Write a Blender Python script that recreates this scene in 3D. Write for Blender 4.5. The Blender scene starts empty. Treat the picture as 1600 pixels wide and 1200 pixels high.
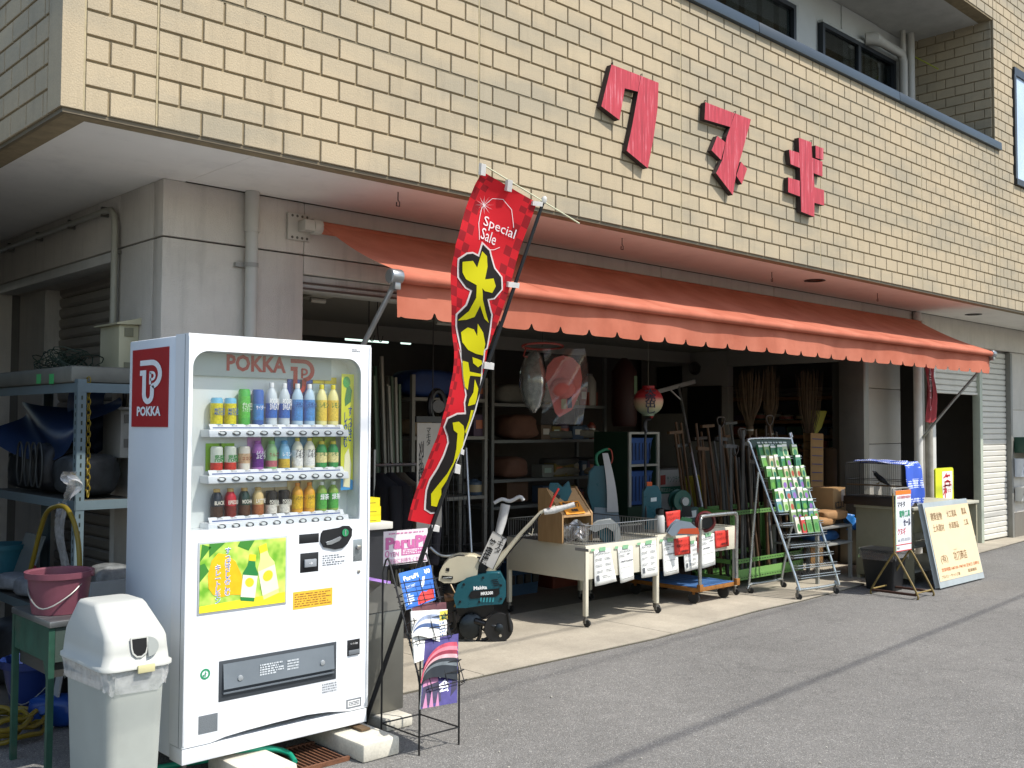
import bpy, bmesh, math, random
from mathutils import Vector as V, Matrix
random.seed(7)
R = math.radians
S = bpy.context.scene
COL = S.collection
# ---------------------------------------------------------------- camera, sky, sun, exposure
CF, CYAW, CPIT, CROLL = 1581.15, .7603, .0404, .0045
CAM = V((-1.984, -4.465, 1.56))
_fw = V((math.cos(CPIT)*math.sin(CYAW), math.cos(CPIT)*math.cos(CYAW), math.sin(CPIT)))
_r0 = V((math.cos(CYAW), -math.sin(CYAW), 0)); _u0 = _r0.cross(_fw)
_rt = _r0*math.cos(CROLL)+_u0*math.sin(CROLL); _up = _u0*math.cos(CROLL)-_r0*math.sin(CROLL)
cd = bpy.data.cameras.new('camera'); cam = bpy.data.objects.new('camera', cd); COL.objects.link(cam)
cd.sensor_width = 36; cd.lens = CF/1600*36; cd.clip_start = .05; cd.clip_end = 3000
cam.matrix_world = Matrix(((_rt.x, _up.x, -_fw.x, CAM.x), (_rt.y, _up.y, -_fw.y, CAM.y), (_rt.z, _up.z, -_fw.z, CAM.z), (0, 0, 0, 1)))
S.camera = cam
SUN_EL, SUN_AZ = R(54.2), R(22)          # azimuth measured from -Y towards +X
sdir = V((math.cos(SUN_EL)*math.sin(SUN_AZ), -math.cos(SUN_EL)*math.cos(SUN_AZ), math.sin(SUN_EL)))
W_ = bpy.data.worlds.new('World'); S.world = W_; W_.use_nodes = True
nt = W_.node_tree; bg = nt.nodes['Background']
sky = nt.nodes.new('ShaderNodeTexSky'); sky.sky_type = 'NISHITA'; sky.sun_disc = False
sky.sun_elevation = SUN_EL; sky.sun_rotation = math.pi-SUN_AZ; sky.air_density = 1.2; sky.dust_density = 1.5
nt.links.new(sky.outputs[0], bg.inputs[0]); bg.inputs[1].default_value = .15
sl = bpy.data.lights.new('sun', 'SUN'); sl.energy = 3.7; sl.angle = R(.53); sl.color = (1, .955, .89)
so = bpy.data.objects.new('sun', sl); COL.objects.link(so); so.rotation_euler = (-sdir).to_track_quat('-Z', 'Y').to_euler(); so.location = (6, -8, 14)
S.view_settings.view_transform = 'Standard'; S.view_settings.look = 'None'; S.view_settings.exposure = .62; S.view_settings.gamma = 1
S.cycles.max_bounces = 8; S.cycles.diffuse_bounces = 5; S.cycles.glossy_bounces = 3; S.cycles.transmission_bounces = 6; S.cycles.transparent_max_bounces = 12
S.cycles.use_denoising = True; S.cycles.caustics_reflective = False; S.cycles.caustics_refractive = False
# ---------------------------------------------------------------- measuring helpers (photo pixel -> point on a plane of the place)
def ray(x, y): return _fw+_rt*((x-800)/CF)+_up*((600-y)/CF)
def FX(x, y, v): d = ray(x, y); return CAM+d*((v-CAM.x)/d.x)
def FY(x, y, v): d = ray(x, y); return CAM+d*((v-CAM.y)/d.y)
def GZ(x, y, v=0.): d = ray(x, y); return CAM+d*((v-CAM.z)/d.z)
X_, Y_, Z_ = V((1, 0, 0)), V((0, 1, 0)), V((0, 0, 1))
# ---------------------------------------------------------------- materials
def lin(c):
    if isinstance(c, str):
        c = [int(c[i:i+2], 16)/255 for i in (0, 2, 4)]
        c = [x/12.92 if x <= .04045 else ((x+.055)/1.055)**2.4 for x in c]
    return (c[0], c[1], c[2], 1)
MATS = {}
def mat(name, col, rough=.6, metal=0, var=.12, vs=6, bump=0, bs=60, spec=.4, grime=0, alpha=1, trans=0, world=False, emit=0, coat=0):
    if name in MATS: return MATS[name]
    m = bpy.data.materials.new(name); m.use_nodes = True; MATS[name] = m
    n = m.node_tree.nodes; l = m.node_tree.links; b = n['Principled BSDF']
    c = lin(col); b.inputs['Base Color'].default_value = c; b.inputs['Roughness'].default_value = rough
    b.inputs['Metallic'].default_value = metal; b.inputs['Specular IOR Level'].default_value = spec
    if coat: b.inputs['Coat Weight'].default_value = coat; b.inputs['Coat Roughness'].default_value = .08
    if emit: b.inputs['Emission Color'].default_value = c; b.inputs['Emission Strength'].default_value = emit
    if alpha < 1: b.inputs['Alpha'].default_value = alpha
    if trans: b.inputs['Transmission Weight'].default_value = trans
    if var or bump or grime:
        if world: tc = n.new('ShaderNodeNewGeometry').outputs['Position']
        else: tc = n.new('ShaderNodeTexCoord').outputs['Object']
    if var:
        t = n.new('ShaderNodeTexNoise'); t.inputs['Scale'].default_value = vs; t.inputs['Detail'].default_value = 6; t.inputs['Roughness'].default_value = .65
        l.new(tc, t.inputs['Vector'])
        r = n.new('ShaderNodeMapRange'); r.inputs[1].default_value = .3; r.inputs[2].default_value = .7; r.inputs[3].default_value = 1-var; r.inputs[4].default_value = 1+var*.7
        l.new(t.outputs['Fac'], r.inputs[0])
        x = n.new('ShaderNodeMix'); x.data_type = 'RGBA'; x.blend_type = 'MULTIPLY'; x.inputs[0].default_value = 1
        x.inputs[6].default_value = c; l.new(r.outputs[0], x.inputs[7]); last = x.outputs[2]
        if grime:
            g = n.new('ShaderNodeTexNoise'); g.inputs['Scale'].default_value = vs*.35; g.inputs['Detail'].default_value = 8; g.inputs['Roughness'].default_value = .75
            l.new(tc, g.inputs['Vector'])
            r2 = n.new('ShaderNodeMapRange'); r2.inputs[1].default_value = .52; r2.inputs[2].default_value = .72; r2.inputs[3].default_value = 0; r2.inputs[4].default_value = grime
            l.new(g.outputs['Fac'], r2.inputs[0])
            y = n.new('ShaderNodeMix'); y.data_type = 'RGBA'; l.new(r2.outputs[0], y.inputs[0]); l.new(last, y.inputs[6]); y.inputs[7].default_value = (.09, .075, .055, 1); last = y.outputs[2]
        l.new(last, b.inputs['Base Color'])
        r3 = n.new('ShaderNodeMapRange'); r3.inputs[3].default_value = max(.03, rough-.12); r3.inputs[4].default_value = min(1, rough+.12); l.new(t.outputs['Fac'], r3.inputs[0]); l.new(r3.outputs[0], b.inputs['Roughness'])
    if bump:
        t2 = n.new('ShaderNodeTexNoise'); t2.inputs['Scale'].default_value = bs; t2.inputs['Detail'].default_value = 4; l.new(tc, t2.inputs['Vector'])
        bp = n.new('ShaderNodeBump'); bp.inputs['Strength'].default_value = min(1, bump); bp.inputs['Distance'].default_value = .004*max(1, bump); l.new(t2.outputs['Fac'], bp.inputs['Height']); l.new(bp.outputs[0], b.inputs['Normal'])
    return m
_flat = {}
def pm(col, rough=.5, **k):                # plain paint / print of a colour
    key = str(col)+str(rough)+str(sorted(k.items()))
    if key not in _flat: _flat[key] = mat('paint_'+str(len(_flat)), col, rough, **dict(dict(var=.06, vs=9), **k))
    return _flat[key]
def clear_film(name, tint=(1, 1, 1), gloss=.12, rough=.05, haze=.0, hazecol=(.8, .8, .8)):
    if name in MATS: return MATS[name]
    m = bpy.data.materials.new(name); m.use_nodes = True; MATS[name] = m; n = m.node_tree.nodes; l = m.node_tree.links; n.clear()
    o = n.new('ShaderNodeOutputMaterial'); t = n.new('ShaderNodeBsdfTransparent'); t.inputs[0].default_value = (*tint, 1)
    g = n.new('ShaderNodeBsdfGlossy'); g.inputs['Roughness'].default_value = rough
    fr = n.new('ShaderNodeLayerWeight'); fr.inputs[0].default_value = .35
    ml = n.new('ShaderNodeMath'); ml.operation = 'MULTIPLY_ADD'; l.new(fr.outputs['Fresnel'], ml.inputs[0]); ml.inputs[1].default_value = .5; ml.inputs[2].default_value = gloss*.3
    x = n.new('ShaderNodeMixShader'); l.new(ml.outputs[0], x.inputs[0]); l.new(t.outputs[0], x.inputs[1]); l.new(g.outputs[0], x.inputs[2]); out = x
    if haze:
        d = n.new('ShaderNodeBsdfDiffuse'); d.inputs[0].default_value = (*hazecol, 1)
        tc = n.new('ShaderNodeTexCoord'); ns = n.new('ShaderNodeTexNoise'); ns.inputs['Scale'].default_value = 30; ns.inputs['Detail'].default_value = 5; l.new(tc.outputs['Object'], ns.inputs[0])
        mr = n.new('ShaderNodeMapRange'); mr.inputs[3].default_value = haze*.3; mr.inputs[4].default_value = haze*1.6; l.new(ns.outputs['Fac'], mr.inputs[0])
        y = n.new('ShaderNodeMixShader'); l.new(mr.outputs[0], y.inputs[0]); l.new(x.outputs[0], y.inputs[1]); l.new(d.outputs[0], y.inputs[2]); out = y
    l.new(out.outputs[0], o.inputs[0]); return m
# ---------------------------------------------------------------- objects
class MB:
    def __init__(s): s.v = []; s.f = []; s.mi = []; s.k = 0
    def add(s, vs, fs):
        b = len(s.v); s.v += [V(p) for p in vs]; s.f += [tuple(i+b for i in f) for f in fs]; s.mi += [s.k]*len(fs); return s
    def m(s, k): s.k = k; return s
    def box(s, x0, x1, y0, y1, z0, z1):
        return s.add([(x0, y0, z0), (x1, y0, z0), (x1, y1, z0), (x0, y1, z0), (x0, y0, z1), (x1, y0, z1), (x1, y1, z1), (x0, y1, z1)],
                     [(0, 3, 2, 1), (4, 5, 6, 7), (0, 1, 5, 4), (1, 2, 6, 5), (2, 3, 7, 6), (3, 0, 4, 7)])
    def obox(s, c, a, b, cc):                # centre and three half-vectors
        c, a, b, cc = V(c), V(a), V(b), V(cc)
        if a.cross(b).dot(cc) < 0: a = -a
        return s.add([c-a-b-cc, c+a-b-cc, c+a+b-cc, c-a+b-cc, c-a-b+cc, c+a-b+cc, c+a+b+cc, c-a+b+cc],
                     [(0, 3, 2, 1), (4, 5, 6, 7), (0, 1, 5, 4), (1, 2, 6, 5), (2, 3, 7, 6), (3, 0, 4, 7)])
    def bar(s, p, q, w, h, upv=(0, 0, 1)):   # rectangular bar p to q
        p, q = V(p), V(q); d = q-p; L = d.length; d = d/L; u = V(upv)
        if abs(u.dot(d)) > .98: u = V((1, 0, 0))
        a = d.cross(u).normalized(); b = a.cross(d)
        return s.obox((p+q)/2, d*L/2, a*w/2, b*h/2)
    def tube(s, pts, r, n=8, closed=False):
        pts = [V(p) for p in pts]; N = len(pts); rs = r if isinstance(r, (list, tuple)) else [r]*N
        rings = []; a = None
        for i, p in enumerate(pts):
            if closed: d = pts[(i+1) % N]-pts[i-1]
            else: d = pts[min(i+1, N-1)]-pts[max(i-1, 0)]
            d.normalize()
            if a is None:
                a = d.orthogonal().normalized()
            else:
                a = a-d*a.dot(d); a = a.normalized() if a.length > 1e-6 else d.orthogonal().normalized()
            b = d.cross(a); rings.append([p+(a*math.cos(t*2*math.pi/n)+b*math.sin(t*2*math.pi/n))*rs[i] for t in range(n)])
        return s.rings(rings, closed)
    def rings(s, rings, closed=False, cap=True):
        n = len(rings[0]); N = len(rings); vs = [p for r in rings for p in r]; fs = []
        for i in range(N if closed else N-1):
            j = (i+1) % N
            for t in range(n): u = (t+1) % n; fs.append((i*n+t, i*n+u, j*n+u, j*n+t))
        if cap and not closed: fs.append(tuple(reversed(range(n)))); fs.append(tuple((N-1)*n+t for t in range(n)))
        return s.add(vs, fs)
    def lathe(s, prof, o=(0, 0, 0), ax=(0, 0, 1), n=20, cap=True):
        o = V(o); ax = V(ax).normalized(); a = ax.orthogonal().normalized(); b = ax.cross(a)
        return s.rings([[o+ax*h+(a*math.cos(t*2*math.pi/n)+b*math.sin(t*2*math.pi/n))*max(r, 1e-4) for t in range(n)] for r, h in prof], cap=cap)
    def prism(s, poly, vec):
        poly = [V(p) for p in poly]; vec = V(vec); n = len(poly)
        nr = V((0, 0, 0))
        for i in range(n): nr += (poly[i]-poly[0]).cross(poly[(i+1) % n]-poly[0])
        if nr.dot(vec) > 0: poly = poly[::-1]
        return s.add(poly+[p+vec for p in poly], [tuple(range(n)), tuple(n+i for i in reversed(range(n)))]+[(i, n+i, n+(i+1) % n, (i+1) % n)[::-1] for i in range(n)])
    def quad(s, a, b, c, d): return s.add([a, b, c, d], [(0, 1, 2, 3)])
    def poly(s, pts): return s.add(pts, [tuple(range(len(pts)))])
    def grid(s, fn, nu, nv):
        vs = [fn(i/nu, j/nv) for j in range(nv+1) for i in range(nu+1)]
        return s.add(vs, [(j*(nu+1)+i, j*(nu+1)+i+1, (j+1)*(nu+1)+i+1, (j+1)*(nu+1)+i) for j in range(nv) for i in range(nu)])
    def mesh(s, name, bevel=0, seg=2, smooth=True, ang=40):
        me = bpy.data.meshes.new(name); me.from_pydata([tuple(p) for p in s.v], [], s.f)
        for p, k in zip(me.polygons, s.mi): p.material_index = k
        if bevel:
            bm = bmesh.new(); bm.from_mesh(me); bm.normal_update()
            es = [e for e in bm.edges if len(e.link_faces) == 2 and e.calc_face_angle(0) > R(30)]
            bmesh.ops.bevel(bm, geom=es, offset=bevel, segments=seg, affect='EDGES', profile=.5, clamp_overlap=True); bm.to_mesh(me); bm.free()
        if smooth:
            me.shade_smooth(); me.set_sharp_from_angle(angle=R(ang))
        me.update(); return me
    def build(s, name, m, parent=None, bevel=0, seg=2, smooth=True, ang=40, **k):
        me = s.mesh(name, bevel, seg, smooth, ang)
        for x in (m if isinstance(m, (list, tuple)) else [m]): me.materials.append(x)
        return put(name, me, parent, **k)
def put(name, me, parent=None, **k):
    o = bpy.data.objects.new(name, me); COL.objects.link(o)
    if parent is not None:
        o.parent = parent
        if parent.type == 'EMPTY' and parent.parent is None: o.matrix_parent_inverse = Matrix.Translation(-parent.location)
    for a, b in k.items(): o[a] = b
    return o
def thing(name, label, category, loc=(0, 0, 0), group=None):
    o = bpy.data.objects.new(name, None); COL.objects.link(o); o.location = loc; o.empty_display_size = .1; o['label'] = label; o['category'] = category
    if group: o['group'] = group
    return o
def tag(o, label, category, group=None):
    o['label'] = label; o['category'] = category
    if group: o['group'] = group
    return o
def copy_tree(o, delta=(0, 0, 0), label=None):
    r = o.copy(); COL.objects.link(r); r.location = o.location+V(delta)
    if label: r['label'] = label
    def kids(a, b):
        for ch in [c for c in bpy.data.objects if c.parent == a]:
            c = ch.copy(); COL.objects.link(c); c.parent = b; kids(ch, c)
    kids(o, r); return r
# lettering: text laid in a box given by centre, width vector and height vector
_tc = {}
def glyphs(s, bold, vert):
    key = (s, bold, vert)
    if key not in _tc:
        c = bpy.data.curves.new('t', 'FONT'); c.body = '\n'.join(s) if vert else s; c.resolution_u = 2; c.offset = bold; c.align_x = 'CENTER' if vert else 'LEFT'
        if vert: c.space_line = .78
        o = bpy.data.objects.new('t', c); me = bpy.data.meshes.new_from_object(o)
        vs = [v.co.copy() for v in me.vertices]; fs = [tuple(p.vertices) for p in me.polygons]
        bpy.data.objects.remove(o); bpy.data.curves.remove(c); bpy.data.meshes.remove(me)
        _tc[key] = (vs, fs)
    return _tc[key]
def text(s, m, parent, cen, wv, hv, name='lettering', bold=.0, vert=False, ext=0):
    vs, fs = glyphs(s, bold, vert); cen, wv, hv = V(cen), V(wv), V(hv)
    if not vs: return None
    x0 = min(v.x for v in vs); x1 = max(v.x for v in vs); y0 = min(v.y for v in vs); y1 = max(v.y for v in vs)
    me = bpy.data.meshes.new(name); nrm = wv.cross(hv).normalized()
    P = [cen+wv*((v.x-x0)/max(x1-x0, 1e-6)-.5)+hv*((v.y-y0)/max(y1-y0, 1e-6)-.5) for v in vs]
    me.from_pydata([tuple(p) for p in P], [], fs); me.materials.append(m); return put(name, me, parent)
def rectY(x0, y0, x1, y1, Y):               # photo rectangle on plane y=Y -> centre, width vector, height vector
    a = FY(x0, (y0+y1)/2, Y); b = FY(x1, (y0+y1)/2, Y); xm = (x0+x1)/2; t = FY(xm, y0, Y); u = FY(xm, y1, Y)
    return V(((a.x+b.x)/2, Y, (t.z+u.z)/2)), V((b.x-a.x, 0, 0)), V((0, 0, t.z-u.z))
# ================================================================ ground
def asphalt():
    m = bpy.data.materials.new('asphalt'); m.use_nodes = True; n = m.node_tree.nodes; l = m.node_tree.links; b = n['Principled BSDF']; MATS['asphalt'] = m
    g = n.new('ShaderNodeNewGeometry').outputs['Position']
    def noise(sc, d, ro=.6):
        t = n.new('ShaderNodeTexNoise'); t.inputs['Scale'].default_value = sc; t.inputs['Detail'].default_value = d; t.inputs['Roughness'].default_value = ro; l.new(g, t.inputs['Vector']); return t.outputs['Fac']
    vo = n.new('ShaderNodeTexVoronoi'); vo.inputs['Scale'].default_value = 210; l.new(g, vo.inputs['Vector'])
    sp = n.new('ShaderNodeSeparateColor'); l.new(vo.outputs['Color'], sp.inputs[0])
    cr = n.new('ShaderNodeValToRGB'); l.new(sp.outputs[0], cr.inputs[0]); e = cr.color_ramp.elements
    e[0].position = 0; e[0].color = (.115, .111, .101, 1); e[1].position = 1; e[1].color = (.38, .365, .33, 1)
    for p, c in ((.35, .155), (.75, .19), (.94, .24)): q = e.new(p); q.color = (c, c*.97, c*.905, 1)
    big = n.new('ShaderNodeMapRange'); l.new(noise(.55, 6, .7), big.inputs[0]); big.inputs[1].default_value = .3; big.inputs[2].default_value = .7; big.inputs[3].default_value = .84; big.inputs[4].default_value = 1.12
    fine = n.new('ShaderNodeMapRange'); l.new(noise(9, 5), fine.inputs[0]); fine.inputs[3].default_value = .8; fine.inputs[4].default_value = 1.2
    mu = n.new('ShaderNodeMath'); mu.operation = 'MULTIPLY'; l.new(big.outputs[0], mu.inputs[0]); l.new(fine.outputs[0], mu.inputs[1])
    x = n.new('ShaderNodeMix'); x.data_type = 'RGBA'; x.blend_type = 'MULTIPLY'; x.inputs[0].default_value = 1; l.new(cr.outputs[0], x.inputs[6]); l.new(mu.outputs[0], x.inputs[7]); l.new(x.outputs[2], b.inputs['Base Color'])
    dn = n.new('ShaderNodeTexNoise'); dn.inputs['Scale'].default_value = 1.6; dn.inputs['Detail'].default_value = 5; l.new(g, dn.inputs['Vector'])
    va = n.new('ShaderNodeVectorMath'); va.operation = 'ADD'; l.new(g, va.inputs[0]); l.new(dn.outputs['Color'], va.inputs[1])
    ve = n.new('ShaderNodeTexVoronoi'); ve.feature = 'DISTANCE_TO_EDGE'; ve.inputs['Scale'].default_value = .42; l.new(va.outputs[0], ve.inputs['Vector'])
    ce = n.new('ShaderNodeMapRange'); l.new(ve.outputs['Distance'], ce.inputs[0]); ce.inputs[1].default_value = .002; ce.inputs[2].default_value = .007; ce.inputs[3].default_value = .88; ce.inputs[4].default_value = 1
    sn = n.new('ShaderNodeMapRange'); l.new(noise(2.3, 8, .8), sn.inputs[0]); sn.inputs[1].default_value = .62; sn.inputs[2].default_value = .75; sn.inputs[3].default_value = 1; sn.inputs[4].default_value = .85
    m2 = n.new('ShaderNodeMath'); m2.operation = 'MULTIPLY'; l.new(ce.outputs[0], m2.inputs[0]); l.new(sn.outputs[0], m2.inputs[1])
    x2 = n.new('ShaderNodeMix'); x2.data_type = 'RGBA'; x2.blend_type = 'MULTIPLY'; x2.inputs[0].default_value = 1; l.new(x.outputs[2], x2.inputs[6]); l.new(m2.outputs[0], x2.inputs[7]); l.new(x2.outputs[2], b.inputs['Base Color'])
    b.inputs['Roughness'].default_value = .9; b.inputs['Specular IOR Level'].default_value = .25
    bp = n.new('ShaderNodeBump'); bp.inputs['Strength'].default_value = .55; bp.inputs['Distance'].default_value = .006; l.new(vo.outputs['Distance'], bp.inputs['Height']); l.new(bp.outputs[0], b.inputs['Normal'])
    return m
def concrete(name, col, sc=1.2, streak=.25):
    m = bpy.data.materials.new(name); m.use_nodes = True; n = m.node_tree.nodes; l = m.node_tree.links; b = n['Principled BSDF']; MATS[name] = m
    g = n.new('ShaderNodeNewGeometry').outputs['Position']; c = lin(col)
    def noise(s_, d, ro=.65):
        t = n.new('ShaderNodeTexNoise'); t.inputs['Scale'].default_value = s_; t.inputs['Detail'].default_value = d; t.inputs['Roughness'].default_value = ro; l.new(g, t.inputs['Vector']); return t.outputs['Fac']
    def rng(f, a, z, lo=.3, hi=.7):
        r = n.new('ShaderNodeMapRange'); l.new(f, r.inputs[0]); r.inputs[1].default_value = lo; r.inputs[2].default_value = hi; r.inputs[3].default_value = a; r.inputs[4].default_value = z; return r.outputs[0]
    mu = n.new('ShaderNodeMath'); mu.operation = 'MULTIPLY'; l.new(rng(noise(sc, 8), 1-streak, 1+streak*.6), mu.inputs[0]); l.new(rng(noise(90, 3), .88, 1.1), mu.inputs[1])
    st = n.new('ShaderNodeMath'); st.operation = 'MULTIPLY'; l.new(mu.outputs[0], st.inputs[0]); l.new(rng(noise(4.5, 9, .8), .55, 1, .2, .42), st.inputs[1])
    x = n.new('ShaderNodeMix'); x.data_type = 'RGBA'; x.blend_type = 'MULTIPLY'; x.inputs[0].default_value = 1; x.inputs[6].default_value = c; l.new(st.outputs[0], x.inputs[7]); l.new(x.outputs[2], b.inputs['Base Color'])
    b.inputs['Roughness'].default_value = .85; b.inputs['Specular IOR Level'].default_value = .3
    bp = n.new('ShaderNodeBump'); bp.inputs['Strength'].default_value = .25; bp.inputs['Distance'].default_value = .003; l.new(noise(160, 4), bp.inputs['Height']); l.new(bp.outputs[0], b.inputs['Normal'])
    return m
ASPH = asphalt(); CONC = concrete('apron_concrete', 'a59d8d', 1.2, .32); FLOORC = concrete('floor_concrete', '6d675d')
MB().quad((-400, -400, 0), (400, -400, 0), (400, 400, 0), (-400, 400, 0)).build('road', ASPH, smooth=False, kind='structure')
edge = [(.36, .25), (1.65, .245), (3.9, .205), (5.4, .32), (6.1, .325), (8.2, .45), (10.9, .65), (12.7, .78), (20, 1.0)]
ap = []
x0 = .36
cuts = [.36, 2.25, 4.12, 6.0, 7.9, 9.85, 11.9, 20]
def ey(x):
    for (a, b), (c, d) in zip(edge, edge[1:]):
        if a <= x <= c: return b+(d-b)*(x-a)/(c-a)
    return edge[-1][1]
apron = None
mb = MB()
mb.prism([(x, ey(x), .0) for x in sorted(set([.36, 20]+[e[0] for e in edge]))]+[(20, 1.55, 0), (.36, 1.55, 0)], (0, 0, .011))
apron = mb.build('apron', concrete('apron_joint', '5c574c'), smooth=False, kind='structure')
for a, b in zip(cuts, cuts[1:]):
    xs = [a+.003]+[e[0] for e in edge if a < e[0] < b]+[b-.003]
    MB().prism([(x, ey(x), .006) for x in xs]+[(b-.003, 1.55, .006), (a+.003, 1.55, .006)], (0, 0, .012)).build('slab', CONC, apron, smooth=False)
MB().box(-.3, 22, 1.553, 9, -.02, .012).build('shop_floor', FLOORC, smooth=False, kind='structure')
# ================================================================ building
BW, BH, Z0, XC = .22, .11341, 2.925, -.4286
def brickmat():
    m = bpy.data.materials.new('facade_brick'); m.use_nodes = True; n = m.node_tree.nodes; l = m.node_tree.links; b = n['Principled BSDF']; MATS['facade_brick'] = m
    g = n.new('ShaderNodeNewGeometry').outputs['Position']
    def noise(s_, d, ro=.6, v=g):
        t = n.new('ShaderNodeTexNoise'); t.inputs['Scale'].default_value = s_; t.inputs['Detail'].default_value = d; t.inputs['Roughness'].default_value = ro; l.new(v, t.inputs['Vector']); return t.outputs['Fac']
    cr = n.new('ShaderNodeValToRGB'); e = cr.color_ramp.elements; e[0].position = .38; e[0].color = lin('9a907b'); e[1].position = .56; e[1].color = lin('ac9d82')
    mp = n.new('ShaderNodeMapping'); mp.inputs['Scale'].default_value = (.7, .7, 2.4); l.new(g, mp.inputs[0])
    l.new(noise(1.1, 5, .6, mp.outputs[0]), cr.inputs[0])
    r = n.new('ShaderNodeMapRange'); l.new(noise(130, 3), r.inputs[0]); r.inputs[1].default_value = .3; r.inputs[2].default_value = .7; r.inputs[3].default_value = .9; r.inputs[4].default_value = 1.07
    # soot that creeps down from the joints of some courses
    st = n.new('ShaderNodeMapping'); st.inputs['Scale'].default_value = (7, 7, .8); l.new(g, st.inputs[0])
    r2 = n.new('ShaderNodeMapRange'); l.new(noise(1.4, 6, .7, st.outputs[0]), r2.inputs[0]); r2.inputs[1].default_value = .55; r2.inputs[2].default_value = .8; r2.inputs[3].default_value = 1; r2.inputs[4].default_value = .8
    mu = n.new('ShaderNodeMath'); mu.operation = 'MULTIPLY'; l.new(r.outputs[0], mu.inputs[0]); l.new(r2.outputs[0], mu.inputs[1])
    oi = n.new('ShaderNodeObjectInfo'); r3 = n.new('ShaderNodeMapRange'); l.new(oi.outputs['Random'], r3.inputs[0]); r3.inputs[3].default_value = .95; r3.inputs[4].default_value = 1.03
    mu2 = n.new('ShaderNodeMath'); mu2.operation = 'MULTIPLY'; l.new(mu.outputs[0], mu2.inputs[0]); l.new(r3.outputs[0], mu2.inputs[1])
    x = n.new('ShaderNodeMix'); x.data_type = 'RGBA'; x.blend_type = 'MULTIPLY'; x.inputs[0].default_value = 1; l.new(cr.outputs[0], x.inputs[6]); l.new(mu2.outputs[0], x.inputs[7]); l.new(x.outputs[2], b.inputs['Base Color'])
    b.inputs['Roughness'].default_value = .8; b.inputs['Specular IOR Level'].default_value = .3
    bp = n.new('ShaderNodeBump'); bp.inputs['Strength'].default_value = .6; bp.inputs['Distance'].default_value = .0035; l.new(noise(115, 2), bp.inputs['Height']); l.new(bp.outputs[0], b.inputs['Normal'])
    return m
BRICK = brickmat(); GROOVE = mat('groove', '85775c', .9, var=.25, world=True, vs=12); SEAL = mat('sealant', 'a59878', .8, var=.25, world=True, vs=20)  # groove colour holds dirt plus the shade of the recessed joints
STUC = mat('stucco_grey', 'c6c0b6', .9, var=.1, vs=2.2, grime=.18, bump=.9, bs=150, world=True); SOFF = mat('soffit_paint', 'e6e3dc', .75, var=.05, vs=1.5, world=True)
WHITEP = mat('white_paint_metal', 'bcbbb5', .5, var=.1, vs=4, grime=.25, world=True); BRONZE = mat('dark_flashing', '665b46', .55, var=.2)
BLUEC = mat('coping_metal', '2c3740', .45, metal=.0, var=.1, vs=3, world=True)
def streak(m, amt=.35, sc=(5, 5, .5)):
    n = m.node_tree.nodes; l = m.node_tree.links; b = n['Principled BSDF']; src = b.inputs['Base Color'].links[0].from_socket
    g = n.new('ShaderNodeNewGeometry'); mp = n.new('ShaderNodeMapping'); mp.inputs['Scale'].default_value = sc; l.new(g.outputs['Position'], mp.inputs[0])
    t = n.new('ShaderNodeTexNoise'); t.inputs['Scale'].default_value = 2; t.inputs['Detail'].default_value = 7; t.inputs['Roughness'].default_value = .7; l.new(mp.outputs[0], t.inputs[0])
    r = n.new('ShaderNodeMapRange'); r.inputs[1].default_value = .52; r.inputs[2].default_value = .75; r.inputs[3].default_value = 1; r.inputs[4].default_value = 1-amt; l.new(t.outputs['Fac'], r.inputs[0])
    x = n.new('ShaderNodeMix'); x.data_type = 'RGBA'; x.blend_type = 'MULTIPLY'; x.inputs[0].default_value = 1; l.new(src, x.inputs[6]); l.new(r.outputs[0], x.inputs[7]); l.new(x.outputs[2], b.inputs['Base Color'])
streak(BRICK, .13, (4, 4, .4)); streak(STUC, .2); streak(SOFF, .12, (1.5, 1.5, 1)); streak(WHITEP, .3)
bld = thing('shop_building', 'two storey shop building with beige brick-patterned upper wall and open shop front', 'building', (1.4, 1, 0))
F = MB(); F.box(XC+.009, 9.8, .009, .16, Z0, Z0+15.9*BH).build('parapet_wall', GROOVE, bld, smooth=False)
MB().box(XC+.009, XC+.16, .161, 9, Z0, Z0+40*BH).build('side_wall', GROOVE, bld, smooth=False)
MB().box(9.81, 18, .009, .16, Z0, 9).build('wing_wall', GROOVE, bld, smooth=False)
MB().box(XC+.01, 9.799, .009, .16, 6.2, 9).build('upper_wall', GROOVE, bld, smooth=False)
MB().box(9.81, 9.95, .161, 1.0, 4.4, 6.195).build('balcony_end_wall', GROOVE, bld, smooth=False)
# bricks: (plane, u0,u1,z0,z1)
def spans(a, b, row, cuts):
    off = 0 if row % 2 == 0 else .5
    js = sorted(set([a, b]+[k+off for k in range(-4, 100) if a+.05 < k+off < b-.05]+[c for c in cuts if a < c < b]))
    return list(zip(js, js[1:]))
PC = [-1.5]+[9*i for i in range(0, 9)]
items = []
gp = .0052
def addb(plane, u0, u1, r0, r1, c0=0, c1=0):
    items.append((plane, u0*BW+gp, u1*BW-gp, Z0+r0*BH+(gp if r0 > 0 else 0), Z0+r1*BH-gp))
for r in range(0, 16):
    for a, b in spans(-1.5, 9.8/BW, r, PC): addb('F', a, b, r, min(r+1, 15.8))
xl = 9.805/BW
for r in range(16, 42):
    for a, b in spans(xl, 66, r, PC):
        z = Z0+(r+.5)*BH
        if a*BW > 10.3 and 4.4 < z < 5.82: continue
        if 4.4 < z < 5.82: b = min(b, 10.365/BW)
        if (b-a) > .12: addb('F', a, b, r, r+1)
for r in range(0, 16):
    for a, b in spans(xl, 66, r, PC):
        z = Z0+(r+.5)*BH
        if a*BW > 10.3 and z > 4.4: continue
        if z > 4.4: b = min(b, 10.365/BW)
        if b-a > .12: addb('F', a, b, r, r+1)
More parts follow.
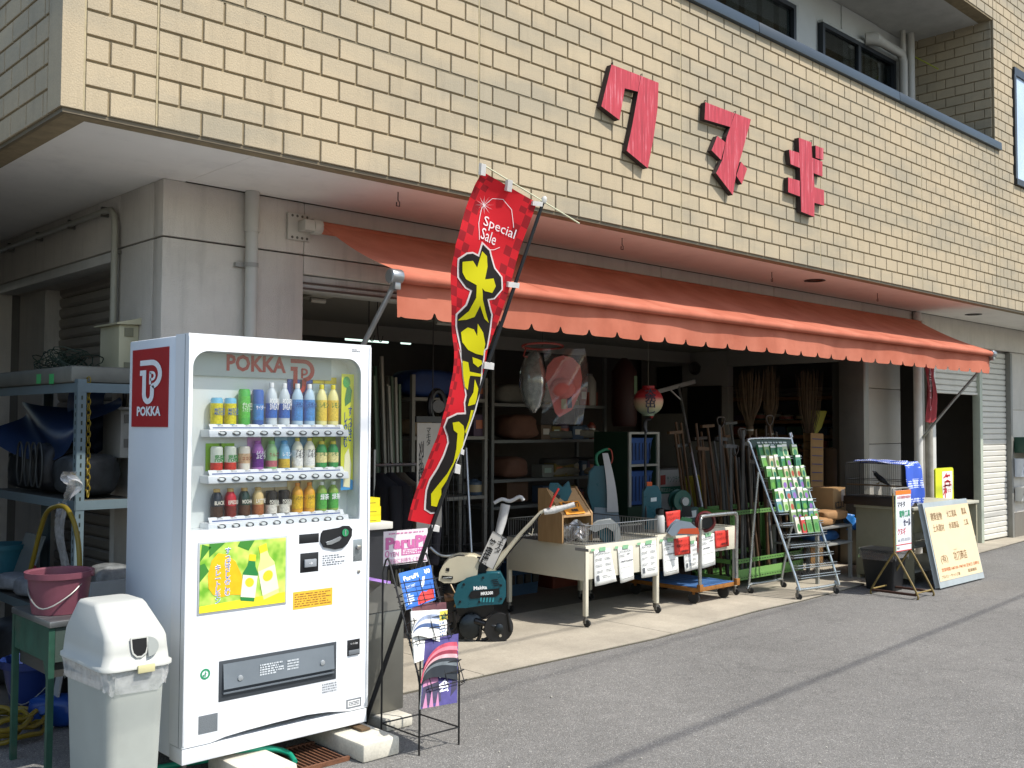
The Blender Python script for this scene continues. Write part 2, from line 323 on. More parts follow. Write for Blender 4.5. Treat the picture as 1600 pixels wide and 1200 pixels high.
for r in range(29, 42):
    for a, b in spans(34, xl-.02, r, PC): addb('F', a, b, r, r+1)
for r in range(0, 12):
    for a, b in spans(.756, 14, r+0, []): 
        a2, b2 = a, b
        addb('L', a2, b2, r, r+1)
for r in range(13, 29):
    for a, b in spans(.12, 4.2, r, []): addb('E', a, b, r, r+1)
corner = MB()
for r0, r1 in ((0, 6), (6, 14), (14, 26)):
    za, zb = Z0+r0*BH+.003, Z0+r1*BH-.003
    corner.add([(XC, 0, za), (-1.5*BW-.005, 0, za), (-1.5*BW-.005, .0085, za), (XC+.0085, .0085, za), (XC+.0085, .756*BW-.005, za), (XC, .756*BW-.005, za)]+[(XC, 0, zb), (-1.5*BW-.005, 0, zb), (-1.5*BW-.005, .0085, zb), (XC+.0085, .0085, zb), (XC+.0085, .756*BW-.005, zb), (XC, .756*BW-.005, zb)],
               [(0, 1, 7, 6), (1, 2, 8, 7), (2, 3, 9, 8), (3, 4, 10, 9), (4, 5, 11, 10), (5, 0, 6, 11), (0, 5, 4, 3, 2, 1), (6, 7, 8, 9, 10, 11)])
corner.build('corner_trim', BRICK, bld, smooth=False)
def bcen(it):
    p, u0, u1, z0, z1 = it; u = (u0+u1)/2; z = (z0+z1)/2
    return {'F': V((u, 0, z)), 'L': V((XC, u, z)), 'E': V((9.8, u, z))}[p]
def score(it):
    c = bcen(it); d = c-CAM; q = d.dot(_fw)
    if q < .3: return 0
    x = 800+CF*d.dot(_rt)/q; y = 600-CF*d.dot(_up)/q
    if x < -20 or x > 1620 or y < -15: return 0
    n = V((0, -1, 0)) if it[0] == 'F' else V((-1, 0, 0))
    return (it[2]-it[1])*(it[4]-it[3])/q**2*abs(n.dot(d.normalized()))
items.sort(key=score, reverse=True)
def bverts(w, h):
    e = .0028; t = .009
    return [(-w/2, t, -h/2), (w/2, t, -h/2), (w/2, t, h/2), (-w/2, t, h/2), (-w/2+e*.3, e, -h/2+e*.3), (w/2-e*.3, e, -h/2+e*.3), (w/2-e*.3, e, h/2-e*.3), (-w/2+e*.3, e, h/2-e*.3), (-w/2+e, 0, -h/2+e), (w/2-e, 0, -h/2+e), (w/2-e, 0, h/2-e), (-w/2+e, 0, h/2-e)], \
           [(8, 9, 10, 11)]+[(a+i, a+(i+1) % 4, a+4+(i+1) % 4, a+4+i) for a in (0, 4) for i in range(4)]
_bm = {}
BROT = {'F': 0, 'L': R(-90), 'E': R(-90)}
rest = MB()
for i, it in enumerate(items):
    p, u0, u1, z0, z1 = it; c = bcen(it); w, h = u1-u0, z1-z0
    if i < 300:
        key = (round(w, 3), round(h, 3))
        if key not in _bm:
            v, f = bverts(w, h); me = bpy.data.meshes.new('brick'); me.from_pydata(v, [], f); me.materials.append(BRICK); _bm[key] = me
        o = put('brick', _bm[key], bld); o.location = c; o.rotation_euler[2] = BROT[p]
        o.location += V((0, random.uniform(-.0006, .0006), 0)) if p == 'F' else V((0, 0, 0))
    else:
        v, f = bverts(w, h); M = Matrix.Translation(c) @ Matrix.Rotation(BROT[p], 4, 'Z'); rest.add([M @ V(q) for q in v], f)
rest.build('brickwork', BRICK, bld, smooth=False, kind='stuff')
# panel joints
for k in [-1.5]+[9*i for i in range(0, 6)]:
    MB().box(k*BW-.0042, k*BW+.0042, .0025, .0088, Z0+.001, Z0+(15.7 if k*BW < 9.7 else 40)*BH).build('panel_joint', SEAL, bld, smooth=False)
JH = mat('panel_joint_dirty', '6f6651', .9, var=.4, vs=30, world=True)
for r in (6, 14): MB().box(-1.5*BW, 9.78, .0045, .0088, Z0+r*BH-.0048, Z0+r*BH+.0048).build('panel_joint', JH, bld, smooth=False)
MB().box(XC+.012, 18, .012, .03, Z0-.019, Z0-.001).build('drip_edge', BRONZE, bld, smooth=False)
MB().box(XC+.012, XC+.03, .031, 9, Z0-.019, Z0-.001).build('drip_edge', BRONZE, bld, smooth=False)
# soffit boards
SZ = 2.945
ys = [.031, .985, 1.9, 2.8, 5.0]; xs = [XC+.031, .62, 2.44, 4.26, 6.08, 7.9, 9.72, 11.54, 13.4, 18]
MB().box(XC+.031, 18, .031, 9, SZ+.012, SZ+.05).build('soffit_backing', BRONZE, bld, smooth=False)
for i, (a, b) in enumerate(zip(xs, xs[1:])):
    for j, (c, d) in enumerate(zip(ys, ys[1:])):
        if j and a > .5: continue
        MB().box(a+.0012, b-.0012, c+.0012, d-.0012, SZ, SZ+.011).build('soffit_board', SOFF, bld, smooth=False)
# coping
for a, b in ((XC-.02, 2.1), (2.104, 4.95), (4.954, 7.4), (7.404, 9.93)):
    mb = MB(); zt = Z0+15.8*BH
    mb.add([(a, -.035, zt-.005), (b, -.035, zt-.005), (b, -.03, zt+.085), (a, -.03, zt+.085), (a, .19, zt+.10), (b, .19, zt+.10), (a, .19, zt-.005), (b, .19, zt-.005)],
           [(0, 1, 2, 3), (3, 2, 5, 4), (4, 5, 7, 6), (0, 3, 4, 6), (1, 7, 5, 2), (0, 6, 7, 1)])
    mb.build('coping', BLUEC, bld, bevel=.006)
# balcony interior and first-floor windows
INW = mat('balcony_wall_paint', 'b3b6b4', .85, var=.06, world=True, vs=2)
YB = .94
MB().box(XC+.2, 9.8, YB+.06, YB+.2, 3.2, 6.195).build('balcony_wall', INW, bld, smooth=False)
MB().box(XC+.2, 9.8, .161, YB+.2, 3.1, 3.19).build('balcony_floor', CONC, bld, smooth=False)
MB().box(XC+.2, 9.805, .161, YB+.2, 6.2, 6.26).build('balcony_ceiling', mat('balcony_ceiling_paint', 'b5b4ae', .8, world=True), bld, smooth=False)
for a, b in ((5.1, 7.62), (8.18, 9.0)): MB().box(a, b, YB+.045, YB+.0595, 3.9, 6.19).build('wall_panel', INW, bld, smooth=False)
GLASS = mat('window_glass_dark', (.012, .016, .018), .06, var=0, spec=.6); FRAME = mat('window_frame_dark', '23272b', .4, var=.1)
CURT = mat('curtain', '5a5f5e', .9, var=.15, vs=3)
pxw = [(1075, 1245, 'a'), (1282, 1400, 'b')]
def window(xa, xb, za, zb, mull):
    w = MB()
    t = .045
    w.box(xa, xb, YB-.01, YB+.05, zb-t, zb).box(xa, xb, YB-.01, YB+.05, za, za+t).box(xa, xa+t, YB-.01, YB+.05, za+t, zb-t).box(xb-t, xb, YB-.01, YB+.05, za+t, zb-t).box(mull-.03, mull+.03, YB-.004, YB+.048, za+t, zb-t)
    o = w.build('window_frame', FRAME, bld)
    for q0, q1, yy in ((xa+t, mull-.03, YB+.02), (mull+.03, xb-t, YB+.032)):
        MB().box(q0, q1, yy, yy+.005, za+t, zb-t).build('pane', clear_film('window_pane', (.55, .6, .6), .35, .02), o, smooth=False)
    c = MB(); c.grid(lambda u, v: V((xa+t+(xb-xa-2*t)*u, YB+.048+.0*v+.006*math.sin(u*60), za+t+(zb-za-2*t)*v)), 90, 1); c.build('curtain', CURT, o)
    return o
ia, ib = FY(1075, 0, YB), FY(1243, 9, YB); window(ia.x-1.2, ib.x, 3.9, ib.z, ia.x+.25)
ic, idd = FY(1284.5, 32, YB), FY(1399, 98, YB); window(ic.x, idd.x, 3.9, (ic.z+idd.z)/2, FY(1343, 70, YB).x)
TRIM = mat('window_surround', 'a9aca8', .6, world=True)
for xa, xb, zt in ((ia.x-1.2, ib.x, ib.z), (ic.x, idd.x, (ic.z+idd.z)/2)):
    MB().box(xa, xb+.05, YB-.01, YB+.044, zt+.002, zt+.03).box(xb+.002, xb+.05, YB-.01, YB+.044, 3.9, zt+.001).build('window_surround', TRIM, bld, bevel=.004)
PIPE = mat('pvc_pipe', 'b0aea6', .5, var=.08, vs=4, grime=.2)
p1, p2 = FY(1412, 160, .86), FY(1424, 160, .84)
for p, r in ((p1, .03), (p2, .045)): MB().tube([(p.x, p.y, 3.2), (p.x, p.y, 6.2)], r, 12).build('downpipe', PIPE, bld)
q1, q2 = FY(1366, 60, .85), FY(1408, 84, .85)
MB().tube([q1-V((.05, -.08, .0)), q1, q1+(q2-q1)*.3, q2, (q2.x+.05, q2.y, q2.z-.08), (q2.x+.05, q2.y, 3.3)], [.07, .075, .05, .05, .05, .05], 12).build('duct', PIPE, bld)
MB().tube([FX(1420, 84, 9.6), FX(1466, 108, 9.6)], .008, 6).build('cable_tie_strip', pm('9aa03a'), bld)
# window in the wing
wx0, wz1 = 10.38, 5.76
o = MB().box(wx0, 12.6, -.02, .008, wz1-.05, wz1+.04).box(wx0-.01, wx0+.05, -.02, .008, 4.47, wz1-.05).box(wx0-.01, 12.6, -.035, .008, 4.40, 4.47).build('wing_window_frame', FRAME, bld)
MB().box(wx0+.05, 12.6, .001, .006, 4.47, wz1-.05).build('pane', mat('pane_bluewhite', 'aebfd2', .25, var=.15, vs=2), o, smooth=False)
# ---------------- ground floor
def panelY(x0, x1, z0, z1, y=1.0, m=STUC, name='wall_panel'): return MB().box(x0, x1, y, y+.12, z0, z1).build(name, m, bld, bevel=.006)
MB().box(.51, 1.39, 1.02, 1.6, 0, SZ).build('pillar_core', mat('joint_dark', '4f4a45', .9), bld, smooth=False)
panelY(.49, 1.408, .0, 2.612); panelY(.49, 1.408, 2.622, SZ-.001)
for z0, z1 in ((0, 2.612), (2.622, SZ-.001)): MB().box(.488, .6, 1.122, 1.59, z0, z1).build('wall_panel', STUC, bld, bevel=.004)
# lintel over the shop front
for a, b in ((1.412, 3.2), (3.206, 5.0), (5.006, 6.8), (6.806, 8.6), (8.606, 9.86)): panelY(a, b, 2.622, SZ-.001)
MB().box(1.412, 9.86, 1.0, 1.12, 2.5, 2.612).build('lintel', STUC, bld, bevel=.004)
MB().box(1.412, 8.66, 1.03, 1.2, 2.40, 2.495).build('shutter_box', WHITEP, bld, bevel=.008)
for z in (2.405, 2.44): MB().box(1.42, 8.66, 1.018, 1.031, z, z+.012).build('shutter_rail', mat('rail_grey', '6c6b66', .4, metal=.6), bld, smooth=False)
# left side wall
MB().box(.488, .6, 1.595, 9, 2.622, SZ-.001).build('wall_panel', STUC, bld, bevel=.004)
MB().box(.49, .62, 1.66, 3.9, 2.55, 2.612).box(.49, .62, 1.59, 1.66, 0, 2.612).build('opening_frame', mat('frame_offwhite', 'c9c8c2', .55, world=True), bld, bevel=.004)
MB().box(.488, .6, 3.9, 9, 0, 2.612).build('wall_panel', STUC, bld, smooth=False)
IND0 = mat('yard_wall_grey', '6b6862', .9, world=True)
SHUT = mat('shutter_slat_left', '9a9288', .5, var=.1, vs=5, grime=.2, world=True)
for i in range(33):
    z = i*.078
    MB().add([(.78, 1.66, z), (.78, 3.35, z), (.765, 3.35, z+.02), (.765, 1.66, z+.02), (.762, 3.35, z+.062), (.762, 1.66, z+.062), (.775, 3.35, z+.074), (.775, 1.66, z+.074), (.785, 3.35, z+.074), (.785, 1.66, z+.074), (.79, 3.35, z), (.79, 1.66, z)],
             [(0, 3, 2, 1), (3, 5, 4, 2), (5, 7, 6, 4), (7, 9, 8, 6), (9, 11, 10, 8), (11, 0, 1, 10), (0, 11, 9, 7, 5, 3), (1, 2, 4, 6, 8, 10)]).build('shutter_slat', SHUT, bld, smooth=False)
MB().box(.601, 1.3, 3.91, 4.0, 0, 2.94).build('yard_end_wall', IND0, bld, smooth=False)
MB().box(.66, .8, 3.352, 3.9, 0, 2.549).build('inner_wall', STUC, bld, smooth=False)
MB().box(.621, 1.0, 1.6, 3.9, 2.551, 2.6).build('opening_ceiling', STUC, bld, smooth=False)
# pipes on the corner
MB().tube([(1.017, .945, 2.0*0+.02), (1.017, .945, SZ-.06)], .037, 16).tube([(1.017, .945, 2.7), (1.017, .945, SZ-.002)], .043, 16).build('downpipe', PIPE, bld)
MB().tube([(1.017, .945, 2.49), (1.017, .945, 2.515)], .042, 16).box(.93, 1.0, .97, .999, 2.49, 2.515).build('pipe_clamp', pm('8e8c86'), bld)
cp = [FX(-20, 402, .46), FX(60, 367, .46), FX(120, 340, .46), FX(170, 318, .46)]
MB().tube([V((.45, 5.0, 2.86)), V((.45, 1.72, 2.86)), V((.45, 1.63, 2.85)), V((.45, 1.585, 2.81)), V((.45, 1.57, 2.72)), V((.45, 1.57, 2.14))], .02, 10).build('conduit', pm('9a988b', .5, grime=.3), bld)
for y in (1.75, 2.3, 2.9, 3.5): MB().box(.44, .485, y, y+.02, 2.83, 2.89).build('pipe_clip', pm('5c5a52'), bld)
MB().box(.437, .485, 1.555, 1.585, 2.58, 2.6).build('pipe_clip', pm('5c5a52'), bld)
# ---------------- right jamb, shutters, far wall
WP2 = mat('jamb_panel', 'aaa69d', .8, var=.06, bump=.3, bs=120, world=True)
MB().box(8.62, 8.74, 1.0, 1.3, 0, 2.5).build('door_frame', mat('frame_steel', '6e6b63', .45, metal=.4), bld, bevel=.004)
for z0, z1 in ((0, 1.345), (1.352, 2.02), (2.027, 2.5)): MB().box(8.83, 10.35, 1.4, 1.5, z0, z1).build('wall_panel', WP2, bld, bevel=.004)
MB().box(8.741, 8.829, 1.1, 1.45, 0, 2.5).build('gap_post', pm('3a3934'), bld, smooth=False)
WPIPE = mat('white_pipe', 'c6c5bf', .5, var=.1, grime=.15)
MB().tube([(9.86, .95, .0), (9.86, .95, 2.93)], .05, 14).build('downpipe', WPIPE, bld)
MB().box(9.98, 10.05, 1.0, 1.06, 0, 2.6).build('shutter_guide', WPIPE, bld, bevel=.004)
MB().box(10.07, 10.2, 1.02, 1.08, 0, 2.6).build('shutter_guide', mat('guide_grey', '85827b', .5, metal=.3), bld, bevel=.004)
MB().tube([(10.1, .93, 0), (10.1, .93, 2.4)], .045, 14).build('iron_pole', mat('pole_rust_white', '8e8a80', .6, var=.3, grime=.6), bld)
MB().box(10.36, 10.46, 1.0, 1.1, 0, 2.6).build('jamb', WPIPE, bld, bevel=.004)
SL2 = mat('shutter_slat_cream', 'c8c5bb', .5, var=.06, vs=4, grime=.15, world=True)
def slat(x0, x1, z, h, y, m=SL2, name='shutter_slat'):
    MB().add([(x0, y+.014, z), (x1, y+.014, z), (x0, y, z+.012), (x1, y, z+.012), (x0, y-.002, z+h-.016), (x1, y-.002, z+h-.016), (x0, y+.012, z+h-.003), (x1, y+.012, z+h-.003), (x0, y+.02, z+h-.003), (x1, y+.02, z+h-.003), (x0, y+.02, z), (x1, y+.02, z)],
             [(0, 1, 3, 2), (2, 3, 5, 4), (4, 5, 7, 6), (6, 7, 9, 8), (0, 2, 4, 6, 8, 10), (1, 11, 9, 7, 5, 3)]).build(name, m, bld, smooth=False)
for i in range(8): slat(10.47, 11.86, 2.02+i*.075, .075, 1.06)
MB().box(10.47, 11.86, 1.045, 1.1, 1.985, 2.018).build('shutter_bottom_bar', SL2, bld, bevel=.004)
MB().box(11.862, 11.95, 1.02, 1.12, 0.012, 2.6).build('shutter_post', mat('post_palegreen', 'a9b0a0', .5, var=.1, world=True), bld, bevel=.004)
for i in range(34): slat(11.952, 12.88, .03+i*.0755, .0755, 1.07)
MB().box(12.881, 12.95, 1.0, 1.12, .012, 2.6).build('shutter_post', mat('post_grey', '7d7c76', .5), bld, bevel=.004)
MB().box(9.862, 18, 1.0, 1.14, 2.622, SZ-.001).build('wall_panel', STUC, bld, bevel=.004)
for x in (12.0, 14.2): pass
for z0, z1 in ((.35, 1.0), (1.006, 1.80), (1.806, 2.615)): MB().box(12.951, 18, 1.03, 1.14, z0, z1).build('wall_panel', STUC, bld, bevel=.004)
MB().box(12.951, 18, 1.0, 1.13, 0, .345).build('plinth', mat('plinth_dark', '6b665d', .9, world=True), bld, smooth=False)
MB().box(9.75, 9.86, 1.51, 4.4, 0, 2.55).box(12.9, 13.0, 1.141, 5, 0, 2.6).box(9.861, 12.9, 4.0, 4.1, 0, 2.6).box(9.861, 12.9, 1.2, 4.0, 2.601, 2.62).build('garage_wall', mat('garage_wall_grey', '4e4c49', .9, world=True), bld, smooth=False)
# ---------------- shop interior shell
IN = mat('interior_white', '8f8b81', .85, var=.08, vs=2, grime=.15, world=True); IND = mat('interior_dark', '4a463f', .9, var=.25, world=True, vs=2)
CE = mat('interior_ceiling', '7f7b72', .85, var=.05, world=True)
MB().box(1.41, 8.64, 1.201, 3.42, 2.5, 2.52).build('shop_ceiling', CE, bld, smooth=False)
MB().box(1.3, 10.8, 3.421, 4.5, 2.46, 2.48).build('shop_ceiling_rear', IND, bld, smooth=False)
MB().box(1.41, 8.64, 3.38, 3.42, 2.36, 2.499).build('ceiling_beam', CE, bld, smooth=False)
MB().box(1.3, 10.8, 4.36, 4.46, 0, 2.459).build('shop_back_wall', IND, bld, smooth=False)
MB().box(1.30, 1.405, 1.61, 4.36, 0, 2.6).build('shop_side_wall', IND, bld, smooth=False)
for z0, z1 in ((.012, 1.02), (1.026, 2.05), (2.056, 2.499)): MB().box(8.66, 8.78, 2.82, 4.2, z0, z1).build('partition_panel', IN, bld, bevel=.003)
MB().box(8.645, 8.74, 1.301, 2.815, 2.3, 2.499).build('partition_header', IN, bld, smooth=False)
MB().box(8.741, 9.749, 1.3, 4.3, 2.5, 2.52).build('store_ceiling', CE, bld, smooth=False)
# roof closing the building
MB().box(XC+.01, 18, .161, 9, 8.9, 9.0).build('roof_slab', SOFF, bld, smooth=False)
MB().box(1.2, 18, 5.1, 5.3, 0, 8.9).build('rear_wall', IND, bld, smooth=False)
# ================================================================ sign letters
def c6(q): return (880+q[0]/3.636, 60+q[1]/3.636)
def c8(q): return (1210+q[0]/8, 200+q[1]/8)
REDW = bpy.data.materials.new('red_painted_wood'); REDW.use_nodes = True
n = REDW.node_tree.nodes; l = REDW.node_tree.links; b = n['Principled BSDF']
tc = n.new('ShaderNodeTexCoord'); mp = n.new('ShaderNodeMapping'); mp.inputs['Scale'].default_value = (26, 26, 1.6); l.new(tc.outputs['Object'], mp.inputs[0])
t = n.new('ShaderNodeTexNoise'); t.inputs['Scale'].default_value = 1.6; t.inputs['Detail'].default_value = 7; t.inputs['Roughness'].default_value = .7; l.new(mp.outputs[0], t.inputs[0])
cr = n.new('ShaderNodeValToRGB'); l.new(t.outputs['Fac'], cr.inputs[0]); e = cr.color_ramp.elements
e[0].position = .28; e[0].color = lin('7a161e'); e[1].position = .72; e[1].color = lin('c98a90'); q = e.new(.55); q.color = lin('b02c38')
l.new(cr.outputs[0], b.inputs['Base Color']); b.inputs['Roughness'].default_value = .5
EDGEW = mat('weathered_plank_edge', '3c302b', .9, var=.4, vs=25)
def letter(name, label, polys, cf):
    ps = [[FY(*cf(q), -.05) for q in p] for p in polys]
    base = min((v for p in ps for v in p), key=lambda v: v.z)
    t = thing(name, label, 'sign letter', (base.x, 0, base.z), 'red wooden letters of the shop name')
    for i, p in enumerate(ps):
        dy = .0015*i
        mb = MB(); mb.prism([v+V((0, dy, 0)) for v in p], (0, .044-dy, 0)); mb.mi = [0, 1]+[1]*(len(mb.f)-2)
        # front face is the one facing the street
        for j, f in enumerate(mb.f):
            c = sum((mb.v[k] for k in f), V((0, 0, 0)))/len(f); mb.mi[j] = 0 if c.y < -.05+dy+.001 else 1
        mb.build('plank', [REDW, EDGEW], t, smooth=False)
    for p in ps[:2]:
        c = max(p, key=lambda v: v.z); MB().tube([(c.x+.03, -.03, c.z-.02), (c.x+.03, -.035, c.z+.025), (c.x+.045, -.01, c.z+.03), (c.x+.05, .0, c.z+.01)], .003, 6).build('hook', EDGEW, t)
    return t
letter('katakana_letter', 'red wooden katakana letter ku, first and largest of the sign', [
    [(275, 148), (440, 212), (425, 302), (350, 283), (320, 464), (217, 385)], [(443, 212), (543, 252), (537, 400), (515, 560), (482, 738), (362, 638), (392, 500), (412, 390), (428, 300)]], c6)
letter('katakana_letter', 'red wooden katakana letter nu with two short crossing planks, middle of the sign', [
    [(808, 362), (973, 425), (950, 503), (803, 460)], [(977, 425), (1068, 460), (1020, 640), (985, 760), (965, 890), (870, 765), (905, 690), (930, 560), (952, 500)],
    [(878, 553), (924, 590), (899, 690), (845, 635)], [(1013, 700), (1048, 740), (1018, 828), (987, 780)]], c6)
letter('katakana_letter', 'red wooden katakana letter gi with two small strokes, last of the sign', [
    [(305, 120), (465, 180), (475, 400), (500, 700), (500, 1110), (335, 1045), (325, 600)], [(185, 270), (314, 310), (320, 498), (205, 450)], [(477, 370), (605, 420), (605, 605), (487, 560)],
    [(178, 615), (324, 660), (326, 855), (178, 800)], [(501, 735), (628, 775), (630, 968), (502, 930)], [(525, 215), (575, 235), (578, 385), (527, 370)], [(582, 238), (625, 250), (625, 395), (585, 388)]], c8)
# hooks and lamps under the soffit
for px, py, nm in ((622, 300, 0), (972, 372, 1), (1206, 425, 2), (1371, 458, 3)):
    p = GZ(px, py, SZ); t = MB().tube([p, p+V((0, 0, -.05)), p+V((.012, 0, -.06)), p+V((.012, 0, -.085)), p+V((-.012, 0, -.085)), p+V((-.01, 0, -.062))], .0035, 6).build('ceiling_hook', pm('2a2622'))
    tag(t, ['small dark hook under the eaves above the flag top', 'small dark hook under the eaves below the letter ku', 'small dark hook under the eaves below the letter gi', 'small dark hook under the eaves between the two round lamps'][nm], 'hook', 'hooks under the eaves')
for px, py, lb in ((1273, 438, 'dark round recessed lamp in the orange-tinted eaves above the awning'), (1521, 491, 'dark round recessed lamp in the eaves above the shutters')):
    p = GZ(px, py, SZ); t = thing('downlight', lb, 'ceiling light', p, 'recessed lamps in the eaves')
    MB().lathe([(.095, 0), (.10, -.006), (.075, -.008), (.072, -.001)], p, n=24).build('rim', pm('2b211b'), t); MB().lathe([(.072, -.0015), (.03, -.0018)], p, n=24).build('lamp_glass', pm('1a1512', .2), t)
# ================================================================ helpers for flat print
def ribbon(pts, w, closed=False):            # 2-D polyline -> quads
    out = []; n = len(pts); P = [V((p[0], p[1])) for p in pts]; L = []
    for i in range(n):
        a = P[i-1] if (i > 0 or closed) else P[i]; b = P[(i+1) % n] if (i < n-1 or closed) else P[i]
        d1 = (P[i]-a); d2 = (b-P[i]); d1 = d1.normalized() if d1.length > 1e-9 else d2.normalized(); d2 = d2.normalized() if d2.length > 1e-9 else d1
        nn = V((-(d1.y+d2.y), d1.x+d2.x)); nn = nn.normalized() if nn.length > 1e-6 else V((-d1.y, d1.x))
        k = 1/max(.45, nn.dot(V((-d1.y, d1.x)))); L.append((P[i]+nn*w/2*k, P[i]-nn*w/2*k))
    for i in range(n if closed else n-1):
        j = (i+1) % n; out.append((L[i][0], L[i][1], L[j][1], L[j][0]))
    return out
def arc(cx, cy, rx, ry, a0, a1, n=10): return [(cx+rx*math.cos(R(a0+(a1-a0)*i/n)), cy+ry*math.sin(R(a0+(a1-a0)*i/n))) for i in range(n+1)]
def ell(cx, cy, rx, ry, n=20): return arc(cx, cy, rx, ry, 0, 360-360/n, n-1)
def flat(name, polys, fn, m, parent):        # polys of 2-D points mapped by fn to 3-D
    if name == 'print' and len(polys) > 1:
        for p in polys: o = flat(name, [p], fn, m, parent)
        return o
    mb = MB()
    for p in polys: mb.poly([fn(*q) for q in p])
    return mb.build(name, m, parent, smooth=False)
def card(name, c, w, h, m, parent, t=.0012, bevel=0):   # thin board from centre, width vec, height vec (front = w x h)
    n_ = w.cross(h).normalized(); return MB().obox(c-n_*t/2, w/2, h/2, n_*t/2).build(name, m, parent, bevel=bevel, smooth=bool(bevel))
def lines(parent, c, w, h, rows, m, seed=1, name='small_print', fill=.62, gapw=.05):   # rows of illegible small print
    rr = random.Random(seed); mb = MB(); n_ = w.cross(h).normalized()
    for i in range(rows):
        v = .5-(i+.5)/rows; u = -.5
        end = .5 if rr.random() > .3 else rr.uniform(.0, .45)
        while u < end:
            q = rr.uniform(.03, .12); q = min(q, end-u)
            mb.quad(*[c+w*(u+a)+h*(v+b*fill/rows) for a, b in ((0, -.5), (q, -.5), (q, .5), (0, .5))]); u += q+rr.uniform(.012, gapw)
    return mb.build(name, m, parent, smooth=False)
# ================================================================ awning
AWF = bpy.data.materials.new('awning_canvas'); AWF.use_nodes = True
n = AWF.node_tree.nodes; l = AWF.node_tree.links; b = n['Principled BSDF']; b.inputs['Roughness'].default_value = .85; b.inputs['Specular IOR Level'].default_value = .2
tc = n.new('ShaderNodeTexCoord'); t = n.new('ShaderNodeTexNoise'); t.inputs['Scale'].default_value = 3; t.inputs['Detail'].default_value = 7; l.new(tc.outputs['Object'], t.inputs[0])
cr = n.new('ShaderNodeValToRGB'); l.new(t.outputs['Fac'], cr.inputs[0]); e = cr.color_ramp.elements; e[0].position = .3; e[0].color = lin('b3664f'); e[1].position = .7; e[1].color = lin('c97c64')
l.new(cr.outputs[0], b.inputs['Base Color'])
t3 = n.new('ShaderNodeTexNoise'); t3.inputs['Scale'].default_value = 9; t3.inputs['Detail'].default_value = 5; l.new(tc.outputs['Object'], t3.inputs[0]); bpa = n.new('ShaderNodeBump'); bpa.inputs['Strength'].default_value = .2; bpa.inputs['Distance'].default_value = .012; l.new(t3.outputs['Fac'], bpa.inputs['Height']); l.new(bpa.outputs[0], b.inputs['Normal'])
tr = n.new('ShaderNodeBsdfTranslucent'); l.new(cr.outputs[0], tr.inputs[0]); mx = n.new('ShaderNodeMixShader'); mx.inputs[0].default_value = .22
l.new(b.outputs[0], mx.inputs[1]); l.new(tr.outputs[0], mx.inputs[2]); l.new(mx.outputs[0], n['Material Output'].inputs[0])
streak(AWF, .18, (2.5, 2.5, 2)); AX0, AX1 = 1.47, 9.86; BY, BZ = .085, 2.39; RY, RZ = .93, 2.79
aw = thing('awning', 'orange canvas awning with scalloped valance over the shop front', 'awning', (1.45, 1.0, 2.4))
def slope(u, v):
    x = AX0+(AX1-AX0)*u; sag = .03*math.sin(math.pi*v)+.003*math.sin(u*40)*math.sin(math.pi*v)+.003*math.sin(u*90+v*3)*v*(1-v)*3
    return V((x, BY+(RY-BY)*(1-v), BZ+.03+(RZ-BZ)*(1-v)-sag))
mb = MB(); mb.grid(slope, 120, 10); mb.build('canopy', AWF, aw, ang=80)
for i in range(1, 7):
    x = AX0+i*(AX1-AX0)/7
    mb = MB(); mb.grid(lambda u, v: slope((x+.012*(u-.5)-AX0)/(AX1-AX0), v)+V((0, -.001, .003)), 1, 10); mb.build('seam', AWF, aw, ang=80)
MB().tube([(AX0-.05, BY, BZ), (AX0+.24, BY, BZ)], .034, 16).build('front_bar_sleeve', AWF, aw)
MB().tube([(AX0+.2, BY, BZ), (AX1+.03, BY, BZ)], .03, 16).build('front_bar', AWF, aw)
MB().tube([(AX0-.03, RY, RZ), (AX1+.05, RY, RZ)], .04, 14).build('roller', AWF, aw)
# valance with notches
zt, zb = BZ+.01, 2.165
pts = []
N = 31; step = (AX1-AX0)/N
def vy(x, z): return BY+.034+.012*math.sin(x*3.1)*(zt-z)/.2+.006*math.sin(x*9)*(zt-z)/.2
mb = MB()
for i in range(N):
    xa = AX0+i*step; xb = xa+step; nw = .026; nh = .042
    prof = [(xa, zb+nh if i else zb), (xa+.006, zb+nh-.004 if i else zb), (xa+nw*.55, zb+nh*.45 if i else zb), (xa+nw, zb+.006), (xa+nw+.03, zb), (xb-nw-.03, zb), (xb-nw, zb+.006), (xb-nw*.55, zb+nh*.45), (xb-.006, zb+nh-.004), (xb, zb+nh)]
    for (x1, z1), (x2, z2) in zip(prof, prof[1:]):
        for f0, f1 in ((0, .5), (.5, 1)):
            q = [(x1, z1+(zt-z1)*f0), (x2, z2+(zt-z2)*f0), (x2, z2+(zt-z2)*f1), (x1, z1+(zt-z1)*f1)]
            mb.quad(*[V((x, vy(x, z), z)) for x, z in q])
mb.build('valance', AWF, aw, ang=80)
STEEL = mat('galvanised_steel', '9a9c9c', .35, metal=.85, var=.15)
